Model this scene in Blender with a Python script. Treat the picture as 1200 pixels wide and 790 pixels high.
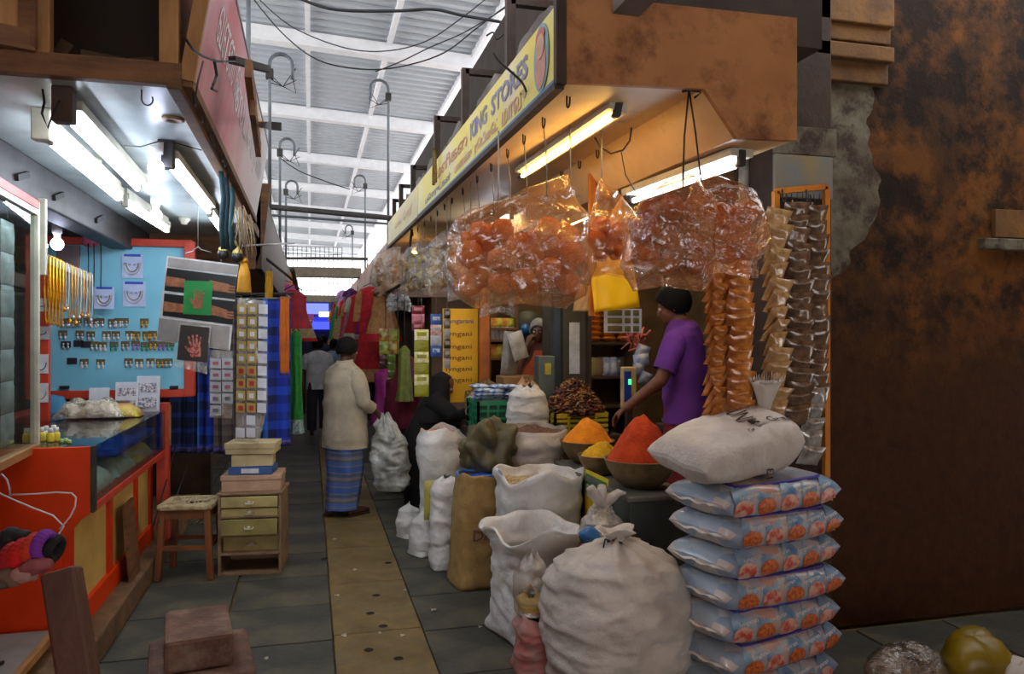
import bpy, bmesh, math, random
from math import sin, cos, pi, atan2, sqrt, exp
from mathutils import Vector, Matrix, noise, Euler
for _o in list(bpy.data.objects): bpy.data.objects.remove(_o)
SC = bpy.context.scene
COL = SC.collection
V = Vector
random.seed(7)

# ------------------------------------------------------------------ camera
FPX = 900.0; W0, H0 = 1200.0, 790.0
TH = math.atan(236.0 / FPX); EYE = 1.67
cam_d = bpy.data.cameras.new('camera'); cam = bpy.data.objects.new('camera', cam_d); COL.objects.link(cam)
cam_d.sensor_fit = 'HORIZONTAL'; cam_d.sensor_width = 36.0; cam_d.lens = 36.0 * FPX / W0
cam_d.clip_start = 0.05; cam_d.clip_end = 300
cam.location = (0, 0, EYE); cam.rotation_euler = (pi / 2, 0, -TH)
SC.camera = cam
# ------------------------------------------------------------------ world
wd = bpy.data.worlds.new('world'); SC.world = wd; wd.use_nodes = True
_bg = wd.node_tree.nodes['Background']
_bg.inputs[0].default_value = (0.97, 0.985, 1.0, 1); _bg.inputs[1].default_value = 1.9
SC.view_settings.view_transform = 'Standard'; SC.view_settings.look = 'None'
SC.view_settings.exposure = 0.95; SC.view_settings.gamma = 1.0; SC.view_settings.use_curve_mapping = False
SC.cycles.use_denoising = True
SC.cycles.max_bounces = 8; SC.cycles.transparent_max_bounces = 24
SC.cycles.diffuse_bounces = 4; SC.cycles.glossy_bounces = 3; SC.cycles.transmission_bounces = 4
SC.cycles.sample_clamp_indirect = 6.0
SC.cycles.caustics_reflective = False; SC.cycles.caustics_refractive = False
TUBE_COOL = 20.0; TUBE_WARM = 15.0; BULB = 14.0

# ------------------------------------------------------------------ pixel helpers (world points at real depths)
SN, CS = sin(TH), cos(TH)
def P(u, v, d):
    a = (u - 600) / FPX; b = (395 - v) / FPX
    return V((d * (SN + a * CS), d * (CS - a * SN), EYE + d * b))
def dX(u, X): a = (u - 600) / FPX; return X / (SN + a * CS)
def dY(u, Y): a = (u - 600) / FPX; return Y / (CS - a * SN)
def PX(u, v, X): return P(u, v, dX(u, X))
def PY(u, v, Y): return P(u, v, dY(u, Y))
def PZ(u, v, Z): return P(u, v, (Z - EYE) * FPX / (395 - v))
def nz(p, s=1.0, o=0.0): return noise.noise(V((p[0] * s + o, p[1] * s + o * 1.7, p[2] * s - o)))
def nv(p, s=1.0, o=0.0): return noise.noise_vector(V((p[0] * s + o, p[1] * s + o * 1.7, p[2] * s - o)))

# ------------------------------------------------------------------ materials
def lin(c):
    def f(x):
        x /= 255.0
        return x / 12.92 if x <= .04045 else ((x + .055) / 1.055) ** 2.4
    return (f(c[0]), f(c[1]), f(c[2]), 1)
MATS = {}
def nt_new(name):
    m = bpy.data.materials.new(name); m.use_nodes = True
    t = m.node_tree; t.nodes.clear(); return m, t
def N(t, typ, **kw):
    n = t.nodes.new(typ)
    for k, v in kw.items():
        if hasattr(n, k) and k not in ('inputs',): setattr(n, k, v)
    return n
def ramp(t, fac, stops):
    r = N(t, 'ShaderNodeValToRGB'); e = r.color_ramp.elements
    while len(e) < len(stops): e.new(.5)
    for i, (p, c) in enumerate(stops): e[i].position = p; e[i].color = c
    t.links.new(fac, r.inputs[0]); return r.outputs[0]
def noise_tex(t, scale, detail=4, rough=.6, stretch=None, dist=0.0):
    tc = N(t, 'ShaderNodeTexCoord'); src = tc.outputs['Object']
    if stretch:
        mp = N(t, 'ShaderNodeMapping'); mp.inputs['Scale'].default_value = stretch
        t.links.new(src, mp.inputs[0]); src = mp.outputs[0]
    n = N(t, 'ShaderNodeTexNoise'); n.inputs['Scale'].default_value = scale
    n.inputs['Detail'].default_value = detail; n.inputs['Roughness'].default_value = rough
    n.inputs['Distortion'].default_value = dist
    t.links.new(src, n.inputs['Vector']); return n.outputs[0]
def mat(name, c, rough=.6, metal=0.0, c2=None, scale=6, stretch=None, lo=.35, hi=.65, bump=0.0, bscale=60, spec=.5, coat=0.0, dirt=None, dlo=.55, dhi=.75, dscale=3.0, alpha=1.0, sheen=0.0, bstretch=None):
    if name in MATS: return MATS[name]
    m, t = nt_new(name)
    out = N(t, 'ShaderNodeOutputMaterial'); b = N(t, 'ShaderNodeBsdfPrincipled')
    t.links.new(b.outputs[0], out.inputs[0])
    b.inputs['Roughness'].default_value = rough; b.inputs['Metallic'].default_value = metal
    b.inputs['Specular IOR Level'].default_value = spec; b.inputs['Coat Weight'].default_value = coat
    b.inputs['Sheen Weight'].default_value = sheen
    if c2 is None: c2 = tuple(max(0, x * .82) for x in c)
    o = ramp(t, noise_tex(t, scale, 5, .6, stretch), [(lo, lin(c2)), (hi, lin(c))])
    if dirt:
        f = ramp(t, noise_tex(t, dscale, 6, .7), [(dlo, (0, 0, 0, 1)), (dhi, (1, 1, 1, 1))])
        mx = N(t, 'ShaderNodeMix', data_type='RGBA'); t.links.new(f, mx.inputs[0])
        t.links.new(o, mx.inputs[6]); mx.inputs[7].default_value = lin(dirt); o = mx.outputs[2]
    t.links.new(o, b.inputs['Base Color'])
    if alpha < 1: b.inputs['Alpha'].default_value = alpha
    if bump:
        bn = N(t, 'ShaderNodeBump'); bn.inputs['Strength'].default_value = bump; bn.inputs['Distance'].default_value = .02
        t.links.new(noise_tex(t, bscale, 4, .6, bstretch), bn.inputs['Height']); t.links.new(bn.outputs[0], b.inputs['Normal'])
    MATS[name] = m; return m
def emis(name, c, s):
    if name in MATS: return MATS[name]
    m, t = nt_new(name); out = N(t, 'ShaderNodeOutputMaterial'); e = N(t, 'ShaderNodeEmission')
    e.inputs[0].default_value = lin(c); e.inputs[1].default_value = s; t.links.new(e.outputs[0], out.inputs[0])
    MATS[name] = m; return m
def film(name, tint=(255, 255, 255), haze=.16, gloss=.22, rough=.18, hcol=(225, 225, 225), bump=.5, bscale=9, stretch=None):
    """clear crinkled plastic: transparent, some milky diffuse, some gloss"""
    if name in MATS: return MATS[name]
    m, t = nt_new(name); out = N(t, 'ShaderNodeOutputMaterial')
    tr = N(t, 'ShaderNodeBsdfTransparent'); tr.inputs[0].default_value = lin(tint)
    df = N(t, 'ShaderNodeBsdfDiffuse'); df.inputs[0].default_value = lin(hcol)
    gl = N(t, 'ShaderNodeBsdfGlossy'); gl.inputs['Roughness'].default_value = rough
    bn = N(t, 'ShaderNodeBump'); bn.inputs['Strength'].default_value = bump; bn.inputs['Distance'].default_value = .05
    n1 = noise_tex(t, bscale, 3, .55, stretch, 1.2); t.links.new(n1, bn.inputs['Height'])
    for s in (df, gl): t.links.new(bn.outputs[0], s.inputs['Normal'])
    fr = N(t, 'ShaderNodeLayerWeight'); fr.inputs[0].default_value = .5
    pw = N(t, 'ShaderNodeMath', operation='POWER'); t.links.new(fr.outputs['Facing'], pw.inputs[0]); pw.inputs[1].default_value = 3.0
    add = N(t, 'ShaderNodeMath', operation='MULTIPLY_ADD'); add.use_clamp = True
    t.links.new(pw.outputs[0], add.inputs[0]); add.inputs[1].default_value = .55; add.inputs[2].default_value = gloss * .5
    hz = ramp(t, noise_tex(t, bscale * .6, 3, .6, stretch), [(.35, (haze * .3,) * 3 + (1,)), (.7, (min(1, haze * 1.9),) * 3 + (1,))])
    m1 = N(t, 'ShaderNodeMixShader'); t.links.new(hz, m1.inputs[0]); t.links.new(tr.outputs[0], m1.inputs[1]); t.links.new(df.outputs[0], m1.inputs[2])
    m2 = N(t, 'ShaderNodeMixShader'); t.links.new(add.outputs[0], m2.inputs[0]); t.links.new(m1.outputs[0], m2.inputs[1]); t.links.new(gl.outputs[0], m2.inputs[2])
    t.links.new(m2.outputs[0], out.inputs[0]); MATS[name] = m; return m
def glass(name, tint=(235, 245, 243), k=.06):
    if name in MATS: return MATS[name]
    m, t = nt_new(name); out = N(t, 'ShaderNodeOutputMaterial')
    tr = N(t, 'ShaderNodeBsdfTransparent'); tr.inputs[0].default_value = lin(tint)
    gl = N(t, 'ShaderNodeBsdfGlossy'); gl.inputs['Roughness'].default_value = .03
    fr = N(t, 'ShaderNodeLayerWeight'); fr.inputs[0].default_value = .5
    pw = N(t, 'ShaderNodeMath', operation='POWER'); t.links.new(fr.outputs['Facing'], pw.inputs[0]); pw.inputs[1].default_value = 5.0
    add = N(t, 'ShaderNodeMath', operation='MULTIPLY_ADD'); add.inputs[1].default_value = .8; add.inputs[2].default_value = k; add.use_clamp = True
    t.links.new(pw.outputs[0], add.inputs[0])
    m2 = N(t, 'ShaderNodeMixShader'); t.links.new(add.outputs[0], m2.inputs[0]); t.links.new(tr.outputs[0], m2.inputs[1]); t.links.new(gl.outputs[0], m2.inputs[2])
    t.links.new(m2.outputs[0], out.inputs[0]); MATS[name] = m; return m

# ------------------------------------------------------------------ mesh building
class MB:
    def __init__(s): s.v = []; s.f = []; s.s = []; s.m = []; s.mi = 0
    def add(s, vs, fs, smooth=False):
        o = len(s.v); s.v += [tuple(p) for p in vs]
        for f in fs: s.f.append([i + o for i in f]); s.s.append(smooth); s.m.append(s.mi)
        return s
    def box(s, x0, x1, y0, y1, z0, z1):
        vs = [(x, y, z) for z in (z0, z1) for y in (y0, y1) for x in (x0, x1)]
        return s.add(vs, [(0, 2, 3, 1), (4, 5, 7, 6), (0, 1, 5, 4), (2, 6, 7, 3), (0, 4, 6, 2), (1, 3, 7, 5)])
    def obox(s, c, size, R=None, bev=0.0):
        R = R or Matrix.Identity(3); c = V(c); hx, hy, hz = size[0] / 2, size[1] / 2, size[2] / 2
        if not bev:
            vs = [c + R @ V((x, y, z)) for z in (-hz, hz) for y in (-hy, hy) for x in (-hx, hx)]
            return s.add(vs, [(0, 2, 3, 1), (4, 5, 7, 6), (0, 1, 5, 4), (2, 6, 7, 3), (0, 4, 6, 2), (1, 3, 7, 5)])
        bm = bmesh.new(); bmesh.ops.create_cube(bm, size=1)
        for v in bm.verts: v.co = V((v.co.x * size[0], v.co.y * size[1], v.co.z * size[2]))
        bmesh.ops.bevel(bm, geom=bm.edges[:], offset=min(bev, min(size) * .45), segments=2, profile=.5, affect='EDGES')
        bm.verts.index_update()
        s.add([c + R @ v.co for v in bm.verts], [[v.index for v in f.verts] for f in bm.faces]); bm.free(); return s
    def bbox(s, x0, x1, y0, y1, z0, z1, bev=.005):
        return s.obox(((x0 + x1) / 2, (y0 + y1) / 2, (z0 + z1) / 2), (abs(x1 - x0), abs(y1 - y0), abs(z1 - z0)), None, bev)
    def bar(s, p, q, w, h=None, up=(0, 0, 1), bev=0.0):
        p, q = V(p), V(q); h = h or w; d = q - p; L = d.length; d.normalize(); up = V(up)
        if abs(d.dot(up)) > .98: up = V((0, 1, 0))
        sx = d.cross(up).normalized(); uz = sx.cross(d)
        R = Matrix((sx, d, uz)).transposed()
        return s.obox((p + q) / 2, (w, L, h), R, bev)
    def tube(s, pts, r, n=8, cap=True, closed=False):
        pts = [V(p) for p in pts]; m = len(pts)
        rs = r if hasattr(r, '__len__') else [r] * m
        vs = []; prev = None
        for i in range(m):
            a = pts[i - 1] if (i > 0 or closed) else pts[i]; b = pts[(i + 1) % m] if (i < m - 1 or closed) else pts[i]
            d = (b - a)
            d = d.normalized() if d.length > 1e-9 else V((0, 0, 1))
            if prev is None:
                t = V((0, 0, 1)) if abs(d.z) < .9 else V((1, 0, 0)); u = d.cross(t).normalized()
            else:
                u = prev - d * prev.dot(d); u = u.normalized() if u.length > 1e-6 else d.orthogonal().normalized()
            prev = u; w = d.cross(u)
            for k in range(n):
                a2 = 2 * pi * k / n; vs.append(pts[i] + (u * cos(a2) + w * sin(a2)) * rs[i])
        fs = []; mm = m if closed else m - 1
        for i in range(mm):
            for k in range(n):
                j = (i + 1) % m; fs.append((i * n + k, i * n + (k + 1) % n, j * n + (k + 1) % n, j * n + k))
        if cap and not closed: fs.append(tuple(reversed(range(n)))); fs.append(tuple((m - 1) * n + k for k in range(n)))
        return s.add(vs, fs, True)
    def lathe(s, prof, n=24, c=(0, 0, 0), M=None, cap=True, fn=None):
        vs = []; c = V(c)
        for r, z in prof:
            for k in range(n):
                a = 2 * pi * k / n; p = V((r * cos(a), r * sin(a), z))
                if fn: p = fn(p, a)
                if M: p = M @ p
                vs.append(c + p)
        fs = []
        for i in range(len(prof) - 1):
            for k in range(n): fs.append((i * n + k, i * n + (k + 1) % n, (i + 1) * n + (k + 1) % n, (i + 1) * n + k))
        if cap:
            if prof[0][0] > 1e-6: fs.append(tuple(reversed(range(n))))
            if prof[-1][0] > 1e-6: fs.append(tuple((len(prof) - 1) * n + k for k in range(n)))
        return s.add(vs, fs, True)
    def grid(s, fn, nu, nv_, thick=0.0, closeu=False, smooth=True):
        """fn(u,v)->Vector for u,v in 0..1"""
        cu = nu if closeu else nu + 1
        pts = [[V(fn(i / nu, j / nv_)) for i in range(cu)] for j in range(nv_ + 1)]
        vs = [p for r in pts for p in r]
        fs = [(j * cu + i, j * cu + (i + 1) % cu, (j + 1) * cu + (i + 1) % cu, (j + 1) * cu + i) for j in range(nv_) for i in range(nu if closeu else cu - 1)]
        if thick:
            me = bpy.data.meshes.new('t'); me.from_pydata([tuple(p) for p in vs], [], fs); me.update()
            nr = [v.normal.copy() for v in me.vertices]; bpy.data.meshes.remove(me)
            o = len(vs); back = [p - n_ * thick for p, n_ in zip(vs, nr)]
            f2 = [tuple(i + o for i in reversed(f)) for f in fs]; side = []
            for j in range(nv_):
                if not closeu:
                    side.append((j * cu, (j + 1) * cu, (j + 1) * cu + o, j * cu + o))
                    e = cu - 1; side.append((j * cu + e, j * cu + e + o, (j + 1) * cu + e + o, (j + 1) * cu + e))
            for i in range(nu if closeu else cu - 1):
                i2 = (i + 1) % cu; b = nv_ * cu
                side.append((i, i + o, i2 + o, i2)); side.append((b + i, b + i2, b + i2 + o, b + i + o))
            vs = vs + back; fs = fs + f2 + side
        return s.add(vs, fs, smooth)
    def prism(s, poly, fn, t0, t1, smooth=False):
        """poly 2-D points, fn(a,b,t)->3-D"""
        n = len(poly); vs = [fn(a, b, t) for t in (t0, t1) for a, b in poly]
        fs = [tuple(reversed(range(n))), tuple(range(n, 2 * n))] + [(i, (i + 1) % n, n + (i + 1) % n, n + i) for i in range(n)]
        return s.add(vs, fs, smooth)
    def ball(s, c, r, nu=12, nv_=8, fn=None, sq=(1, 1, 1)):
        c = V(c); vs = [];
        for j in range(nv_ + 1):
            ph = pi * j / nv_
            for i in range(nu):
                a = 2 * pi * i / nu; p = V((sin(ph) * cos(a) * sq[0], sin(ph) * sin(a) * sq[1], cos(ph) * sq[2])) * r
                if fn: p = fn(p)
                vs.append(c + p)
        fs = [(j * nu + i, (j + 1) * nu + i, (j + 1) * nu + (i + 1) % nu, j * nu + (i + 1) % nu) for j in range(nv_) for i in range(nu)]
        return s.add(vs, fs, True)
    def mesh(s, name, mats, off=None, inv=None):
        me = bpy.data.meshes.new(name)
        vs = s.v
        if inv is not None: vs = [tuple(inv @ V(p)) for p in vs]
        elif off is not None: vs = [(p[0] - off[0], p[1] - off[1], p[2] - off[2]) for p in vs]
        me.from_pydata(vs, [], s.f)
        me.polygons.foreach_set('use_smooth', s.s)
        for m in (mats if isinstance(mats, (list, tuple)) else [mats]): me.materials.append(m)
        if any(s.m): me.polygons.foreach_set('material_index', s.m)
        me.validate(); me.update()
        return me
    def build(s, name, mats, parent=None, loc=None, local=False):
        """vertices are world coordinates unless local=True"""
        if parent is not None:
            inv = None if local else rootmat(parent).inverted()
            me = s.mesh(name, mats, inv=inv)
            o = bpy.data.objects.new(name, me); o.parent = parent
        else:
            if loc is None:
                xs = [p[0] for p in s.v]; ys = [p[1] for p in s.v]; zs = [p[2] for p in s.v]
                loc = ((min(xs) + max(xs)) / 2, (min(ys) + max(ys)) / 2, min(zs))
                if local: loc = (0, 0, 0)
            me = s.mesh(name, mats, off=None if local else loc)
            o = bpy.data.objects.new(name, me); o.location = loc
        COL.objects.link(o); return o
def rootmat(o):
    while o.parent: o = o.parent
    return Matrix.LocRotScale(o.location, o.rotation_euler, o.scale)
def tag(o, label, cat, group=None, kind=None):
    if label: o['label'] = label
    if cat: o['category'] = cat
    if group: o['group'] = group
    if kind: o['kind'] = kind
    return o
def thing(name, label, cat, loc=(0, 0, 0), rz=0.0, group=None):
    o = bpy.data.objects.new(name, None); COL.objects.link(o); o.location = loc; o.rotation_euler = (0, 0, rz)
    o.empty_display_size = .05
    return tag(o, label, cat, group)
def struct(name, label=None, loc=(0, 0, 0)):
    o = bpy.data.objects.new(name, None); COL.objects.link(o); o.location = loc; o['kind'] = 'structure'
    if label: o['label'] = label
    return o
def dup(root, loc, rot=None, label=None, scale=None):
    r = root.copy(); COL.objects.link(r); r.location = loc
    if rot is not None: r.rotation_euler = rot if hasattr(rot, '__len__') else (0, 0, rot)
    if scale is not None: r.scale = scale if hasattr(scale, '__len__') else (scale,) * 3
    if label: r['label'] = label
    for ch in list(root.children):
        c = ch.copy(); COL.objects.link(c); c.parent = r
        for g in ch.children:
            d = g.copy(); COL.objects.link(d); d.parent = c
    return r
def piece(me, name, parent, loc, rot=(0, 0, 0), scale=(1, 1, 1)):
    """shares mesh data; loc relative to parent"""
    o = bpy.data.objects.new(name, me); o.parent = parent; o.location = loc; o.rotation_euler = rot; o.scale = scale
    COL.objects.link(o); return o
def sagpts(p, q, sag, n=14, jit=0.0):
    p, q = V(p), V(q); out = []
    for i in range(n + 1):
        t = i / n; x = p.lerp(q, t); x.z -= sag * 4 * t * (1 - t)
        if jit and 0 < i < n: x += V((random.uniform(-jit, jit), random.uniform(-jit, jit), random.uniform(-jit, jit)))
        out.append(x)
    return out
def text_mesh(body, size, shear=0.0, extrude=.0008, space=1.0, bold=0.0):
    cu = bpy.data.curves.new('t', 'FONT'); cu.body = body; cu.size = size; cu.extrude = extrude; cu.shear = shear
    cu.align_x = 'CENTER'; cu.align_y = 'CENTER'; cu.resolution_u = 2; cu.offset = bold; cu.space_character = space
    o = bpy.data.objects.new('t', cu); COL.objects.link(o)
    dg = bpy.context.evaluated_depsgraph_get(); me = bpy.data.meshes.new_from_object(o.evaluated_get(dg))
    bpy.data.objects.remove(o); bpy.data.curves.remove(cu); return me
def text_mb(body, size, fn, shear=0.0, extrude=.0008, space=1.0, sx=1.0, fit=None, bold=0.0):
    """fn(x,y,z)->world.  fit=(w,h) rescales"""
    me = text_mesh(body, size, shear, extrude, space, bold); mb = MB()
    co = [v.co.copy() for v in me.vertices]
    if fit and co:
        x0 = min(c.x for c in co); x1 = max(c.x for c in co); y0 = min(c.y for c in co); y1 = max(c.y for c in co)
        for c in co:
            c.x = (c.x - (x0 + x1) / 2) * fit[0] / max(1e-6, x1 - x0); c.y = (c.y - (y0 + y1) / 2) * fit[1] / max(1e-6, y1 - y0)
    mb.add([fn(c.x * sx, c.y, c.z) for c in co], [list(p.vertices) for p in me.polygons]); bpy.data.meshes.remove(me); return mb
# ================================================================== SETTING
M_slab = mat('slab_stone', (76, 76, 66), .6, c2=(48, 48, 44), scale=2.6, dirt=(104, 94, 64), dlo=.5, dhi=.78, dscale=2.2, bump=.25, bscale=25)
M_joint = mat('joint_mortar', (118, 98, 58), .9, c2=(70, 60, 40))
M_strip = mat('ochre_stone', (130, 108, 60), .7, c2=(92, 76, 44), scale=3.0, dirt=(88, 84, 66), dlo=.45, dhi=.75, dscale=4, bump=.2, bscale=30)
M_dark = mat('hole_shade', (14, 12, 10), .9)
M_concrete = mat('grey_concrete', (120, 114, 106), .9, c2=(84, 78, 72), scale=5, bump=.5, bscale=20)
# ---- floor
floor = struct('floor', 'dark grey stone slab floor of the market lane with a worn ochre centre strip')
MB().box(-5, 6, -4, 42, -.12, -.022).build('floor_bed', M_joint, floor)
def slab_mesh(w, l, name, m):
    mb = MB(); mb.obox((0, 0, -.02), (w, l, .04), None, .004); return mb.mesh(name, m)
sm = slab_mesh(.583, .588, 'slab', M_slab)
for j in range(21):
    y = -1.05 + .6 * j + .3
    for x in (-4.4, -3.8, -3.2, -2.6, -2.0, -1.37, -.775, -.175, .915, 1.51, 2.1, 2.7, 3.3, 3.9, 4.5):
        if y < 1.0 and abs(x) > 2.5: continue
        if y > 9.2 and abs(x) > 2: continue
        if abs(x) > 2.2 and y > 4: continue
        o = piece(sm, 'slab', floor, (x, y, random.uniform(-.003, .002)), (random.uniform(-.003, .003), random.uniform(-.003, .003), 0))
mb = MB(); mb.box(-3, .12, 11.55, 42, -.03, -.004); mb.box(.62, 4, 11.55, 42, -.03, -.004); mb.build('paving_beyond', M_slab, floor)
for i in range(15):
    L = .9; y = -1.0 + L * i + .45
    pm = MB(); pm.obox((0, 0, -.02), (.492, L - .008, .044), None, .004)
    pl = piece(pm.mesh('strip_plate', M_strip), 'strip_plate', floor, (.37, y, .002))
mb = MB(); mb.box(.124, .616, 12.5, 42, -.03, .002); mb.build('strip_beyond', M_strip, floor)
hm = MB(); hm.lathe([(.0, .0), (.024, .0), (.026, .0006)], 16, cap=False)
hme = hm.mesh('drain_hole', M_dark)  # flat disc whose dark colour stands in for the shade inside a hole
for (u, v) in ((434, 719), (449, 734), (432, 762), (467, 772), (441, 698), (380, 655), (455, 660)):
    p = PZ(u, v, .004); piece(hme, 'drain_hole', floor, (p.x, p.y, .0046))
# litter scraps on the floor
M_scrap = mat('paper_scrap', (190, 180, 160), .8)
for i, (u, v) in enumerate(((395, 698), (403, 745), (445, 742), (416, 668), (472, 745), (508, 715), (340, 578), (474, 692), (312, 772), (392, 632), (497, 652), (563, 735))):
    p = PZ(u, v, .005); s = random.uniform(.007, .016)
    q = MB(); q.grid(lambda a, b: V((p.x + (a - .5) * s * 2, p.y + (b - .5) * s * 2.2, .009 + .004 * sin(a * 5 + i) * cos(b * 4))), 4, 4, .002)
    tag(q.build('litter_scrap', M_scrap), 'tiny pale paper scrap lying on the market floor', 'litter', 'paper scraps on the lane floor')
# ---- roof
M_roof = mat('roof_sheet', (196, 202, 208), .5, .0, c2=(182, 188, 194), scale=.8, spec=.4)
m, t = nt_new('roof_translucent'); out = N(t, 'ShaderNodeOutputMaterial'); a_ = N(t, 'ShaderNodeBsdfDiffuse'); b_ = N(t, 'ShaderNodeBsdfTranslucent')
a_.inputs[0].default_value = (.85, .87, .9, 1); b_.inputs[0].default_value = (.9, .93, .97, 1); mx = N(t, 'ShaderNodeMixShader'); mx.inputs[0].default_value = .55
t.links.new(a_.outputs[0], mx.inputs[1]); t.links.new(b_.outputs[0], mx.inputs[2]); t.links.new(mx.outputs[0], out.inputs[0]); M_rooft = m
M_beam = mat('white_steel', (246, 246, 248), .5, c2=(234, 235, 238))
ceiling = struct('ceiling', 'pale corrugated sheet roof on white steel beams high above the lane')
RX = [-5.7, -4.5, -3.4, -2.3, -1.17, -.04, 1.08, 2.3, 3.5]
RY0, BAY, NB = 3.8, 3.6, 10
def rz(x): return 5.87 - .05 * x
def sheet_mesh(w, m):
    mb = MB(); npd = int(BAY / .24); per = BAY / npd; ys = []
    for k in range(npd):
        for q, h in ((0, 0), (.6, 0), (.64, -.05), (.96, -.05)): ys.append(((k + q) * per, h))
    ys.append((BAY, 0)); n = len(ys) - 1
    mb.grid(lambda a, b: V((a * w, ys[round(b * n)][0], -.05 * a * w + ys[round(b * n)][1])), 1, n, .004, smooth=False)
    return mb.mesh('roof_sheet', m)
for i in range(len(RX) - 1):
    me = sheet_mesh(RX[i + 1] - RX[i] - .008, M_rooft if i == len(RX) - 2 else M_roof)
    for j in range(NB): piece(me, 'roof_sheet', ceiling, (RX[i] + .004, RY0 + j * BAY, rz(RX[i]) + .09))
for x in RX:
    mb = MB(); mb.bar((x, RY0, rz(x) + .02), (x, RY0 + BAY * NB, rz(x) + .02), .07, .09); mb.build('rafter', M_beam, ceiling)
for j in range(NB + 1):
    y = RY0 + j * BAY; mb = MB(); mb.bar((RX[0], y, rz(RX[0]) - .09), (RX[-1], y, rz(RX[-1]) - .09), .12, .2)
    mb.bar((RX[0], y, rz(RX[0]) - .19), (RX[-1], y, rz(RX[-1]) - .19), .2, .02); mb.build('purlin', M_beam, ceiling)
M_nearp = mat('near_warm_bounce', (176, 118, 62), .9, c2=(128, 84, 44), scale=2)  # ochre picked so these unseen surfaces bounce warm light forward
# unseen low slab added over the camera to hold back skylight
slab = struct('ceiling_near', 'unseen ceiling slab added over the near end of the lane to block skylight')
MB().box(-5, 7, -5, 2.7, 3.75, 3.95).build('slab_panel', M_nearp, slab)
wall_b = struct('wall_left_near', 'unseen wall added beside the near end of the lane to block daylight')  # unseen, added to shut out side light at the near end
MB().box(-4.2, -4.0, -5, 3.0, 0, 3.75).build('plaster_face', M_nearp, wall_b)

wall_n = struct('wall_near', 'unseen wall added behind the camera with an opening sized to let in daylight')  # added to cut light from behind; the opening sets how much enters
mb = MB(); mb.box(-4.2, -1.6, -5.2, -5, 0, 3.75); mb.box(2.6, 7, -5.2, -5, 0, 3.75); mb.box(-1.6, 2.6, -5.2, -5, 2.9, 3.75); mb.build('plaster_face', M_nearp, wall_n)
wall_rn = struct('wall_right_near', 'unseen wall added on the right of the near lane to block daylight')  # unseen, added to keep light from behind off the right side
MB().box(6.8, 7.0, -5, 3.8, 0, 3.75).build('plaster_face', M_nearp, wall_rn)
# ---- right foreground wall: stained ochre plaster
m, t = nt_new('stained_plaster'); out = N(t, 'ShaderNodeOutputMaterial'); b = N(t, 'ShaderNodeBsdfPrincipled'); t.links.new(b.outputs[0], out.inputs[0])
b.inputs['Roughness'].default_value = .85; b.inputs['Specular IOR Level'].default_value = .25
tc = N(t, 'ShaderNodeTexCoord'); sp = N(t, 'ShaderNodeSeparateXYZ'); t.links.new(tc.outputs['Object'], sp.inputs[0])
n1 = noise_tex(t, 1.5, 8, .68, None, .6); n2 = noise_tex(t, 3.6, 7, .7); n3 = noise_tex(t, 14, 5, .7)
base = ramp(t, n1, [(.3, lin((44, 26, 10))), (.46, lin((72, 42, 12))), (.62, lin((106, 62, 14))), (.74, lin((88, 62, 30)))])
dk = ramp(t, n2, [(.42, lin((46, 33, 26))), (.56, (1, 1, 1, 1))])
mu = N(t, 'ShaderNodeMix', data_type='RGBA', blend_type='MULTIPLY'); mu.inputs[0].default_value = .85
t.links.new(base, mu.inputs[6]); t.links.new(dk, mu.inputs[7])
# a dull brown blended in over the lower wall
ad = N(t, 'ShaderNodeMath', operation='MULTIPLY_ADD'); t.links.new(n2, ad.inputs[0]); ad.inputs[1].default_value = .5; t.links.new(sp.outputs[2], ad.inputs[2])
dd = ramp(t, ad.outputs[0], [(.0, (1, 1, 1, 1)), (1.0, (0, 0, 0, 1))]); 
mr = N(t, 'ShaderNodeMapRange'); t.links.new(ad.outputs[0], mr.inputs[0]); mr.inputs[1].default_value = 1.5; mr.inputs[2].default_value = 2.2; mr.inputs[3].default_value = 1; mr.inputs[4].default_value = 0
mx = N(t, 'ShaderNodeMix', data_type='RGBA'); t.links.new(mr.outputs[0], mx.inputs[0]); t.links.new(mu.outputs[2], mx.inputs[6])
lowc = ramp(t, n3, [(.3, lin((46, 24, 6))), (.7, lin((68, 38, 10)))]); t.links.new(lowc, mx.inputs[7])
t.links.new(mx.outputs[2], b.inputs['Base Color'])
bn = N(t, 'ShaderNodeBump'); bn.inputs['Strength'].default_value = .5; bn.inputs['Distance'].default_value = .03; t.links.new(n2, bn.inputs['Height']); t.links.new(bn.outputs[0], b.inputs['Normal'])
M_stain = m
M_peel = mat('peeling_grey_paint', (108, 102, 84), .85, c2=(70, 56, 36), scale=5, dirt=(52, 34, 20), dlo=.46, dhi=.6, dscale=6, bump=.4, bscale=12)
M_pic = mat('faded_mural', (96, 108, 118), .8, c2=(128, 112, 76), scale=4.0, dirt=(150, 104, 100), dlo=.6, dhi=.72, dscale=4)
WY = 3.8
wu = struct('wall_right_upper', 'dark wall above the spice shop canopy')
MB().box(1.3, 2.42, 3.25, 10.1, 3.08, 3.9).build('wall_face', mat('dark_upper_wall', (52, 38, 26), .9, c2=(32, 24, 16)), wu)
wr = struct('wall_right', 'dark stained ochre plaster wall with peeling grey paint at the end of the shop')
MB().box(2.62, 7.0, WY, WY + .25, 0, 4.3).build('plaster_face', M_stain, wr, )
def py(u, v, y=WY): return PY(u, v, y)
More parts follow.
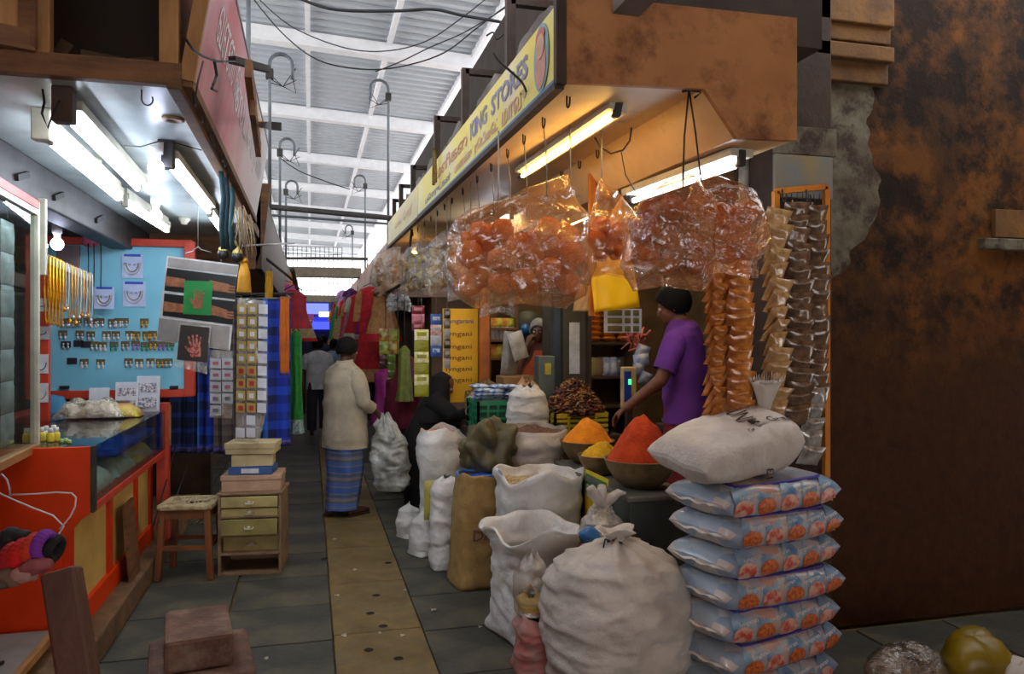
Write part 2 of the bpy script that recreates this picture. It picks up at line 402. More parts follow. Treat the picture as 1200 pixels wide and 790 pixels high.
# grey peeling band and pillar
a0 = py(935, 395, WY).x; a1 = py(1036, 395, WY).x
zz = lambda v, y=WY: PY(985, v, y).z
mb = MB()
def wob(x, z): return .035 * nz((x, z, 0), 5)
pz = [zz(88), zz(300)]
poly = [(py(975, 0).x - .2 + 0 * k, z) for k, z in ()]
L = []; R_ = []
for k in range(41):
    z = zz(330) + (zz(88) - zz(330)) * k / 40
    R_.append((py(1022, 0).x - .3 * max(0, 1 - k / 12) ** 1.5 + .10 * nz((z, 1, 2), 3.0) + .09 * nz((z, 1, 2), 9.0), z)); L.append((py(938, 0).x, z))
mb.prism(L + R_[::-1], lambda a, b_, t_: V((a, t_, b_)), WY - .006, WY + .05)
mb.build('grey_paint_band', M_peel, wr)
# stepped courses at the top
M_ochre = mat('ochre_paint', (122, 82, 28), .8, c2=(80, 50, 18), scale=6, dirt=(60, 42, 24), dlo=.5, dhi=.7, bump=.4, bscale=14)
for (v0, v1, dep) in ((-20, 24, .10), (26, 46, .07), (48, 66, .10), (68, 94, .05)):
    mb = MB(); mb.bbox(py(944, 0).x, py(1034, 0).x, WY - dep, WY + .02, PY(985, v1, WY - dep).z, PY(985, v0, WY - dep).z, .008); mb.build('ledge_course', M_ochre, wr)
# ledge on the right
mb = MB(); mb.bbox(py(1146, 0).x, 7.0, WY - .05, WY + .02, PY(1170, 292, WY - .05).z, PY(1170, 279, WY - .05).z, .006); mb.build('ledge_course', M_peel, wr)
mb = MB(); mb.bbox(py(1162, 0).x, 7.0, WY - .03, WY + .02, PY(1170, 278, WY - .03).z, PY(1170, 245, WY - .03).z, .004); mb.build('ochre_panel', M_ochre, wr)
# pillar carrying the rack (jamb of the shop)
M_jamb = mat('jamb_paint', (58, 38, 22), .8, c2=(38, 25, 15), scale=4, bump=.3, bscale=14)
pil = struct('trim_1', 'brown painted pillar at the corner of the spice shop')
px0, px1 = py(905, 0, 3.7).x, py(975, 0, 3.7).x
MB().bbox(px0, px1, 3.70, 4.1, 0, 3.75, .01).build('pillar_shaft', M_jamb, pil)
mb = MB(); mb.bbox(px0 + .005, px1 - .01, 3.68, 3.71, PY(940, 232, 3.68).z, PY(940, 182, 3.68).z, .004); mb.build('mural_patch', M_pic, pil)
mb = MB(); mb.bbox(px0 + .005, px1 + .02, 3.685, 3.71, PY(940, 181, 3.68).z, PY(940, 148, 3.68).z, .004); mb.build('peeled_patch', M_peel, pil)
# round pipes beside the pillar
M_pipe = mat('grey_pipe', (150, 146, 128), .55, c2=(96, 92, 78), scale=6)
for (u, r) in ((892, .045), (872, .03)):
    p = PY(u, 200, 3.95); mb = MB(); mb.tube([(p.x, p.y, 1.6), (p.x, p.y, 3.2)], r, 14); o = mb.build('downpipe', M_pipe)
    tag(o, 'thick grey drain pipe beside the rack pillar' if r > .04 else 'thinner grey pipe left of the thick drain pipe', 'pipe')
# ---- shop shell on the right
M_inwall = mat('shop_wall', (120, 92, 60), .85, c2=(80, 60, 40), scale=3)
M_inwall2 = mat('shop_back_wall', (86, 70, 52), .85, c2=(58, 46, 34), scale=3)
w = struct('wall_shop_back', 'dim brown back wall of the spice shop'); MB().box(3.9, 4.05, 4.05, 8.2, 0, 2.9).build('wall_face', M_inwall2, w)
w = struct('wall_shop_partition', 'brown partition at the far side of the spice shop'); MB().box(1.7, 4.05, 8.05, 8.2, 0, 2.9).build('wall_face', M_inwall, w)
w = struct('ceiling_shop', 'dim ceiling of the spice shop'); MB().box(2.06, 4.05, 4.06, 10.1, 2.86, 2.95).build('ceiling_face', M_inwall, w)
MB().box(2.07, 2.12, 4.12, 10.1, 2.62, 2.86).build('lintel', M_inwall, w)
M_plat = mat('platform_board', (74, 66, 52), .8)
w = struct('floor_shop', 'raised shop floor behind the spice counter'); MB().box(2.0, 3.9, 3.9, 8.05, 0, .34).build('platform', M_plat, w)
# ---- wall blocks further down the lane
M_pink = mat('pinkish_wall', (176, 150, 138), .85, c2=(140, 116, 104), scale=2.5, dirt=(96, 78, 66), dlo=.55, dhi=.72)
M_brownw = mat('brown_stall_wall', (96, 74, 56), .85, c2=(62, 48, 38), scale=3)
w = struct('wall_right_far', 'pinkish stall fronts further down the right side')
mb = MB(); mb.box(1.55, 4.05, 10.1, 38, 0, 2.2); mb.build('stall_block', M_brownw, w)
mb = MB(); mb.box(1.15, 4.05, 10.15, 38, 2.2, 3.15); mb.build('upper_wall', M_pink, w)
w = struct('wall_left_far', 'brown stall fronts further down the left side')
mb = MB(); mb.box(-4.2, -1.2, 8.2, 38, 0, 2.3); mb.build('stall_block', M_brownw, w)
mb = MB(); mb.box(-4.2, -.95, 8.2, 38, 2.3, 3.0); mb.build('upper_wall', mat('upper_left', (150, 132, 116), .85, c2=(104, 88, 74), scale=3), w)
w = struct('wall_end', 'dim wall closing the far end of the lane'); MB().box(-4.2, 4.2, 38.4, 38.6, 0, 3.3).build('wall_face', M_pink, w)
# left stall shell
w = struct('wall_stall_back', 'back wall of the jewellery stall'); MB().box(-3.1, -3.0, 3.0, 8.2, 0, 3.0).build('wall_face', mat('stall_back', (120, 118, 116), .8), w)
w = struct('wall_stall_side', 'grey brown side wall at the far end of the jewellery stall'); MB().box(-3.0, -.95, 8.05, 8.2, 0, 3.0).build('wall_face', M_brownw, w)
# ================================================================== LEFT STALL
M_wood = mat('old_wood', (128, 86, 48), .65, c2=(84, 54, 30), scale=3, stretch=(1, 1, 6), bump=.2, bscale=30)
M_woodl = mat('light_wood', (176, 128, 74), .6, c2=(132, 90, 48), scale=3, stretch=(6, 1, 1))
M_wooddk = mat('dark_wood', (70, 46, 32), .65, c2=(44, 30, 22), scale=4, stretch=(1, 5, 1), bump=.25, bscale=30)
M_soffit = mat('soffit_sheet', (188, 198, 196), .32, .0, c2=(150, 160, 160), scale=2.5, spec=.6, bump=.08, bscale=18, dirt=(120, 118, 108), dlo=.6, dhi=.8)
M_steeldk = mat('dark_steel', (66, 62, 60), .55, .3, c2=(44, 40, 38), scale=6)
M_iron = mat('black_iron', (34, 30, 28), .6, .3)
M_orange = mat('orange_laminate', (226, 64, 4), .45, c2=(210, 54, 2), scale=4, spec=.25)
M_redfr = mat('red_orange_paint', (206, 66, 36), .45, c2=(180, 50, 28), scale=8)
M_cream = mat('cream_board', (222, 194, 116), .6, c2=(196, 164, 92), scale=3, dirt=(150, 116, 66), dlo=.6, dhi=.8)
M_plinth = mat('plinth_cement', (124, 94, 60), .9, c2=(88, 68, 46), scale=6, bump=.5, bscale=18)
M_white = mat('white_plastic', (228, 228, 226), .45)
M_offw = mat('offwhite_plastic', (204, 198, 176), .5, dirt=(150, 138, 110), dlo=.55, dhi=.75)
M_glass = glass('clear_glass')
M_glassd = glass('dusty_glass', (214, 226, 222), .08)
M_gold = mat('gold_metal', (236, 176, 50), .3, .75, c2=(200, 130, 30), scale=40)
M_silver = mat('silver_metal', (200, 200, 204), .28, .8)
M_tube = emis('tube_cool', (226, 238, 255), TUBE_COOL)
M_bulb = emis('bulb_cool', (216, 224, 255), BULB)
M_tubew = emis('tube_warm', (255, 196, 104), TUBE_WARM)
M_wire = mat('black_wire', (28, 26, 26), .6)
def s2(x): return x

SZ = 2.58; SX = -.45; SY = 2.97
can = thing('stall_canopy', 'wooden overhead canopy of the jewellery stall with open cupboards and a pale metal soffit', 'canopy', (-1.2, 3.0, 2.58))
MB().box(-1.42, SX - .03, SY + .03, 7.3, SZ, SZ + .015).build('soffit_panel', M_soffit, can)
MB().bbox(-3.0, SX, SY, SY + .05, SZ - .005, SZ + .075, .004).build('bottom_rail', M_wood, can)
MB().bbox(SX - .05, SX, SY, 7.3, SZ - .02, SZ + .06, .004).build('edge_rail', M_wood, can)
# cupboard: posts, back, top, door
def zc(v): return PY(120, v, SY).z
xa, xb = PY(58, 0, SY).x, PY(186, 0, SY).x
MB().bbox(xb, SX - .01, SY, SY + .05, SZ + .07, 3.3, .004).build('corner_post', M_woodl, can)
MB().bbox(xa - .06, xa, SY, SY + .05, SZ + .07, 3.3, .004).build('door_post', M_woodl, can)
MB().box(-3.0, SX - .02, SY + .62, SY + .65, SZ + .07, 3.3).build('cupboard_back', mat('dark_cupboard', (52, 38, 28), .85), can)
MB().box(-3.0, SX, SY, 7.3, 3.3, 3.34).build('top_board', M_wooddk, can)
MB().box(-3.0, SX - .03, SY + .03, SY + .62, SZ + .02, SZ + .05).build('cupboard_floor', M_wooddk, can)
MB().box(xb + .02, SX - .03, SY + .05, 7.3, SZ + .06, 3.3).build('cupboard_side', M_wood, can)
# door swung towards the viewer at left
d0 = V((xa - .05, SY, 0)); d1 = d0 + V((-.42, -.18, 0))
mb = MB(); mb.bar(d0 + V((0, 0, SZ + .36)), d1 + V((0, 0, SZ + .36)), .025, .56); door = mb.build('door', M_woodl, can)
mb = MB()
for z in (SZ + .1,): mb.bar(d0 + V((.01, -.015, z)), d1 + V((0, -.015, z)), .03, .07)
mb.bar(d0 + V((-.01, -.02, SZ + .08)), d0 + V((-.01, -.02, 3.2)), .05, .03); mb.build('door_frame', M_wood, door)
MB().bbox(-3.0, -1.0, SY - .005, SY + .05, SZ + .08, SZ + .16, .004).build('lower_panel', M_wood, can)
# junk inside the cupboard
Mj = mat('dusty_board', (96, 74, 54), .9)
for (u, v, w_, h_, a, lab) in ((125, 65, .17, .1, .12, 'square dusty brown box inside the dark overhead cupboard'), (92, 68, .12, .05, -.25, 'flat slanted wooden offcut inside the dark overhead cupboard'), (72, 66, .05, .14, .5, 'short leaning wooden stick inside the dark overhead cupboard'), (105, 45, .42, .12, -.15, 'wide dusty board leaning at the back of the overhead cupboard')):
    p = PY(u, v, SY + .3); mb = MB(); mb.obox((p.x, p.y + (.2 if w_ > .3 else 0), SZ + .06 + h_ / 2 + w_ * .25 * abs(sin(a)) * 2), (w_, .1, h_), Euler((0, a, 0)).to_matrix(), .004)
    tag(mb.build('wooden_offcut', Mj), lab, 'wood piece')
# dark shutter beam under the soffit
mb = MB(); mb.bbox(-1.52, -1.36, 2.4, 7.3, 2.36, SZ - .005, .01); sb = mb.build('shutter_beam', M_steeldk)
tag(sb, 'dark steel shutter beam running under the jewellery stall soffit', 'beam')
for y in (4.2, 4.75, 5.6):
    mb = MB(); mb.obox((-1.352, y, 2.45), (.02, .16, .03), Euler((.3, 0, 0)).to_matrix()); mb.build('slot_plate', M_iron, sb)
MB().box(-3.0, -1.5, 3.9, 8.0, 2.5, 2.54).build('stall_ceiling', mat('lilac_ceiling', (150, 150, 178), .6)).update_tag()
tag(bpy.data.objects['stall_ceiling'], 'low bluish ceiling board inside the jewellery stall', 'ceiling board')

def tube_fixture(p, q, label, tubem, group=None, off=.05, side=(0, 0, 1), batw=.045, lamp_r=.0135, cap='grey', wide=None):
    """tube lamp from p to q with a batten behind it (in direction side)"""
    p, q = V(p), V(q); d = (q - p).normalized(); up = V(side)
    r = thing('tube_light', label, 'tube light', (p + q) / 2 + up * (off + .06), 0, group)
    mb = MB(); mb.tube([p + d * .02, q - d * .02], lamp_r, 12); tb = mb.build('tube', tubem, r)
    mb = MB(); mb.bar(p + up * off - d * .01, q + up * off + d * .01, wide or batw, .035, up); mb.build('batten', M_offw, r)
    mb = MB(); mb.bar(p + up * (off * 1 + .02), q + up * (off + .02), .02, .06, up); mb.build('stem', M_offw, r)
    for e, s in ((p, 1), (q, -1)):
        mb = MB(); mb.obox(e - d * s * .005 + up * .025, (.035, .03, .075), Matrix((d.cross(up).normalized(), d, up)).transposed(), .006); mb.build('end_cap', M_offw if cap == 'grey' else M_steeldk, r)
        mb = MB(); mb.tube([e + d * s * .004, e + d * s * .03], lamp_r * 1.06, 12); mb.build('tube_ferrule', M_silver, r)
    return r
TZ = 2.46
def tz(u, v, z=TZ): return PZ(u, v, z)
tube_fixture(tz(57, 165), tz(140, 234), 'cool white tube light nearest the glass cabinet under the left soffit', M_tube)
tube_fixture(tz(147, 240), tz(196, 271), 'cool white tube light in line behind the one nearest the cabinet', M_tube)
tube_fixture(tz(80, 139, 2.5), tz(162, 222, 2.5), 'cool white tube light on a wide cream batten in the middle of the soffit', M_tube, wide=.1)
tube_fixture(tz(199, 194, 2.48), tz(245, 249, 2.48), 'cool white tube light close to the outer edge of the left soffit', M_tube, wide=.08)
tube_fixture(tz(246, 252, 2.48), tz(262, 275, 2.48), 'farthest cool white tube light along the left soffit edge', M_tube)
def cfl(p, label, r=.035, drop=.06, mt=None, top=None):
    p = V(p); t_ = thing('light_bulb', label, 'light bulb', p + V((0, 0, drop + .05)))
    mb = MB(); mb.ball(p, r, 16, 10, sq=(1, 1, 1.05)); mb.build('bulb', mt or M_bulb, t_)
    mb = MB(); mb.lathe([(.014, 0), (.02, .01), (.022, drop * .6), (.03, drop * .65), (.032, drop + .03)], 14, p + V((0, 0, r * .8))); mb.build('holder', M_white, t_)
    if top: mb = MB(); mb.tube([p + V((0, 0, r + drop)), V((p.x, p.y, top))], .004, 6); mb.build('flex', M_wire, t_)
    return t_
cfl(tz(183, 197, 2.44), 'glowing round bulb on the soffit between the tube lights, nearer one')
cfl(tz(183, 252, 2.44), 'glowing round bulb on the soffit beside the rear tube light')
cfl(P(67, 286, 4.9), 'larger glowing bulb inside the jewellery stall above the gold chains', .038, top=2.505)
cfl(P(49, 288, 5.0), 'glowing bulb half hidden behind the glass cabinet edge', .034, top=2.505)
# ceiling fittings
for (u, v, lab) in ((108, 193, 'square cream ceiling rose between the two near tube lights'), (216, 260, 'small white empty lamp holder near the soffit edge')):
    p = PZ(u, v, SZ - .03); mb = MB(); mb.lathe([(.045, .03), (.045, .015), (.03, .0), (.02, -.02), (.0, -.022)], 16, p); tag(mb.build('lamp_holder', M_offw), lab, 'lamp holder')
mb = MB(); p = PZ(203, 142, SZ - .012); mb.lathe([(.045, .012), (.045, .002), (.03, 0), (.02, .006), (0, .006)], 18, p); tag(mb.build('ceiling_disc', mat('brass_disc', (150, 120, 84), .4, .5)), 'small flat brass disc set in the metal soffit', 'ceiling disc')
# end boxes (brown starters) and wires at the soffit
for i, (u, v, lab) in enumerate(((75, 122, 'brown wooden block at the head of the wide cream batten'), (50, 145, 'pale worn switch box hanging beside the near tube'), (195, 180, 'grey block at the head of the outer tube light'))):
    p = PZ(u, v, SZ - .06); mb = MB(); mb.bbox(p.x - .035, p.x + .035, p.y - .03, p.y + .03, SZ - .13, SZ - .0, .006); tag(mb.build('junction_box', (M_wooddk, M_offw, M_steeldk)[i]), lab, 'junction box')
def wire(name, pts, r, m_, lab, cat='wire', group=None):
    mb = MB(); mb.tube(pts, r, 6); return tag(mb.build(name, m_), lab, cat, group)
wire('cable', [tz(50, 105, 2.56), tz(52, 120, 2.5), tz(49, 133, 2.44), tz(56, 150, 2.4), tz(64, 128, 2.46), tz(70, 118, 2.52)], .004, M_wire, 'black cable looped round the near end of the left soffit lamps')
wire('cable', [tz(146, 171, 2.55), tz(165, 172, 2.53), tz(185, 166, 2.53), tz(200, 166, 2.56), tz(236, 176, 2.56)], .003, M_wire, 'thin dark cable strung across the middle of the left soffit')
# rusty hook on the soffit
def hook_pts(p, s=.03):
    p = V(p); return [p, p + V((0, 0, -s * 1.0))] + [p + V((s * .55 * (1 - cos(a)) - 0, 0, -s * 1.0 - s * .62 * sin(a))) for a in [k * pi / 6 for k in range(1, 8)]]
wire('ceiling_hook', hook_pts(PZ(166, 105, SZ) + V((0, 0, 0)), .035), .003, M_wooddk, 'single rusty hook under the front of the left soffit', 'hook')

# ---- left signboard
M_sign = None
m, t = nt_new('faded_pink_sign'); out = N(t, 'ShaderNodeOutputMaterial'); b = N(t, 'ShaderNodeBsdfPrincipled'); t.links.new(b.outputs[0], out.inputs[0]); b.inputs['Roughness'].default_value = .5
tc = N(t, 'ShaderNodeTexCoord'); sp = N(t, 'ShaderNodeSeparateXYZ'); t.links.new(tc.outputs['Object'], sp.inputs[0])
n1 = noise_tex(t, 2.2, 4, .6)
ma = N(t, 'ShaderNodeMath', operation='MULTIPLY_ADD'); t.links.new(n1, ma.inputs[0]); ma.inputs[1].default_value = 1.6; t.links.new(sp.outputs[1], ma.inputs[2])
mr = N(t, 'ShaderNodeMapRange'); t.links.new(ma.outputs[0], mr.inputs[0]); mr.inputs[1].default_value = -1.4; mr.inputs[2].default_value = 2.6
t.links.new(ramp(t, mr.outputs[0], [(0, lin((150, 156, 176))), (.14, lin((190, 150, 160))), (.32, lin((178, 52, 62))), (.44, lin((192, 116, 126))), (.65, lin((206, 176, 184))), (1, lin((200, 196, 200)))]), b.inputs['Base Color']); M_sign = m
def signL(s, h, off=0.0):  # s along 0..1, h up 0..1
    y = 3.0 + 3.45 * s; return V((-.425 + .10 * h + off, y, 2.60 + .60 * h))
sg = thing('stall_signboard', 'faded pink and red painted signboard leaning out above the jewellery stall', 'signboard', (-.42, 4.7, 2.6))
mb = MB(); mb.add([signL(0, 0), signL(1, 0), signL(1, 1), signL(0, 1), signL(0, 0, -.03), signL(1, 0, -.03), signL(1, 1, -.03), signL(0, 1, -.03)], [(0, 1, 2, 3), (7, 6, 5, 4), (0, 4, 5, 1), (3, 2, 6, 7), (0, 3, 7, 4), (1, 5, 6, 2)]); mb.build('panel', M_sign, sg)
mb = MB(); mb.bar(signL(0, 0, -.01), signL(0, 1, -.01), .05, .03); mb.build('frame_post', M_woodl, sg)
mb = MB(); mb.bar(signL(0, 0, -.01), signL(1, 0, -.01), .04, .04); mb.build('frame_rail', M_wood, sg)
mb = MB(); mb.bar(signL(0, 1, -.015), signL(1, 1, -.015), .03, .03); mb.build('frame_rail', M_steeldk, sg)
M_lett = mat('sign_white', (226, 216, 216), .5); M_letty = mat('sign_yellow', (222, 178, 60), .5)
for (body, s0, s1, h0, h1, mm) in (('ஸ்டோர்ஸ்', .34, .92, .34, .74, M_lett), ('வளையல்', .1, .36, .48, .86, M_lett), ('பேன்சி', .4, .78, .80, .95, M_letty)):
    w_, h_ = (s1 - s0) * 3.45, (h1 - h0) * .6
    tb = text_mb(body, .3, lambda x, y, z: signL((s0 + s1) / 2 + x / 3.45, (h0 + h1) / 2 + y / .6, .002 + max(0, z)), fit=(w_, h_)); tb.build('lettering', mm, sg)
# chain rings hanging along the bottom of this sign
for i, (u, v) in enumerate(((223, 128), (233, 138), (243, 157), (252, 175), (256, 185), (265, 203), (290 - 22, 212), (228, 143))):
    p = PX(u, v, -.41); p.z = 2.575; p.x = -.425; p.y = max(3.1, p.y); mb = MB(); mb.tube([p + V((0, cos(a) * .022, sin(a) * .03)) for a in [k * 2 * pi / 12 for k in range(12)]], .0025, 5, closed=True)
    tag(mb.build('wire_ring', M_iron), 'small black wire ring hanging from the lower edge of the pink signboard', 'ring', 'wire rings on the signboard edge')
# plank bracket and bars on the sign face
p0, p1 = PX(292, 80, -.27), PX(300, 176, -.27)
wire('scrap_plank', [p0, p0.lerp(p1, .1), p0.lerp(p1, .95), p1], .001, M_wood, 'x') if False else None
mb = MB(); mb.bar(PX(291, 80, -.26), PX(297, 130, -.26), .09, .03, (1, 0, 0)); mb.bar(PX(296, 126, -.25), PX(303, 176, -.25), .075, .025, (1, 0, 0)); tag(mb.build('hanging_plank', M_wood), 'weathered brown plank hanging upright beyond the pink signboard', 'plank')
mb = MB(); mb.bar(PX(272, 70, -.33), PX(313, 81, -.2), .035, .03); tag(mb.build('iron_bar', M_steeldk), 'upper dark iron bar sticking out over the pink signboard', 'bar')
mb = MB(); mb.bar(PX(304, 146, -.3), PX(324, 148, -.12), .035, .03); tag(mb.build('iron_bar', M_steeldk), 'lower dark iron bar sticking out below the hanging plank', 'bar')
wire('loose_wire', [PX(217, 45, -.3), PX(226, 58, -.3), PX(238, 66, -.3), PX(255, 72, -.3), PX(276, 72, -.3)], .004, M_wire, 'dark loose wire lying across the upper pink signboard')
wire('loose_wire', [PX(228, 118, -.33), PX(232, 95, -.33), PX(238, 72, -.33)], .003, M_wire, 'short thin wire rising up the near part of the pink signboard')
wire('loose_wire', [PX(251, 70, -.32), PX(254, 88, -.32), PX(252, 94, -.32), PX(248, 104, -.32), PX(254, 107, -.32)], .005, M_wire, 'twisted black wire end hanging on the pink signboard')

# ---- display counter
CX = -1.05; CY0, CY1 = 4.24, 6.3; CZ = 1.125
ct = thing('display_counter', 'orange glass-topped display counter of the jewellery stall', 'counter', (-1.4, 5.2, 0))
# near end panel with a curved lower corner
poly = [(-2.1, .2), (-1.16, .2), (-1.18, .4), (-1.19, .62), (-1.17, .68), (-1.1, .765), (-1.052, .80), (-1.045, .84), (-1.045, CZ), (-2.1, CZ)]
mb = MB(); mb.prism(poly, lambda a, b_, t_: V((a, t_, b_)), CY0 - .03, CY0); mb.build('end_panel', M_orange, ct)
MB().bbox(-1.055, -1.035, CY0 - .036, CY0 + .01, .8, CZ + .004, .003).build('edge_strip', M_steeldk, ct)
MB().box(-1.95, -1.2, CY0, CY1, .15, .18).build('base_board', M_orange, ct)
MB().bbox(-1.2, CX + .005, CY0 + .002, CY1, .79, .835, .006).build('front_rail', M_redfr, ct)
MB().box(-1.95, -1.06, CY0, CY1 - .05, .80, .815).build('display_floor', M_cream, ct)
MB().bbox(-1.98, -1.95, CY0, CY1, .15, CZ, .004).build('back_panel', M_redfr, ct)
# orange stiles and cream panels on the lower front
xs = -1.165
for y0, y1 in ((CY0, CY0 + .07), (5.0, 5.1), (5.72, 5.8), (6.22, 6.3)): MB().bbox(xs - .03, xs + .012, y0, y1, .15, .79, .004).build('stile', M_orange, ct)
for y0, y1 in ((CY0 + .07, 5.0), (5.1, 5.72), (5.8, 6.22)): MB().bbox(xs - .02, xs - .005, y0, y1, .26, .79, .002).build('cream_panel', M_cream, ct)
MB().bbox(xs - .03, xs + .02, CY0, CY1, .15, .27, .004).build('bottom_rail', M_orange, ct)
# plinth
pl = MB(); pl.bbox(-2.0, -1.04, CY0 - .5, 8.0, 0, .15, .012); tag(pl.build('plinth', M_plinth), 'low brown cement plinth under the orange counter', 'plinth')
# glass
MB().box(-1.96, CX, CY0, CY1 - .06, CZ - .008, CZ).build('glass_top', M_glassd, ct)
MB().box(CX - .004, CX + .002, CY0 + .004, CY1 - .1, .836, CZ - .009).build('glass_front', M_glass, ct)
MB().bbox(-1.96, -1.90, CY0, CY1, CZ, CZ + .03, .004).build('top_rail', M_redfr, ct)
MB().bbox(-1.96, CX + .01, CY1 - .06, CY1, CZ - .02, CZ + .02, .004).build('top_rail', M_redfr, ct)
MB().bbox(CX - .06, CX + .02, CY1 - .1, CY1, .15, CZ + .05, .004).build('end_post', M_redfr, ct)
mb = MB(); mb.bbox(CX + .02, CX + .03, CY1 - .08, CY1 - .02, .85, CZ + .03, .002); mb.build('post_panel', M_woodl, ct)
MB().box(-1.94, CX - .01, CY1 - .12, CY1 - .1, .82, CZ - .01).build('far_panel', mat('blue_panel', (48, 62, 140), .5), ct)
# things inside the counter
M_bluep = mat('blue_plastic', (30, 80, 200), .35)
mb = MB(); mb.bbox(-1.75, -1.1, 4.95, 6.1, .965, 1.01, .01); tag(mb.build('plastic_tray', M_bluep), 'blue plastic tray on the upper level inside the glass counter', 'tray')
M_pack = film('packet_film', (240, 242, 244), .35, .3, .2, (214, 218, 222), .6, 14)
M_paper = mat('greyish_paper', (212, 216, 214), .5, c2=(170, 180, 180), scale=12)
for i, (y0, y1, z, lab, mm) in enumerate(((4.4, 4.95, .815, 'crumpled clear packet at the near end inside the glass counter', M_paper), (5.0, 5.5, .815, 'flat grey packet in the middle inside the glass counter', M_paper), (5.55, 6.05, .815, 'cream cardboard box at the far end inside the glass counter', M_cream))):
    mb = MB(); mb.grid(lambda a, b_: V((-1.75 + .66 * a, y0 + (y1 - y0) * b_, z + (.125 + .03 * nz((a * 3, b_ * 3, i), 1.3)) * min(1, 8 * a, 8 * (1 - a), 8 * b_, 8 * (1 - b_)) + .002)), 12, 10, .002)
    tag(mb.build('goods_packet', mm), lab, 'packet')
# foreground base cabinet (out of frame) that carries the glass cabinet
mb = MB(); mb.bbox(-2.1, -1.22, 1.6, 3.05, 0, 1.1, .01); tag(mb.build('base_cabinet', M_orange), 'orange base cabinet carrying the tall glass cabinet', 'cabinet')

# ---- tall glass cabinet at the frame edge
gc0, gc1 = V((-1.24, 2.7, 0)), V((-1.345, 4.36, 0)); gz0, gz1 = 1.13, 2.32
gc = thing('glass_cabinet', 'tall narrow glass cabinet with packet strips at the left edge of the stall', 'cabinet', (-1.3, 3.5, 1.1))
inw = V((-.28, 0, 0)); Z = lambda z: V((0, 0, z))
mb = MB(); mb.bar(gc0 + Z(gz0 - .015), gc1 + Z(gz0 - .015), .05, .035); mb.build('sill', M_woodl, gc)
mb = MB(); mb.add([gc0 + Z(gz0), gc1 + Z(gz0), gc1 + Z(gz1), gc0 + Z(gz1)], [(0, 1, 2, 3)]); mb.build('glass_pane', M_glassd, gc)
for p in (gc0, gc0.lerp(gc1, .5), gc1):
    mb = MB(); mb.bar(p + Z(gz0), p + Z(gz1 + .03), .035, .03); mb.build('post', M_offw, gc)
mb = MB(); mb.bar(gc0 + Z(gz1 + .015), gc1 + Z(gz1 + .015), .04, .04); mb.build('top_rail', M_redfr, gc)
mb = MB(); mb.bar(gc0 + Z(gz1 - .02), gc1 + Z(gz1 - .02), .03, .03); mb.build('top_rail', M_white, gc)
mb = MB(); mb.bar(gc0 + inw + Z((gz0 + gz1) / 2), gc1 + inw + Z((gz0 + gz1) / 2), .01, gz1 - gz0); mb.build('back_sheet', mat('grey_green_back', (190, 198, 188), .5), gc)
mb = MB(); mb.add([gc0 + Z(gz0 + .002), gc1 + Z(gz0 + .002), gc1 + inw + Z(gz0 + .002), gc0 + inw + Z(gz0 + .002)], [(0, 1, 2, 3)]); mb.build('floor_board', M_woodl, gc)
mb = MB(); mb.add([gc1 + Z(gz0), gc1 + inw + Z(gz0), gc1 + inw + Z(gz1), gc1 + Z(gz1)], [(0, 1, 2, 3)]); mb.build('side_pane', M_glass, gc)
# white panel strip at its right
p = P(46, 0, 3.95); mb = MB(); mb.bar(V((p.x, p.y + .02, PY(46, 322, p.y).z)), V((p.x, p.y + .02, PY(46, 232, p.y).z)), .055, .03, bev=.004); tag(mb.build('hinge_stile', M_offw), 'worn white hinged stile beside the glass cabinet', 'stile')
# packet strips in the cabinet
M_pk = mat('silvery_sachet', (206, 210, 210), .3, .1, c2=(170, 176, 176), scale=10)
def pillow(mb, c, w_, h_, t_, rx=None, nu=6, nv_=6, seed=0, sealed=True):
    """packet in local x (w) / z (h), thickness along y"""
    c = V(c); R = rx or Matrix.Identity(3)
    def f(sgn):
        def g(a, b_):
            x = (a - .5) * w_; z = (b_ - .5) * h_; e = max(0, (1 - abs(2 * a - 1) ** 3) * (1 - abs(2 * b_ - 1) ** 4)) ** .6
            y = sgn * (t_ / 2 * e * (1 + .35 * nz((x * 30, z * 30, seed), 1.0, sgn * 3)) + .0006)
            return c + R @ V((x * (1 - .06 * e), y, z))
        return g
    mb.grid(f(-1), nu, nv_); 
    g = f(1); mb.grid(lambda a, b_: g(1 - a, b_), nu, nv_); return mb
dirv = (gc1 - gc0).normalized()
Rg = Matrix((dirv, V((dirv.y, -dirv.x, 0)), V((0, 0, 1)))).transposed()
for k, (s, lab) in enumerate(((.46, 'strip of pale sachets hanging left inside the glass cabinet'), (.86, 'strip of wide silvery sachets hanging right inside the glass cabinet'))):
    base = gc0.lerp(gc1, s) + V((-.06, 0, 0)); st = thing('sachet_strip', lab, 'sachet strip', base + Z(1.16))
    w_ = .2 if k else .1
    for i in range(7 if k else 9):
        h_ = .15 if k else .115; z = 2.22 - (i + .5) * (h_ + .002)
        mb = MB(); pillow(mb, base + Z(z), w_, h_, .03, Rg, 6, 6, i + k * 9); mb.build('sachet', M_pk, st)
    mb = MB(); mb.tube([base + Z(2.23), base + Z(2.3)], .003, 5); mb.build('string', M_white, st)

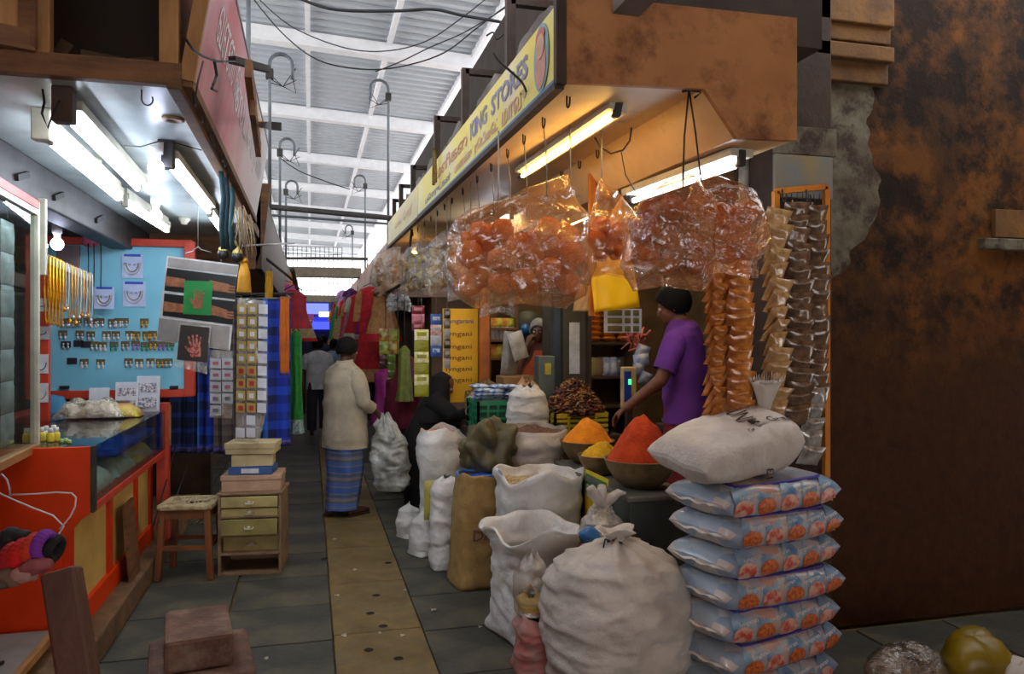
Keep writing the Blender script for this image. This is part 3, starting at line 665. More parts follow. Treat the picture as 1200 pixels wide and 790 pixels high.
# ---- blue display board with earring cards
BY = 6.62
def bp(zx, zy, dy=0.0): return PY(40 + zx * .2532, 270 + zy * .2532, BY - dy)
M_blueb = mat('light_blue_board', (136, 206, 228), .4, c2=(120, 194, 218), scale=2)
bd = thing('display_board', 'light blue display board in an orange red frame behind the counter', 'display board', (-1.45, BY, 1.2))
bx0, bx1 = bp(64, 300).x, bp(716, 300).x; bz0, bz1 = bp(400, 755).z, bp(400, 55).z
MB().box(bx0, bx1, BY, BY + .03, bz0, bz1).build('panel', M_blueb, bd)
for (x0, x1, z0, z1) in ((bx0 - .02, bx1 + .03, bz1 - .03, bz1 + .03), (bx0 - .02, bx1 + .03, bz0 - .035, bz0 + .03), (bx1 - .03, bx1 + .05, bz0 - .03, bz1 + .02), (bx0 - .06, bx0, bz0 - .03, bz1 + .02)):
    MB().bbox(x0, x1, BY - .04 - (.003 if z1 - z0 > .5 else 0), BY + .03, z0, z1, .005).build('frame_bar', M_redfr, bd)
for zx in (145, 650): p = bp(zx, 727); MB().bbox(p.x - .03, p.x + .03, BY - .05, BY - .003, p.z - .012, p.z + .014, .004).build('clip', M_iron, bd)
M_glassb = None
M_kraft = mat('brown_card', (112, 98, 56), .6, c2=(80, 70, 40), scale=30); M_blackc = mat('black_card', (24, 26, 38), .5); M_wcard = mat('white_card', (222, 226, 232), .5)
ecard_me = (lambda mb: mb.mesh('card', M_kraft))(MB().obox((0, 0, 0), (.062, .004, .042)))
ecard_mk = (lambda mb: mb.mesh('card', M_blackc))(MB().obox((0, 0, 0), (.07, .004, .05)))
def er_mesh(m_, m2=None):
    mb = MB(); mb.ball((0, -.006, .006), .009, 8, 6, sq=(1, .6, 1)); mb.ball((0, -.006, -.016), .012, 8, 6, sq=(.9, .5, 1.1)); return mb.mesh('earring', m_)
ers = [er_mesh(M_silver), er_mesh(M_gold), er_mesh(mat('pearl', (230, 224, 214), .3)), er_mesh(mat('green_stone', (60, 140, 110), .25)), er_mesh(mat('violet_stone', (150, 110, 190), .25))]
def ecard(zx, zy, kind, style, rowlab):
    p = bp(zx, zy, .006); t_ = thing('earring_card', rowlab, 'earring card', p, 0, 'earring cards pinned to the blue board')
    piece(ecard_mk if kind else ecard_me, 'card', t_, (0, 0, 0))
    if style is not None:
        for s in (-1, 1): piece(ers[style], 'earring', t_, (s * .016, -.004, -.004 - .014 * (kind == 0)), scale=(1, 1, 1.2))
def ordw(i): return ('first', 'second', 'third', 'fourth', 'fifth', 'sixth', 'seventh', 'eighth', 'ninth', 'tenth', 'eleventh', 'twelfth')[i]
rows = [('top', 420, [(145, 0, 0), (172, 0, 0), (200, 0, 0), (250, 0, 0), (278, 0, 2), (306, 0, 0), (362, 0, 0), (390, 0, 2), (418, 0, 0), (510, 0, 1)]),
        ('second', 477, [(133, 0, 0), (212, 0, 0), (262, 0, 0), (335, 0, 2), (378, 0, 0), (442, 0, 2), (472, 0, 1), (520, 0, 1), (549, 0, 1)]),
        ('third', 527, [(147, 1, 0), (206, 1, None), (240, 1, None), (278, 0, 0), (318, 0, 2), (370, 0, 3), (422, 0, 0), (470, 0, 4), (512, 0, 3), (550, 0, 1), (590, 0, 4), (630, 0, 3)]),
        ('bottom', 606, [(175, 1, None), (232, 0, 2), (308, 0, 2), (437, 0, 0), (487, 0, 2), (538, 0, 2), (583, 0, 1), (622, 0, 0)])]
for rn, zy, cs in rows:
    for i, (zx, kd, st) in enumerate(cs):
        ecard(zx, zy + random.uniform(-3, 3), kd, st, ordw(i) + ' card from the left in the ' + rn + ' earring row of the blue board')
# necklace packs
M_pkblue = mat('blue_print_card', (196, 208, 236), .4, c2=(176, 190, 226), scale=10)
def necklace_pack(zx, zy, w_, h_, lab, dy=.006, silver=True):
    p = bp(zx, zy, dy); t_ = thing('necklace_pack', lab, 'necklace pack', p)
    MB().obox(p, (w_, .005, h_)).build('card', M_pkblue, t_)
    MB().obox(p + V((0, -.004, h_ * .44)), (w_ * .8, .004, h_ * .1)).build('header', M_bluep, t_)
    for k, sc_ in enumerate((.78, .58)):
        mb = MB(); mb.tube([p + V((w_ * .5 * sc_ * cos(a), -.008, h_ * .12 + h_ * .62 * sc_ * sin(a) * 1.0)) for a in [pi + pi * j / 14 for j in range(15)]], .004, 6); mb.build('chain', M_silver if k == 0 else mat('dull_gold', (170, 140, 80), .35, .6), t_)
    for s in (-1, 1):
        mb = MB(); mb.ball(p + V((s * .018, -.007, h_ * .05)), .008, 8, 6); mb.build('earring', M_silver, t_)
necklace_pack(455, 165, .15, .19, 'upper silver necklace pack on the blue board')
necklace_pack(463, 295, .165, .2, 'lower silver necklace pack on the blue board')
necklace_pack(325, 312, .14, .17, 'necklace pack hanging on black cords left of the other two', dy=.12)
for zx in (250, 276, 308): wire('black_cord', [bp(zx, 60, .13), bp(zx + 2, 150, .13), bp(zx, 262, .13)], .004, M_wire, ('left', 'middle', 'right')[(250, 276, 308).index(zx)] + ' black cord hanging before the blue board', 'cord')
p = bp(268, 48, .1); mb = MB(); mb.ball(p, .06, 14, 10, lambda q: q * (1 + .35 * nz(q, 30)), sq=(1.3, .5, .8)); tag(mb.build('pink_bow', mat('pink_net', (240, 120, 150), .5)), 'bright pink net bow clipped to the top of the blue board', 'bow')
# framed picture behind bulb
p = bp(158, 130, .02); mb = MB(); mb.bbox(p.x - .08, p.x + .08, BY - .03, BY - .002, p.z - .12, p.z + .1, .004); tag(mb.build('small_picture', mat('dull_print', (150, 128, 128), .5, c2=(110, 100, 110))), 'dull small framed picture in the upper left of the blue board', 'picture')
# ---- rod with gold chains
r0, r1 = P(43, 296, 4.7), P(108, 323, 5.35)
wire('chain_rod', [r0, r1], .006, M_steeldk, 'slanted dark metal rod carrying the gold chains', 'rod')
cols = [M_gold] * 5 + [mat('pale_gold', (214, 190, 120), .35, .6), M_gold, mat('pearl_chain', (214, 210, 196), .4)]
M_gold2 = M_gold
for i in range(15):
    f = .17 + .8 * i / 14; p = r0.lerp(r1, f)
    L_ = .42 if i < 5 else random.uniform(.27, .36); mm = cols[0] if i < 5 else random.choice(cols[3:])
    t_ = thing('chain_necklace', ordw(i) + ' hanging chain from the left on the slanted rod' if i < 12 else ('thirteenth', 'fourteenth', 'last')[i - 12] + ' hanging chain from the left on the slanted rod', 'necklace', p, 0, 'gold chains hanging on the rod')
    w_ = .014 if i < 5 else .011
    mb = MB(); mb.tube([p + V((-w_, 0, 0)), p + V((-w_ * 1.1, 0, -L_ * .5)), p + V((-w_ * .6, 0, -L_ * .93)), p + V((0, 0, -L_)), p + V((w_ * .6, 0, -L_ * .93)), p + V((w_ * 1.1, 0, -L_ * .5)), p + V((w_, 0, 0)), p + V((0, 0, .014))], .0065 if i < 5 else .004, 6, closed=True); mb.build('chain', mm, t_)
    mb = MB(); mb.obox(p + V((0, -.008, -.02)), (.018, .003, .05)); mb.build('tag', M_wcard, t_)
    if i > 4: mb = MB(); mb.ball(p + V((0, -.004, -L_ - .012)), .014, 8, 6, sq=(1, .5, 1.2)); mb.build('pendant', M_gold if i % 2 else M_silver, t_)
# ---- red post with white necklace cards
pp = P(48, 400, 5.0); mb = MB(); mb.bbox(pp.x - .045, pp.x + .045, pp.y, pp.y + .04, PY(48, 505, pp.y).z, PY(48, 330, pp.y).z, .004); tag(mb.build('red_post', M_redfr), 'narrow red post beside the glass cabinet with white cards', 'post')
for i, (zy, lab) in enumerate(((345, 'topmost'), (475, 'second'), (618, 'third'), (752, 'lowest'))):
    p = PY(48, 270 + zy * .2532, pp.y - .006); t_ = thing('necklace_card', lab + ' white necklace card on the narrow red post', 'necklace card', p, 0, 'white cards on the red post')
    MB().obox(p, (.1 if i < 2 else .085, .004, .085 if i < 2 else .125)).build('card', M_wcard, t_)
    mb = MB(); mb.tube([p + V((.032 * cos(a), -.004, .01 + (.02 if i < 2 else .05) * sin(a))) for a in [pi + pi * j / 10 for j in range(11)]], .003, 5); mb.build('necklace', M_iron if i < 3 else M_gold, t_)

# ---- goods on the counter
def on_counter(u, v): return PZ(u, v, CZ + .001)
bt = MB(); bt.lathe([(0, 0), (.018, 0), (.019, .004), (.019, .04), (.014, .048), (.009, .05), (.009, .056), (.012, .056), (.012, .072), (0, .072)], 14); 
for i, (u, v, c) in enumerate(((49, 517, (232, 230, 224)), (54, 515, (226, 224, 220)), (59, 518, (236, 234, 228)), (63, 514, (224, 222, 216)), (66, 517, (236, 226, 210)))):
    p = on_counter(u, v); t_ = thing('polish_bottle', ordw(i) + ' small white bottle from the left on the glass counter', 'bottle', p, 0, 'small white bottles on the counter')
    mb = MB(); mb.lathe([(0, 0), (.018, 0), (.019, .004), (.019, .04), (.012, .048), (0, .048)], 14, p); mb.build('bottle_body', mat('bottle%d' % (i % 2), (236, 234, 228) if i % 2 else (232, 206, 60), .3), t_)
    mb = MB(); mb.lathe([(.009, .046), (.012, .05), (.012, .072), (0, .074)], 12, p); mb.build('cap', M_white, t_)
for i, (u, v) in enumerate(((72, 519), (77, 518), (81, 520))):
    p = on_counter(u, v); mb = MB(); mb.lathe([(0, 0), (.012, 0), (.013, .012), (.008, .02), (0, .02)], 12, p); tag(mb.build('nail_jar', mat('green_jar', (170, 200, 110), .4)), ordw(i) + ' tiny pale green jar from the left beside the white bottles', 'jar', 'tiny green jars on the counter')
# packs at the far end of the counter
def upright_pack(u0, u1, v0, v1, y, mm, lab, cat, t_=.02, lean=.12, name='card_pack'):
    a, b_ = PY(u0, v1, y), PY(u1, v0, y); c = (a + b_) / 2
    th_ = thing(name, lab, cat, (c.x, y, a.z))
    mb = MB(); mb.obox(c + V((0, lean * .3 * (b_.z - a.z), 0)), (b_.x - a.x, t_, (b_.z - a.z) * 1.01), Euler((-lean, 0, 0)).to_matrix(), .002); mb.build('sleeve', mm, th_); return th_, c, (b_.x - a.x), (b_.z - a.z)
M_slv = mat('white_sleeve', (224, 226, 232), .3, c2=(196, 200, 214), scale=8)
for (u0, u1, v0, v1, y, lab) in ((135, 162, 448, 484, 6.02, 'left white card pack of bindi stickers leaning on the counter end'), (160, 187, 441, 483, 6.08, 'right white card pack of bindi stickers leaning on the counter end')):
    th_, c, w_, h_ = upright_pack(u0, u1, v0, v1, y, M_slv, lab, 'card pack')
    for k in range(2):
        mb = MB(); mb.obox(c + V((0, -.016 + (.3 - .5 * k) * .06, h_ * (.18 - .4 * k))), (w_ * .8, .004, h_ * .26), Euler((-.12, 0, 0)).to_matrix()); mb.build('printed_card', mat('print_card', (120, 116, 136), .5, c2=(220, 214, 216), scale=60, lo=.45, hi=.55), th_)
p0 = on_counter(104, 491)
mb = MB(); mb.grid(lambda a, b_: V((p0.x - .22 + .44 * a, p0.y - .05 + .22 * b_, CZ + .012 + (.1 + .05 * nz((a * 4, b_ * 4, 1), 1.5)) * min(1, 5 * a, 5 * (1 - a), 5 * b_, 5 * (1 - b_)))), 16, 10, .002); tag(mb.build('plastic_packet', film('crinkle', (250, 245, 230), .5, .12, .25, (226, 214, 190), .6, 16)), 'crinkled clear packet with mixed trinkets on the counter', 'packet')
mb = MB(); mb.grid(lambda a, b_: V((p0.x - .1 + .4 * a, p0.y + .03 + .2 * b_, CZ + .006 + (.075 + .03 * nz((a * 4, b_ * 4, 5), 1.9)) * min(1, 6 * a, 6 * (1 - a), 6 * b_, 6 * (1 - b_)))), 14, 10, .002); tag(mb.build('plastic_packet', mat('yellow_packet', (214, 200, 40), .35, c2=(200, 120, 120), scale=14)), 'yellow and pink printed packet behind the crinkled clear one', 'packet')
p1 = on_counter(118, 483); mb = MB(); mb.obox((p1.x, 6.1, CZ + .13), (.13, .004, .1), Euler((-.2, 0, .1)).to_matrix()); tag(mb.build('white_paper_card', M_wcard), 'blank white card standing up on the counter', 'card')
p1 = on_counter(142, 484); mb = MB(); mb.obox((p1.x, p1.y, CZ + .05), (.13, .08, .085), None, .003); tag(mb.build('kraft_box', mat('kraft', (150, 130, 110), .7)), 'small brown cardboard box before the white card packs', 'box')
p1 = P(62, 485, 5.6); mb = MB(); mb.ball((p1.x, p1.y, p1.z), .14, 16, 10, lambda q: q * (1 + .2 * nz(q, 12)), sq=(.8, .6, 1)); tag(mb.build('blue_cloth_bag', mat('teal_bag', (60, 140, 180), .6)), 'blue plastic bag behind the counter below the board', 'bag')
MB().box(-3.0, -1.95, 5.6, 5.64, .1, 1.02).build('x', M_wood) if False else None
# low back shelf carrying the bag
mb = MB(); mb.bbox(-2.6, -2.02, 5.3, 6.2, .0, p1.z - .13, .005); tag(mb.build('back_shelf', M_wooddk), 'dark low cupboard behind the glass counter', 'cupboard')
# ================================================================== RIGHT SHOP: canopy and sign
M_tan = mat('tan_painted_sheet', (186, 128, 76), .6, c2=(164, 106, 60), scale=2.5, dirt=(96, 52, 24), dlo=.5, dhi=.7, dscale=4)
M_sofr = mat('cream_soffit_board', (226, 192, 142), .5, c2=(208, 172, 124), scale=3, dirt=(150, 112, 72), dlo=.6, dhi=.8)
rc = thing('shop_canopy', 'tan boxed canopy over the spice shop front with a cream soffit', 'canopy', (1.5, 3.0, 2.5))
Y0c, Y1c = 2.95, 10.1
def zb(y): return 2.70 + .14 * (y - 2.97) / 7.1
prof = [(.99, 2.70), (1.62, 2.725), (1.775, 2.525), (2.07, 2.535), (2.07, 3.075), (.99, 3.06)]
mb = MB(); mb.prism(prof, lambda a, b_, t_: V((a, t_, b_)), Y0c, Y0c + .025); mb.build('end_panel', M_tan, rc)
mb = MB(); mb.add([(.99, Y0c + .02, 2.705), (1.62, Y0c + .02, 2.73), (1.62, Y1c, 2.73 + .14), (.99, Y1c, 2.845)], [(0, 1, 2, 3)]); 
mb.add([(.99, Y0c + .02, 2.72), (1.62, Y0c + .02, 2.745), (1.62, Y1c, 2.745 + .14), (.99, Y1c, 2.86)], [(3, 2, 1, 0)]); mb.build('soffit_board', M_sofr, rc)
mb = MB(); mb.prism([(1.62, 2.728), (1.775, 2.528), (2.065, 2.538), (2.065, 2.9), (1.62, 2.9)], lambda a, b_, t_: V((a, t_, b_ + .14 * (t_ - Y0c) / 7.1)), Y0c + .02, Y1c); mb.build('slanted_beam', M_sofr, rc)
MB().bbox(.955, 1.0, Y0c - .01, Y0c + .03, 2.69, 3.08, .003).build('corner_strip', M_wooddk, rc)
mb = MB(); mb.box(1.0, 2.06, Y0c + .02, Y1c, 3.05, 3.07); mb.build('top_sheet', M_steeldk, rc)
# signboard
m, t = nt_new('yellow_sign_paint'); out = N(t, 'ShaderNodeOutputMaterial'); b = N(t, 'ShaderNodeBsdfPrincipled'); t.links.new(b.outputs[0], out.inputs[0]); b.inputs['Roughness'].default_value = .5
n1 = noise_tex(t, 2.5, 5, .6)
c1 = ramp(t, n1, [(.3, lin((226, 196, 62))), (.5, lin((222, 206, 96))), (.62, lin((214, 206, 150))), (.75, lin((206, 190, 172)))])
t.links.new(c1, b.inputs['Base Color']); M_ysign = m
def signR(y, h, off=0.0): return V((.975 - off, y, zb(y) + h * (.335 - .02 * (y - 2.97) / 7.1)))
def signboard(ya, yb, label, mm):
    s = thing('shop_signboard', label, 'signboard', signR((ya + yb) / 2, 0))
    mb = MB(); mb.add([signR(ya, 0), signR(yb, 0), signR(yb, 1), signR(ya, 1), signR(ya, 0, -.02), signR(yb, 0, -.02), signR(yb, 1, -.02), signR(ya, 1, -.02)], [(3, 2, 1, 0), (4, 5, 6, 7), (1, 5, 4, 0), (7, 6, 2, 3), (4, 7, 3, 0), (2, 6, 5, 1)]); mb.build('panel', mm, s)
    return s
s1 = signboard(2.98, 7.2, 'yellow painted shop sign with grey blue lettering and an oval portrait', M_ysign)
M_bluel = mat('blue_sign_border', (70, 130, 170), .5)
mb = MB(); mb.bar(signR(2.99, .05, .004), signR(7.2, .05, .004), .03, .006, (1, 0, 0)); mb.build('border_line', M_bluel, s1)
mb = MB(); mb.bar(signR(3.0, 0, .004), signR(3.0, 1, .004), .03, .006, (1, 0, 0)); mb.build('border_line', M_bluel, s1)
mb = MB(); mb.bar(signR(2.96, -.03, .0), signR(7.2, -.03, .0), .04, .03); mb.build('frame_rail', M_wooddk, s1)
M_lilac = mat('grey_lilac_letter', (132, 128, 160), .5); M_redl = mat('faded_red_letter', (206, 130, 110), .5); M_pinkl = mat('faint_pink_letter', (222, 172, 134), .5)
def stext(body, ya, yb, h0, h1, mm):
    # reads from far (left) to near (right) as seen from the lane
    H = .33
    tb = text_mb(body, .3, lambda x, y, z: signR((ya + yb) / 2 - x, (h0 + h1) / 2 + y / H, .003 + max(0, z)), fit=(abs(yb - ya), (h1 - h0) * H), bold=.009 if body.isascii() else .003); tb.build('lettering', mm, s1)
stext('KING', 4.27, 4.75, .52, .84, M_lilac); stext('STORES', 3.42, 4.17, .52, .84, M_lilac)
stext('மளிகை', 4.85, 6.1, .5, .82, M_redl)
stext('பலசரக்கு', 4.7, 5.3, .16, .4, M_pinkl); stext('ரெடிமேட்', 4.0, 4.62, .16, .4, M_pinkl); stext('மாவு', 3.45, 3.92, .16, .4, M_pinkl)
stext('பொருட்கள்', 5.45, 6.7, .14, .36, M_lilac)
# oval portrait (flat print) on the near end
def ell(cy, ch, ry_, rh, mm, off, n=28, nm='portrait'):
    mb = MB(); pts = [signR(cy + ry_ * cos(a), ch + rh * sin(a), off) for a in [2 * pi * k / n for k in range(n)]]
    pts2 = [p + V((.003, 0, 0)) for p in pts]
    mb.add(pts + pts2, [tuple(range(n)), tuple(reversed(range(n, 2 * n)))] + [(i, n + i, n + (i + 1) % n, (i + 1) % n) for i in range(n)]); mb.build(nm, mm, s1)
ell(3.2, .54, .11, .44, mat('portrait_teal', (122, 164, 172), .5, c2=(100, 140, 156)), .006, nm='portrait_ground')
ell(3.2, .44, .075, .3, mat('portrait_skin', (206, 142, 122), .5), .009, nm='portrait_figure')
ell(3.2, .68, .06, .16, mat('portrait_face', (214, 160, 128), .5), .012, nm='portrait_face')
ell(3.2, .82, .065, .1, mat('portrait_cap', (190, 100, 90), .5), .011, nm='portrait_headdress')
s2_ = signboard(7.22, 10.08, 'pale yellowed farther sign panel above the far end of the spice shop', mat('pale_yellow_sign', (206, 194, 128), .55, c2=(190, 176, 150), scale=2.2))
mb = MB(); mb.bar(signR(7.22, -.03, 0), signR(10.08, -.03, 0), .04, .03); mb.build('frame_rail', M_wooddk, s2_)
tb = text_mb('ஸ்டோர்', .3, lambda x, y, z: signR(8.4 - x, .5 + y / .33, .003 + max(0, z)), fit=(1.6, .12)); tb.build('lettering', M_pinkl, s2_)
# garland hanging on the sign
g0 = signR(5.95, 1.0, .03); gl_ = thing('flower_garland', 'small dried flower garland hanging over the yellow sign', 'garland', g0)
M_gr = mat('dry_flowers', (120, 60, 34), .8, c2=(110, 110, 50), scale=60)
for sgn in (-1, 1):
    mb = MB()
    for k in range(14):
        mb.ball(g0 + V((-.01, sgn * .05 * sin(k / 14 * pi * .6), -.02 * k + .05)), .014, 7, 5)
    mb.build('flower_string', M_gr, gl_)
# dark brackets and grey parapet above the sign
M_par = mat('grey_parapet', (124, 116, 112), .9, c2=(88, 82, 80), scale=3, bump=.5, bscale=10)
pr = struct('wall_right_parapet', 'rough grey parapet above the spice shop sign')
def par(a, b_):
    y = 2.75 + 7.3 * a; z = 3.0 + (.34 + .06 * nz((y * 1.7, 3, 1)) + .025 * nz((y * 6, 1, 1)) + (.05 if (y * .8) % 1 < .5 else 0) + .14 * (y - 2.97) / 7.1) * b_
    return V((1.2 + .02 * nz((y * 4, z * 4, 1)), y, z))
mb = MB(); mb.grid(lambda a, b_: par(1 - a, b_), 90, 4, .12, smooth=False); mb.build('parapet_face', M_par, pr)
for i, (u, v0, v1, ut) in enumerate(((598, 2, 66, 622), (545, 84, 132, 566), (512, 139, 178, 531), (484, 196, 222, 495), (470, 218, 240, 478), (462, 235, 252, 468))):
    a, b_ = PX(u, v1, 1.06), PX(u, v0, 1.06); e = V((1.3, b_.y, b_.z))
    mb = MB(); mb.bar(a - V((0, 0, .1)), b_ + V((0, 0, .02)), .05, .05); mb.bar(b_, V((1.35, b_.y - .0, b_.z)), .05, .04)
    tag(mb.build('steel_bracket', M_wooddk), ordw(i) + ' dark steel bracket from the near end above the yellow sign', 'bracket', 'dark steel brackets above the sign')

# lamps
M_tubefill = emis('tube_fill', (255, 226, 176), 48.0)  # for added tubes hidden behind the beam, only to brighten the interior
tube_fixture(PZ(722, 134, 2.675), PZ(611, 207, 2.675), 'warm glowing tube light under the soffit above the snack bags', M_tubew, side=(.2, 0, 1), wide=.09, cap='dk', off=.032)
tube_fixture(PZ(868, 192, 2.46), PZ(740, 236, 2.46), 'cool tube light with a grey cap under the slanted beam by the drain pipe', M_tube, cap='dk', wide=.12)
tube_fixture((1.62, 6.2, 2.66), (1.62, 7.4, 2.66), 'cool tube light deeper along the spice shop soffit', M_tube, wide=.1)
tube_fixture((2.45, 4.5, 2.77), (2.45, 5.7, 2.77), 'added hidden tube light brightening the shop above the shopkeeper', M_tubefill, wide=.08, off=.03)
tube_fixture((2.45, 6.2, 2.77), (2.45, 7.4, 2.77), 'added hidden tube light brightening the shop above the elderly woman', M_tubefill, wide=.08, off=.03)
cfl(V((1.2, 9.2, 2.66)), 'warm bulb at the far end of the spice shop soffit', .04, mt=M_tubew)
# hooks
def hook(p, lab, s=.045, group='hooks along the soffit edge'):
    p = V(p); pts = [p + V((0, 0, .02)), p + V((0, 0, -s * .7))] + [p + V((.0, -s * .45 * (1 - cos(a)), -s * .7 - s * .6 * sin(a))) for a in [k * pi / 6 for k in range(1, 8)]]
    mb = MB(); mb.tube(pts, .004, 6); return tag(mb.build('ceiling_hook', M_iron), lab, 'hook', group)
hp = [(590, 290), (515, 365), (455, 430), (405, 470), (355, 515), (312, 550), (268, 590), (235, 615), (212, 635), (190, 655), (170, 675), (150, 690), (130, 705), (115, 715)]
hooks = []
for i, (a, b_) in enumerate(hp):
    u = 440 + a * .38; p = PX(u, 0, 1.07); p.z = 2.71 + .14 * (p.y - 2.97) / 7.1; hooks.append(p)
    hook(p, (ordw(i) if i < 12 else ('thirteenth', 'last')[i - 12]) + ' black hook from the near end along the outer soffit edge')
for i, (u, v) in enumerate(((699, 186), (678, 198), (657, 211), (640, 220))):
    p = PX(u, v, 1.6); p.z = 2.735 + .14 * (p.y - 2.97) / 7.1; hook(p, ordw(i) + ' black hook from the near end along the slanted beam', .045, 'hooks along the slanted beam')
M_string = mat('grey_string', (150, 146, 134), .8)
for i in range(1, 7):
    p = hooks[i] + V((0, -.02, -.05)); q = p + V((.02, .02, -.28 - .05 * (i % 3)))
    wire('hanging_string', [p, p.lerp(q, .5) + V((.008, 0, 0)), q], .003, M_string, ordw(i - 1) + ' grey string from the near end hanging off the outer soffit hooks', 'string', 'strings on the soffit hooks')
wire('cable', [PZ(697, 161, 2.71), PZ(703, 172, 2.66), PZ(716, 180, 2.6), PZ(730, 176, 2.62), PZ(738, 165, 2.66), PZ(740, 150, 2.7)], .005, M_wire, 'looped dark cable under the soffit beside the warm tube')
wire('cable', [PZ(728, 178, 2.6), PX(733, 205, 1.5), PX(745, 225, 1.6)], .003, M_wire, 'thin cable dropping from the loop beside the warm tube')

# ================================================================== counter and bench
M_cgreen = mat('dark_green_counter', (66, 74, 70), .5, c2=(48, 54, 52), scale=4)
sc_ = thing('spice_counter', 'dark green grey counter carrying the bowls of spice powder', 'counter', (1.9, 4.5, 0))
MB().bbox(1.70, 2.07, 3.92, 5.22, 0, .76, .008).build('counter_body', M_cgreen, sc_)
MB().bbox(1.68, 2.09, 3.9, 5.24, .76, .79, .008).build('counter_top', mat('grey_slab_top', (96, 96, 88), .5), sc_)
a, b_ = PX(686, 605, 1.697), PX(713, 562, 1.697)
pst = thing('yellow_sticker', 'yellow and green product sticker on the dark counter front', 'sticker', (1.695, (a.y + b_.y) / 2, a.z))
MB().box(1.694, 1.698, min(a.y, b_.y), max(a.y, b_.y), a.z, b_.z).build('sheet', mat('sticker_yellow', (232, 204, 40), .45), pst)
yl, yh = min(a.y, b_.y), max(a.y, b_.y); zl, zh = a.z, b_.z
MB().box(1.692, 1.695, yl + .02, yh - .02, zl + (zh - zl) * .5, zl + (zh - zl) * .92).build('green_band', mat('sticker_green', (60, 140, 60), .45), pst)
MB().box(1.690, 1.693, yl + .04, yh - .04, zl + (zh - zl) * .45, zl + (zh - zl) * .7).build('white_box', M_wcard, pst)
for (q_, lab_) in (((1.42, 2.45, 5.78, 6.26), 'dark wooden bench under the yellow crate and white bundle'), ((1.32, 2.13, 6.27, 6.8), 'dark wooden bench under the green crate'), ((1.42, 1.92, 6.81, 7.45), 'dark wooden bench under the herb sack')):
    bn_ = MB(); bn_.bbox(*q_, 0, .88, .01); tag(bn_.build('goods_bench', M_wooddk), lab_, 'bench')

def bowl(c, R, H, mm, lab, powder, plab, peak, seed):
    c = V(c); o = MB()
    o.lathe([(R * .45, 0), (R * .7, H * .25), (R * .92, H * .7), (R, H), (R * 1.03, H + .006), (R * 1.0, H + .008), (R * .96, H - .002), (R * .66, H * .3), (R * .3, .012), (0, .012)], 32, c); tag(o.build('metal_bowl', mm), lab, 'bowl')
    def f(a, b_):
        th = 2 * pi * a; r = R * .95 * (1 - b_); k = 1 - b_
        z = H - .012 + peak * (1 - k ** 1.7) * (1 - .0 * b_) * (1 + .12 * nz((cos(th) * k * 2 + seed, sin(th) * k * 2, 1), 1.4))
        z += .012 * nz((cos(th) * r * 40, sin(th) * r * 40, seed), 1.0) * min(1, b_ * 6)
        return c + V((r * cos(th) + .1 * R * b_, r * sin(th), z))
    q = MB(); q.grid(f, 48, 22, closeu=True); o2 = q.build('spice_heap', powder); tag(o2, plab, 'spice heap', kind=None); return o2
M_brassb = mat('dull_steel_bowl', (150, 128, 92), .42, .45, c2=(108, 90, 64), scale=8)
M_tur = mat('turmeric_powder', (240, 148, 16), .95, c2=(220, 124, 8), scale=14, bump=.5, bscale=90)
M_yel = mat('yellow_powder', (222, 176, 28), .95, c2=(196, 150, 16), scale=30, bump=.7, bscale=60)
M_chi = mat('chilli_powder', (206, 72, 14), .95, c2=(176, 50, 6), scale=14, bump=.5, bscale=90)
CT = .791
bowl(PZ(688, 542, CT), .19, .15, M_brassb, 'metal bowl holding the orange turmeric heap', M_tur, 'rounded heap of golden orange turmeric powder in a bowl', .17, 1)
bowl((1.80, 4.46 + .16, CT), .145, .12, M_brassb, 'small metal bowl holding the yellow powder between two bigger bowls', M_yel, 'small heap of yellow powder in the middle bowl', .1, 2)
bowl((1.88, 4.18, CT), .215, .16, M_brassb, 'largest metal bowl holding the red orange chilli heap', M_chi, 'tall pointed heap of red orange chilli powder in the largest bowl', .26, 3)

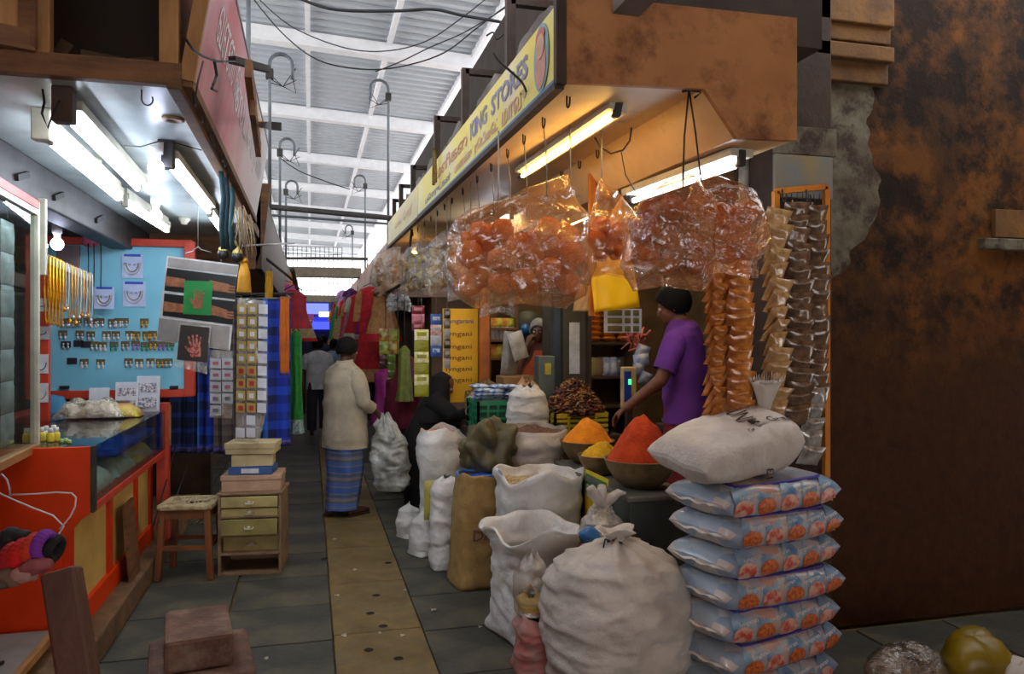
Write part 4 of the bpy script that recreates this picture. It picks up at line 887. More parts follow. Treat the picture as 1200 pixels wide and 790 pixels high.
# ================================================================== sacks
def sack(name, lab, c, rx, ry, h, mm, top='open', sq=2.8, rot=0.0, seed=0, lean=(0, 0), prof=None, wr=.022, fill=None, filld=.1, flare=.0, rimwob=.03, ears=.05, parts=(), cat='sack', nu=84, nvv=70, rz_=None, pleat=0.0, fillm=None):
    c = V(c); th_ = thing(name, lab, cat, c)
    prof = prof or [(0, .93), (.06, 1.0), (.3, 1.06), (.6, 1.04), (.85, 1.0), (1, 1.0)]
    def pr_(t_):
        for i in range(len(prof) - 1):
            if t_ <= prof[i + 1][0]:
                k = (t_ - prof[i][0]) / max(1e-6, prof[i + 1][0] - prof[i][0]); k = k * k * (3 - 2 * k) if top != 'lin' else k
                return prof[i][1] + (prof[i + 1][1] - prof[i][1]) * k
        return prof[-1][1]
    cr, sr = cos(rot), sin(rot)
    def pt(th, t_, shrink=1.0, dz=0.0):
        ca, sa = cos(th), sin(th); n = sq
        rr = (abs(ca) ** n + abs(sa) ** n) ** (-1.0 / n)
        # near the rim/top of an open sack the section rounds off
        r = pr_(t_) * rr * shrink
        x, y = rx * r * ca, ry * r * sa
        e = max(0, 1 - t_ / .12) * ears * (abs(sin(2 * th)) ** 6)
        x *= 1 + e * 3; y *= 1 + e * 3
        z = t_ * h
        w = wr * (.7 * nz((x * 3, y * 3, z * 10), 1.0, seed) + .35 * nz((x * 9, y * 9, z * 16), 1.0, seed + 5) + .5 * nz((x * 2.2, y * 2.2, z * 2), 1.6, seed + 9) + .75 * (.4 - abs(nz((x * 4 + z * 2, y * 4 - z * 2, z * 7), 1.3, seed + 2)) * 1.8) + .35 * (.4 - abs(nz((x * 8 - z * 5, y * 8, z * 14), 1.5, seed + 6)) * 1.8))
        w *= min(1, .25 + 3 * t_)
        if pleat: w += pleat * max(0, (t_ - .72) / .28) * sin(11 * th + 3 * nz((x, y, 0), 4, seed)) * rx
        x += ca * w; y += sa * w
        rim = max(0, (t_ - .8) / .2)
        z += rimwob * rim * (nz((ca * 1.3, sa * 1.3, seed), 1.2) * 1.6) + dz
        if flare: x += ca * flare * rim * rim; y += sa * flare * rim * rim
        x, y = x * cr - y * sr, x * sr + y * cr
        return c + V((x + lean[0] * t_ * t_, y + lean[1] * t_ * t_, max(z, .002)))
    mb = MB()
    if top == 'open':
        def f(a, b_):
            th = 2 * pi * a
            if b_ < .06: return pt(th, 0, b_ / .06)
            if b_ < .72: return pt(th, (b_ - .06) / .66)
            k = (b_ - .72) / .28
            p = pt(th, 1 - (1 - filld) * 0 - k * min(.9, (filld + .06) / h), .965 - .02 * k); 
            return p + V((0, 0, .012 * sin(min(1, k * 4) * pi)))
        mb.grid(f, nu, nvv, closeu=True)
    else:
        def f(a, b_):
            th = 2 * pi * a
            return pt(th, 0, b_ / .06) if b_ < .06 else pt(th, (b_ - .06) / .94)
        mb.grid(f, nu, nvv, closeu=True)
    mb.build('sack_body', mm, th_)
    if fill:
        def g(a, b_):
            th = 2 * pi * a; p = pt(th, max(.3, 1 - filld / h), .95 * (1 - b_)); zc_ = c.z + h - filld
            p.z = zc_ + .03 * (1 - (1 - b_) ** 2) + .014 * nz((p.x * 22, p.y * 22, seed), 1.0) + .02 * nz((p.x * 6, p.y * 6, seed), 1.0); return p
        q = MB(); q.grid(g, 40, 14, closeu=True); o = q.build('contents', fill, th_)
    return th_, pt
M_wsack = mat('white_woven_plastic', (222, 220, 216), .5, c2=(194, 192, 190), scale=5, bump=.35, bscale=28, dirt=(180, 168, 150), dlo=.6, dhi=.8, dscale=3)
M_wsack2 = mat('greyed_woven_plastic', (206, 198, 188), .55, c2=(176, 168, 160), scale=4, bump=.35, bscale=28, dirt=(160, 144, 124), dlo=.58, dhi=.78, dscale=3)
M_burlap = mat('burlap', (164, 132, 78), .9, c2=(136, 106, 60), scale=12, bump=.4, bscale=160, dirt=(136, 104, 54), dlo=.55, dhi=.75)
M_olive = mat('olive_tarp', (96, 88, 56), .5, c2=(66, 60, 38), scale=4)
M_clr = film('clear_bag', (252, 250, 246), .26, .25, .2, (226, 220, 212), .6, 10)
M_grain = mat('mixed_grain', (190, 150, 90), .85, c2=(120, 84, 44), scale=60, lo=.4, hi=.6, bump=.8, bscale=80)
M_beans = mat('brown_beans', (130, 84, 56), .6, c2=(70, 40, 26), scale=70, lo=.4, hi=.6, bump=1, bscale=90)
M_dal = mat('pale_seed', (214, 190, 140), .8, c2=(150, 124, 80), scale=70, lo=.4, hi=.6, bump=1, bscale=90)
# big tied foreground sack
bigprof = [(0, .86), (.08, .97), (.25, 1.04), (.5, 1.06), (.7, 1.0), (.82, .88), (.9, .68), (.95, .45), (.985, .2), (1, .06)]
bg_, pt_ = sack('rice_sack', 'large tied greyish white sack nearest the viewer', (1.43, 3.47, 0), .325, .31, .70, M_wsack2, 'tied', 2.5, .3, 3, prof=bigprof, pleat=.05, wr=.03, nu=90, nvv=70)
cz = V((1.43, 3.47, .70)); mb = MB()
def knot(a, b_):
    th = 2 * pi * a; r = .035 + .06 * b_ ** 2 + .012 * sin(7 * th) * b_; return cz + V((r * cos(th), r * sin(th) * .8, -.03 + .07 * b_ + .015 * sin(3 * th) * b_))
mb.grid(knot, 28, 6, .003, closeu=True); mb.build('gathered_top', M_wsack2, bg_)
mb = MB(); mb.tube([cz + V((.04 * cos(a), .035 * sin(a), -.015 + .01 * sin(2 * a))) for a in [k * 2 * pi / 14 for k in range(14)]], .006, 6, closed=True)
mb.tube([cz + V((-.04, -.02, -.01)), cz + V((-.08, -.06, .012)), cz + V((-.1, -.09, -.02))], .004, 5); mb.build('tie_string', M_iron, bg_)
# open sack behind it
s_, pt_ = sack('grain_sack', 'open white sack with a wide folded rim and almost empty inside', (1.25, 4.18, 0), .235, .25, .60, M_wsack, 'open', 4.0, .25, 5, fill=M_clr, filld=.16, flare=.05, rimwob=.05, wr=.022, prof=[(0, .98), (.06, 1.0), (.4, .98), (.75, .98), (1, 1.06)], nu=80, nvv=60)
M_redp = mat('red_print', (200, 40, 80), .6)
for k, z in enumerate((.1, .2, .3)):
    p = V((1.25, 4.18, z)); tb = text_mb(('25', 'kg', 'RN')[k], .06, lambda x, y, zz_: V((1.25 - .16 + x * .8, 4.18 - .272 - .0 + .02 * x, z + y)), extrude=.004)
    tb.build('printed_mark', M_redp, s_)
sack('grain_sack', 'tall open white sack filled with pale dried goods beside the counter', (1.43, 4.78, 0), .245, .25, .80, M_wsack, 'open', 3.2, .2, 8, fill=M_dal, filld=.07, rimwob=.07, flare=.03, nu=70, nvv=50)
bs, pt_ = sack('burlap_sack', 'tall brown burlap sack with faint painted marks', (1.11, 5.14, 0), .18, .17, .74, M_burlap, 'open', 2.7, .1, 11, fill=M_bluep, filld=.05, wr=.008, prof=[(0, 1.1), (.06, 1.12), (.3, 1.05), (.7, 1.0), (.95, .98), (1, 1.0)], lean=(.02, 0))
tb = text_mb('D/L5', .1, lambda x, y, z: pt_(-pi / 2 + .02 + x / .2, (.36 + y) / .74, 1.03 + (.012 if z > 0 else 0)), fit=(.2, .075)); tb.build('painted_mark', mat('violet_mark', (92, 56, 70), .8), bs)
mb = MB(); mb.tube([V((1.13 + .165 * cos(a), 5.14 + .155 * sin(a), .735 + .008 * sin(3 * a))) for a in [k * 2 * pi / 30 for k in range(30)]], .011, 8, closed=True); mb.build('blue_liner', mat('liner_blue', (70, 120, 180), .4), bs)
# olive tarp bundle
def tarp(a, b_):
    th = 2 * pi * a; ph = pi * (.02 + .96 * b_); r = .19 * (1 + .45 * nz((cos(th) * sin(ph), sin(th) * sin(ph), cos(ph)), 2.2, 4) + .12 * nz((cos(th) * sin(ph), sin(th) * sin(ph), cos(ph)), 6, 2))
    return V((1.24 + r * sin(ph) * cos(th), 5.36 + r * .9 * sin(ph) * sin(th), .86 + r * 1.1 * cos(ph) - .1 * (b_ > .5) * (b_ - .5)))
mb = MB(); mb.grid(tarp, 60, 40, closeu=True); tag(mb.build('tarp_bundle', M_olive), 'crumpled olive tarp bundle bulging above the burlap sack', 'bundle')
sack('covered_sack', 'dark covered sack standing behind the burlap sack under the olive tarp', (1.28, 5.46, 0), .14, .15, .72, M_olive, 'tied', 2.6, 0, 14, prof=[(0, 1), (.8, 1), (1, .3)])
sack('flour_sack', 'narrow crumpled white sack left of the burlap sack', (.955, 5.52, 0), .115, .11, .66, M_wsack, 'tied', 2.4, 0, 17, prof=[(0, 1.0), (.1, 1.12), (.25, 1.0), (.55, 1.05), (.85, 1.0), (.95, .8), (1, .3)], wr=.014)
sack('flour_sack', 'white sack with an open top of colourful goods near the woman in black', (1.0, 6.12, 0), .165, .16, .93, M_wsack, 'open', 2.4, 0, 19, fill=mat('colour_mix', (220, 190, 150), .7, c2=(190, 70, 50), scale=40), filld=.04, prof=[(0, .9), (.2, .95), (.5, .92), (.62, 1.0), (.75, 1.12), (.9, 1.1), (1, .9)], wr=.014)
sack('flour_sack', 'small squat white sack farthest out on the lane floor', (.80, 6.45, 0), .1, .1, .27, M_wsack, 'tied', 2.3, .5, 23, prof=[(0, .95), (.4, 1.1), (.8, .8), (1, .1)], wr=.01)
sack('flour_sack', 'small slumped white sack leaning below the yellowish bag', (.86, 5.92, 0), .125, .12, .34, M_wsack, 'tied', 2.3, .4, 27, prof=[(0, 1.0), (.3, 1.1), (.7, .85), (1, .2)], wr=.01)
mb = MB(); pillow(mb, (.9, 5.80, .43), .14, .3, .08, None, 8, 10, 3); tag(mb.build('yellow_pouch', mat('yellow_green_film', (190, 180, 90), .4, c2=(166, 160, 80))), 'dull yellow green plastic pouch leaning on the white sacks', 'pouch')
# clear bag and reddish bag between sacks
sack('clear_bag', 'clear bag of yellowish goods squeezed between two white sacks', (1.085, 3.75, .27), .085, .1, .3, M_clr, 'tied', 2.4, 0, 31, prof=[(0, .95), (.5, 1.05), (.8, .8), (1, .3)], cat='bag')
sack('yellow_goods', 'yellow goods showing at the bottom of the clear bag', (1.085, 3.75, .275), .07, .085, .1, mat('goods_yellow', (196, 160, 70), .6), 'tied', 2.4, 0, 32, prof=[(0, .95), (.6, 1.0), (1, .4)], cat='goods')
sack('red_bag', 'reddish woven bag under the clear bag in front', (1.085, 3.72, 0), .1, .12, .265, mat('red_woven', (176, 96, 92), .6, c2=(150, 120, 110), scale=20), 'tied', 2.8, 0, 33, prof=[(0, 1), (.8, 1), (1, .6)], cat='bag')
# tied clear bag and blue bag on a box in front of the counter
MBX = MB(); MBX.bbox(1.5, 1.69, 3.82, 4.12, 0, .5, .01); tag(MBX.build('wooden_crate', M_wooddk), 'low dark crate in front of the counter under the knotted bag', 'crate')
tbag, _ = sack('knotted_bag', 'whitish plastic bag with knotted ears in front of the counter', (1.56, 3.99, .5), .125, .12, .24, film('milky_bag', (240, 236, 230), .65, .25, .25, (226, 218, 210), .6, 10), 'tied', 2.2, 0, 36, prof=[(0, .9), (.3, 1.1), (.6, .9), (.85, .45), (1, .22)], pleat=.08, wr=.02, cat='bag')
k0 = V((1.56, 3.99, .74))
for (dx, dy, L_) in ((-.07, -.02, .1), (.0, 0, .11), (.09, -.03, .07)):
    mb = MB(); mb.tube([k0 + V((0, 0, -.02)), k0 + V((dx * .5, dy * .5, L_ * .5)), k0 + V((dx, dy, L_)), k0 + V((dx * 1.4, dy * 1.4, L_ * .95))], [.025, .03, .022, .006], 10); mb.build('knot_ear', M_wsack2, tbag)
mb = MB(); q0 = V((1.46, 3.90, .6)); mb.ball(q0, .062, 20, 14, lambda q: q * (1 + .3 * nz(q, 22)), sq=(1, .8, .75)); tag(mb.build('blue_plastic', mat('blue_film', (60, 130, 200), .3)), 'crumpled blue plastic tucked beside the knotted bag', 'plastic')
mb = MB(); mb.obox((1.46, 3.9, .53), (.1, .1, .06), None, .01); tag(mb.build('small_box', M_wsack2), 'small pale packet under the blue plastic', 'packet')
# beans sack and bundles
sack('bean_sack', 'wide rolled open sack full of brown beans behind the olive tarp', (1.60, 5.50, 0), .25, .235, 1.0, M_wsack2, 'open', 2.3, 0, 41, fill=M_beans, filld=.035, rimwob=.03, prof=[(0, .95), (.5, 1.0), (.8, .92), (.9, 1.06), (1, 1.0)])
sack('white_bundle', 'round tied white plastic bundle on the bench beside the green crate', (1.70, 6.0, .885), .165, .16, .39, M_wsack, 'tied', 2.1, 0, 43, prof=[(0, .7), (.2, .98), (.5, 1.05), (.8, .92), (.93, .6), (1, .25)], pleat=.05, wr=.02, cat='bundle')
def crate(x0, x1, y0, y1, z0, z1, mm, lab):
    r = thing('plastic_crate', lab, 'crate', ((x0 + x1) / 2, (y0 + y1) / 2, z0))
    MB().box(x0, x1, y0, y1, z0, z0 + .015).build('crate_floor', mm, r)
    H = z1 - z0; n = 4
    for (p, q) in (((x0, y0), (x1, y0)), ((x0, y1), (x1, y1)), ((x0, y0), (x0, y1)), ((x1, y0), (x1, y1))):
        p, q = V((*p, 0)), V((*q, 0))
        for k in range(n): z = z0 + .03 + (H - .05) * k / (n - 1); mb = MB(); mb.bar(p + Z(z), q + Z(z), .012, .02 if k < n - 1 else .035); mb.build('slat', mm, r)
        for k in range(5): mb = MB(); e = p.lerp(q, k / 4); mb.bar(e + Z(z0), e + Z(z1), .018, .018); mb.build('rib', mm, r)
    MB().box(x0 + .008, x1 - .008, y0 + .008, y1 - .008, z0 + .015, z0 + H * .9).build('liner', mat(mm.name + '_in', (40, 80, 60) if 'green' in mm.name else (110, 100, 40), .7), r)
    return r
M_greenp = mat('green_plastic', (30, 140, 96), .4); M_yellp = mat('yellow_plastic', (196, 176, 50), .4)
crate(1.36, 1.70, 6.3, 6.75, .885, 1.13, M_greenp, 'green plastic crate on the bench with blue white packets on top')
crate(1.88, 2.34, 5.82, 6.2, .885, 1.06, M_yellp, 'yellow plastic crate under the heap of dried chillies')
# chilli heap : real small pods joined
random.seed(21); mb = MB()
for k in range(900):
    r = .27 * sqrt(random.random()); th = random.uniform(0, 2 * pi); zt = 1.06 + .26 * max(0, 1 - (r / .27) ** 1.5); p = V((2.1 + r * cos(th) * .95, 6.0 + r * sin(th) * .8, zt + random.uniform(-.02, .012)))
    d = V((random.uniform(-1, 1), random.uniform(-1, 1), random.uniform(-.4, .6))).normalized() * random.uniform(.018, .034)
    mb.mi = random.choice((0, 0, 1, 2)); mb.tube([p - d, p + d * .1, p + d], [.004, .011, .003], 5)
chh = thing('chilli_heap', 'heap of dark dried chillies in the yellow crate', 'dried chillies', (2.1, 6.0, 1.04))
hd = mb.build('chilli_pods', [mat('chilli_dark', (70, 34, 20), .4), mat('chilli_tan', (170, 120, 66), .5), mat('chilli_red', (120, 52, 26), .4)], chh); hd['kind'] = 'stuff'
mb = MB(); mb.lathe([(.27, 1.06), (.2, 1.16), (.1, 1.26), (.02, 1.3)], 20, (2.1, 6.0, 0), fn=lambda p, a: V((p.x * .95, p.y * .8, p.z - .02))); mb.build('mound', mat('chilli_dark', (0, 0, 0)), chh)
# blue white packets on green crate
random.seed(5); k = 0
M_bw = mat('blue_white_packet', (206, 216, 230), .35, c2=(60, 120, 200), scale=16, lo=.42, hi=.5)
for lay in range(4):
    for j in range(3):
        c = V((1.41 + .12 * j + random.uniform(-.02, .02), 6.35 + random.uniform(-.01, .1), 1.15 + .033 * lay)); mb = MB()
        R_ = Euler((pi / 2 + random.uniform(-.1, .1), 0, random.uniform(-.3, .3))).to_matrix(); pillow(mb, c, .16, .12, .036, R_, 6, 6, k); k += 1
        tag(mb.build('blue_packet', M_bw), ('lowest', 'second', 'third', 'top')[lay] + ' layer ' + ('left', 'middle', 'right')[j] + ' blue and white packet on the green crate', 'packet', 'blue white packets on the crate')
# ================================================================== stack of printed bags
m, t = nt_new('printed_noodle_bag'); out = N(t, 'ShaderNodeOutputMaterial'); b = N(t, 'ShaderNodeBsdfPrincipled'); t.links.new(b.outputs[0], out.inputs[0]); b.inputs['Roughness'].default_value = .32; b.inputs['Coat Weight'].default_value = .4
tc = N(t, 'ShaderNodeTexCoord'); vo = N(t, 'ShaderNodeTexVoronoi'); mp = N(t, 'ShaderNodeMapping'); mp.inputs['Scale'].default_value = (9, 6, 9); t.links.new(tc.outputs['Object'], mp.inputs[0]); t.links.new(mp.outputs[0], vo.inputs['Vector']); vo.inputs['Scale'].default_value = 1.3
spc = N(t, 'ShaderNodeSeparateColor'); t.links.new(vo.outputs['Color'], spc.inputs[0])
c1 = ramp(t, spc.outputs[0], [(0, lin((80, 124, 160))), (.3, lin((140, 160, 176))), (.5, lin((186, 182, 178))), (.62, lin((184, 112, 80))), (.8, lin((90, 130, 176))), (.95, lin((190, 176, 164)))])
mx = N(t, 'ShaderNodeMix', data_type='RGBA'); mx.inputs[0].default_value = .28; t.links.new(c1, mx.inputs[6]); mx.inputs[7].default_value = lin((196, 190, 186)); t.links.new(mx.outputs[2], b.inputs['Base Color'])
bn = N(t, 'ShaderNodeBump'); bn.inputs['Strength'].default_value = .4; bn.inputs['Distance'].default_value = .01; t.links.new(noise_tex(t, 22, 3), bn.inputs['Height']); t.links.new(bn.outputs[0], b.inputs['Normal'])
M_bagp = m
M_noodle = mat('noodle_print', (214, 122, 66), .35, c2=(166, 76, 40), scale=70, lo=.4, hi=.6)
M_noodle2 = mat('noodle_print_red', (196, 74, 60), .35, c2=(214, 170, 150), scale=24, lo=.45, hi=.6)
M_bluepr = mat('blue_print', (70, 116, 160), .35, c2=(150, 176, 190), scale=8)
M_purple = mat('purple_border', (60, 52, 150), .4); M_ltxt = mat('pale_lettering', (232, 226, 216), .4)
BL, BW, BT = .75, .44, .168
def bag_sec(t_, th, L_, W_, T_, seed=0, n=3.2):
    e = abs(2 * t_ - 1); tk = max(.012, (1 - e ** 6)) ** .5; wk = 1 - .10 * e ** 3
    ca, sa = cos(th), sin(th); rr = (abs(ca) ** n + abs(sa) ** n) ** (-1 / n)
    y = W_ / 2 * wk * rr * ca; z = T_ / 2 * tk * rr * sa; x = (t_ - .5) * L_
    k = .012 * nz((x * 7, y * 7, z * 7), 1, seed) + .006 * nz((x * 20, y * 20, z * 20), 1, seed)
    return V((x, y * (1 + k), z + k * tk))
def bag_mesh(L_, W_, T_, mm, seed, nu=36, nv_=34):
    mb = MB(); mb.grid(lambda a, b_: bag_sec(b_, 2 * pi * a, L_, W_, T_, seed), nu, nv_, closeu=True)
    for e in (0, 1): mb.add([bag_sec(e, 2 * pi * k / nu, L_, W_, T_, seed) for k in range(nu)], [tuple(range(nu)) if e else tuple(reversed(range(nu)))])
    return mb
def front_y(x, z):
    e = abs(2 * x / BL); tk = max(.012, (1 - e ** 6)) ** .5; q = min(.98, abs(z) / (BT / 2 * tk + 1e-6)); return -BW / 2 * (1 - .10 * e ** 3) * (1 - q ** 3.2) ** (1 / 3.2)
def front_patch(x0, z0, rx_, rz__, off, n=20):
    pts = [V((x0, front_y(x0, z0) - off, z0))]
    for r in (.55, 1.0):
        for k in range(n): a = 2 * pi * k / n; x, z = x0 + rx_ * r * cos(a), z0 + rz__ * r * sin(a); pts.append(V((x, front_y(x, z) - off, z)))
    fs = [(0, 1 + k, 1 + (k + 1) % n) for k in range(n)] + [(1 + k, 1 + n + k, 1 + n + (k + 1) % n, 1 + (k + 1) % n) for k in range(n)]
    mb = MB(); mb.add(pts, fs, True); return mb
def make_bag(variant, label):
    r = thing('noodle_bag', label, 'bag', (0, 0, 0), 0, 'stacked printed noodle bags')
    bag_mesh(BL, BW, BT, M_bagp, variant * 3.3).build('bag_body', M_bagp, r, local=True)
    for i, x in enumerate((-.27, -.14, .0, .135, .26)):
        x += .02 * variant; front_patch(x, .022, .05, .048, .003).build('blue_panel', M_bluepr, r, local=True)
        front_patch(x + .005, -.022, .055, .042, .006).build('noodle_picture', M_noodle if (i + variant) % 2 else M_noodle2, r, local=True)
    for i, x in enumerate((-.235, -.06, .1, .235)):
        x += .03 * variant
        tb = text_mb('Iyngaran', .05, lambda X, Y, Z_: V((x + X, front_y(x + X, .035 + Y + .1 * X) - .009 - max(0, Z_), .035 + Y + .12 * X)), fit=(.105, .022)); tb.build('lettering', M_ltxt, r, local=True)
    pts = []
    for i in range(25):
        x = -.27 + .54 * i / 24; z = BT / 2 * .82; pts.append(V((x, front_y(x, z) - .004, z)))
    mb = MB(); mb.tube(pts, .008, 6); mb.build('purple_border', M_purple, r, local=True)
    mb = MB(); mb.tube([V((-.27, front_y(-.27, BT * .4) + k / 8 * .32, BT / 2 * .87)) for k in range(9)], .006, 6); mb.build('purple_border', M_purple, r, local=True)
    mb = MB(); mb.tube([V((BL / 2 - .004, -.12, 0)), V((BL / 2 + .02, -.125, -.005)), V((BL / 2 + .025, -.12, -.04)), V((BL / 2 + .032, -.118, -.075))], .0035, 5)
    mb.tube([V((BL / 2 + .015, -.125, -.004)), V((BL / 2 + .035, -.13, -.03)), V((BL / 2 + .04, -.126, -.06))], .0035, 5); mb.build('tie_string', M_ltxt, r, local=True)
    mb = MB(); mb.grid(lambda a, b_: V((BL / 2 - .01 + .05 * a, -.2 + .4 * b_ * (1 - .4 * a) + .08 * a, .006 * sin(b_ * 14) - .006 * a)), 4, 12, .002); mb.build('seal_flap', M_ltxt, r, local=True)
    mb = MB(); mb.grid(lambda a, b_: V((-BL / 2 + .01 - .02 * a, -.2 + .4 * b_ * (1 - .4 * a) + .08 * a, .006 * sin(b_ * 14) - .01 * a)), 4, 12, .002); mb.build('seal_flap', M_ltxt, r, local=True)
    return r
pb = [make_bag(0, 'x'), make_bag(1, 'x')]
random.seed(3); BC = V((2.08, 3.30, 0)); step = .142
nm_ = ('lowest', 'second lowest', 'third lowest', 'middle', 'third from the top', 'second from the top', 'topmost')
lab7 = [n + ' printed noodle bag in the stack by the dark wall' for n in ('lowest', 'second lowest', 'third lowest', 'fourth from the floor', 'fifth from the floor', 'sixth from the floor', 'topmost')]
for i in range(7):
    loc = BC + V((random.uniform(-.03, .02), random.uniform(-.012, .012), BT / 2 - .004 + step * i)); rot = (0, random.uniform(-.02, .01) - .02 * (i == 6), math.radians(13) + random.uniform(-.06, .06))
    if i < 2: o = pb[i]; o.location = loc; o.rotation_euler = rot; o['label'] = lab7[i]
    else: dup(pb[i % 2], loc, rot, lab7[i])
# sack lying on top
topz = step * 6 + BT
TS = thing('grain_sack', 'soiled white printed grain sack lying on top of the noodle bag stack', 'sack', (1.91, 3.28, topz + .10), math.radians(14))
TS.rotation_euler = (.14, -.06, math.radians(14))
TL, TW, TT = .62, .44, .25
def top_pt(t_, th):
    p = bag_sec(t_, th, TL, TW, TT * (.78 + .5 * t_), 7.7, 3.0); p.z += .06 * t_ - .0 + .012 * nz((p.x * 9, p.y * 9, 1), 1); p.z = max(p.z, -.098 + .01); return p
mb = MB(); mb.grid(lambda a, b_: top_pt(b_, 2 * pi * a), 48, 40, closeu=True)
for e in (0, 1): mb.add([top_pt(e, 2 * pi * k / 48) for k in range(48)], [tuple(range(48))])
mb.build('sack_body', M_wsack2, TS, local=True)
def tsurf(x, y, off=.004):
    t_ = x / TL + .5; # top surface height by search
    best = None
    for k in range(61):
        th = pi * k / 60; p = top_pt(t_, th)
        if best is None or abs(p.y - y) < abs(best.y - y): best = p
    return V((x, y, best.z + off))
M_inkd = mat('dark_brown_ink', (74, 54, 44), .7)
for (body, x, y, w_, h_, ang) in (('UNI', .08, .0, .15, .09, -1.9), ('Grah', .2, -.13, .13, .05, -.25), ('C23', .17, .07, .08, .035, -1.9), ('Gr. Uch', .05, -.14, .12, .024, .1)):
    tb = text_mb(body, .1, lambda X, Y, Z_: tsurf(x + X * cos(ang) - Y * sin(ang), y + X * sin(ang) + Y * cos(ang), .004), fit=(w_, h_)); tb.build('lettering', M_inkd, TS, local=True)
tb = text_mb('13', .1, lambda X, Y, Z_: V((.06 + Y * .9, -TW / 2 - .006 + .4 * abs(X) * .2, -.045 + X * .8)), fit=(.06, .05)); tb.build('lettering', M_inkd, TS, local=True)
mb = MB(); c = tsurf(.06, -.1, .005); 
random.seed(9)
for k in range(26):
    a = random.uniform(0, 2 * pi); d = V((cos(a), sin(a), random.uniform(.1, .5))) * random.uniform(.02, .04); mb.tube([c, c + d * .6, c + d], .002, 4)
mb.ball(c, .014, 10, 6); mb.build('straw_tuft', M_wooddk, TS, local=True)
# gathered fringe end
fe = top_pt(.93, pi / 2) + V((0, .02, -.015)); mb = MB()
def fr(a, b_): th = 2 * pi * a; r = .035 + .05 * b_ ** 1.5 + .012 * sin(5 * th) * b_; return fe + V((r * cos(th) * .9 + .0 * b_, r * sin(th) * .6, .15 * b_))
mb.grid(fr, 26, 8, .003, closeu=True); ff = mb.build('gathered_end', M_wsack2, TS, local=True)
mb = MB()
for k in range(40):
    a = k / 40; p = fr(a, 1); d = (p - fr(a, .8)).normalized(); mb.tube([p, p + d * .02, p + d * random.uniform(.025, .045) + V((random.uniform(-.01, .01),) * 3)], .0018, 4)
mb.build('fringe', M_wsack2, ff, local=True)

# ================================================================== hanging strips of snack packets
M_brownp = mat('brown_snack_film', (216, 140, 62), .25, .1, c2=(140, 72, 28), scale=14, lo=.38, hi=.6, coat=.6)
M_tanp = mat('tan_snack_film', (206, 170, 120), .25, .1, c2=(150, 110, 66), scale=14, coat=.6)
M_silp = mat('silver_snack_film', (196, 194, 190), .22, .35, c2=(120, 108, 98), scale=16, coat=.4)
M_greyp = mat('grey_snack_film', (140, 112, 88), .22, .2, c2=(64, 46, 34), scale=14, coat=.5)
def packet_me(w_, h_, t_, mm, seed):
    mb = MB(); pillow(mb, (0, 0, 0), w_, h_, t_, None, 9, 9, seed); return mb.mesh('snack_packet', mm)
def strip(label, u, v0, v1, Y, rows, w_, h_, t_, mm, yaw=0.0, tilt=.5, nper=1, name='packet_strip', seed=0, grp=None, fan=0.0, string=True):
    p0 = PY(u, v0, Y); p1 = PY(u, v1, Y); r = thing(name, label, 'packet strip', p0, 0, grp)
    mes = [packet_me(w_, h_, t_, mm, seed + k) for k in range(3)]
    for i in range(rows):
        z = (p1.z - p0.z) * (i + .5) / rows + random.uniform(-.008, .008)
        for j in range(nper):
            o = piece(random.choice(mes), 'snack_packet', r, (random.uniform(-.006, .006) + fan * sin(pi * i / rows), -.012 - .03 * j + random.uniform(-.006, .006) - .02 * sin(pi * i / rows), z), (tilt * .72 + random.uniform(-.2, .2), random.uniform(-.14, .14), yaw + random.uniform(-.2, .2)), (random.uniform(.95, 1.2), random.uniform(.9, 1.3), random.uniform(1.15, 1.4)))
    if string:
        mb = MB(); mb.tube([p0 + V((0, .01, .05)), p0 + V((0, .01, 0)), p1 + V((0, .01, .02))], .003, 5); mb.build('string', M_string, r)
    return r
random.seed(11)
# rack on the pillar
RYk = 3.62
rx0, rx1 = PY(909, 0, RYk).x, PY(968, 0, RYk).x; rzt, rzb = PY(968, 219, RYk).z, PY(968, 560, RYk).z; rztl = rzt - .04
M_yfr = mat('ochre_frame_paint', (206, 128, 30), .5, c2=(176, 100, 24), scale=6)
rk = thing('packet_rack', 'ochre wooden rack frame with wire mesh on the pillar', 'rack', (rx0, RYk, rzb))
for (a, b_) in (((rx0, rzb), (rx0, rztl)), ((rx1, rzb), (rx1, rzt)), ((rx0, rztl), (rx1, rzt)), ((rx0, rzb), (rx1, rzb))):
    mb = MB(); mb.bar((a[0], RYk, a[1]), (b_[0], RYk, b_[1]), .03, .03, (0, 1, 0)); mb.build('frame_bar', M_yfr, rk)
mb = MB()
for k in range(1, 9): x = rx0 + (rx1 - rx0) * k / 9; mb.tube([(x, RYk + .01, rzb), (x, RYk + .01, rztl)], .0025, 4)
for k in range(1, 32): z = rzb + (rztl - rzb) * k / 32; mb.tube([(rx0, RYk + .012, z), (rx1, RYk + .012, z)], .0025, 4)
wm = mb.build('wire_mesh', M_wooddk, rk); wm['kind'] = 'stuff'
for u in (917, 945): hook(PY(u, 226, RYk - .02) + V((0, 0, .0)), ('left', 'right')[u > 930] + ' hook at the top of the ochre packet rack', .04, 'hooks on the packet rack')
strip('leftmost column of tan snack packets on the ochre rack', 906, 252, 490, 3.48, 15, .14, .11, .04, M_tanp, .25, .75, 1, seed=1)
strip('middle column of dark grey snack packets on the ochre rack', 930, 245, 495, 3.52, 17, .14, .105, .04, M_greyp, -.1, .7, 1, seed=5)
strip('rightmost column of dark grey snack packets on the ochre rack', 953, 248, 470, 3.54, 14, .11, .10, .04, M_greyp, -.3, .7, 1, seed=9)
strip('left lower column of silver packets under the tan snack packets', 916, 400, 520, 3.56, 8, .10, .09, .035, M_silp, .1, .6, 1, seed=14)
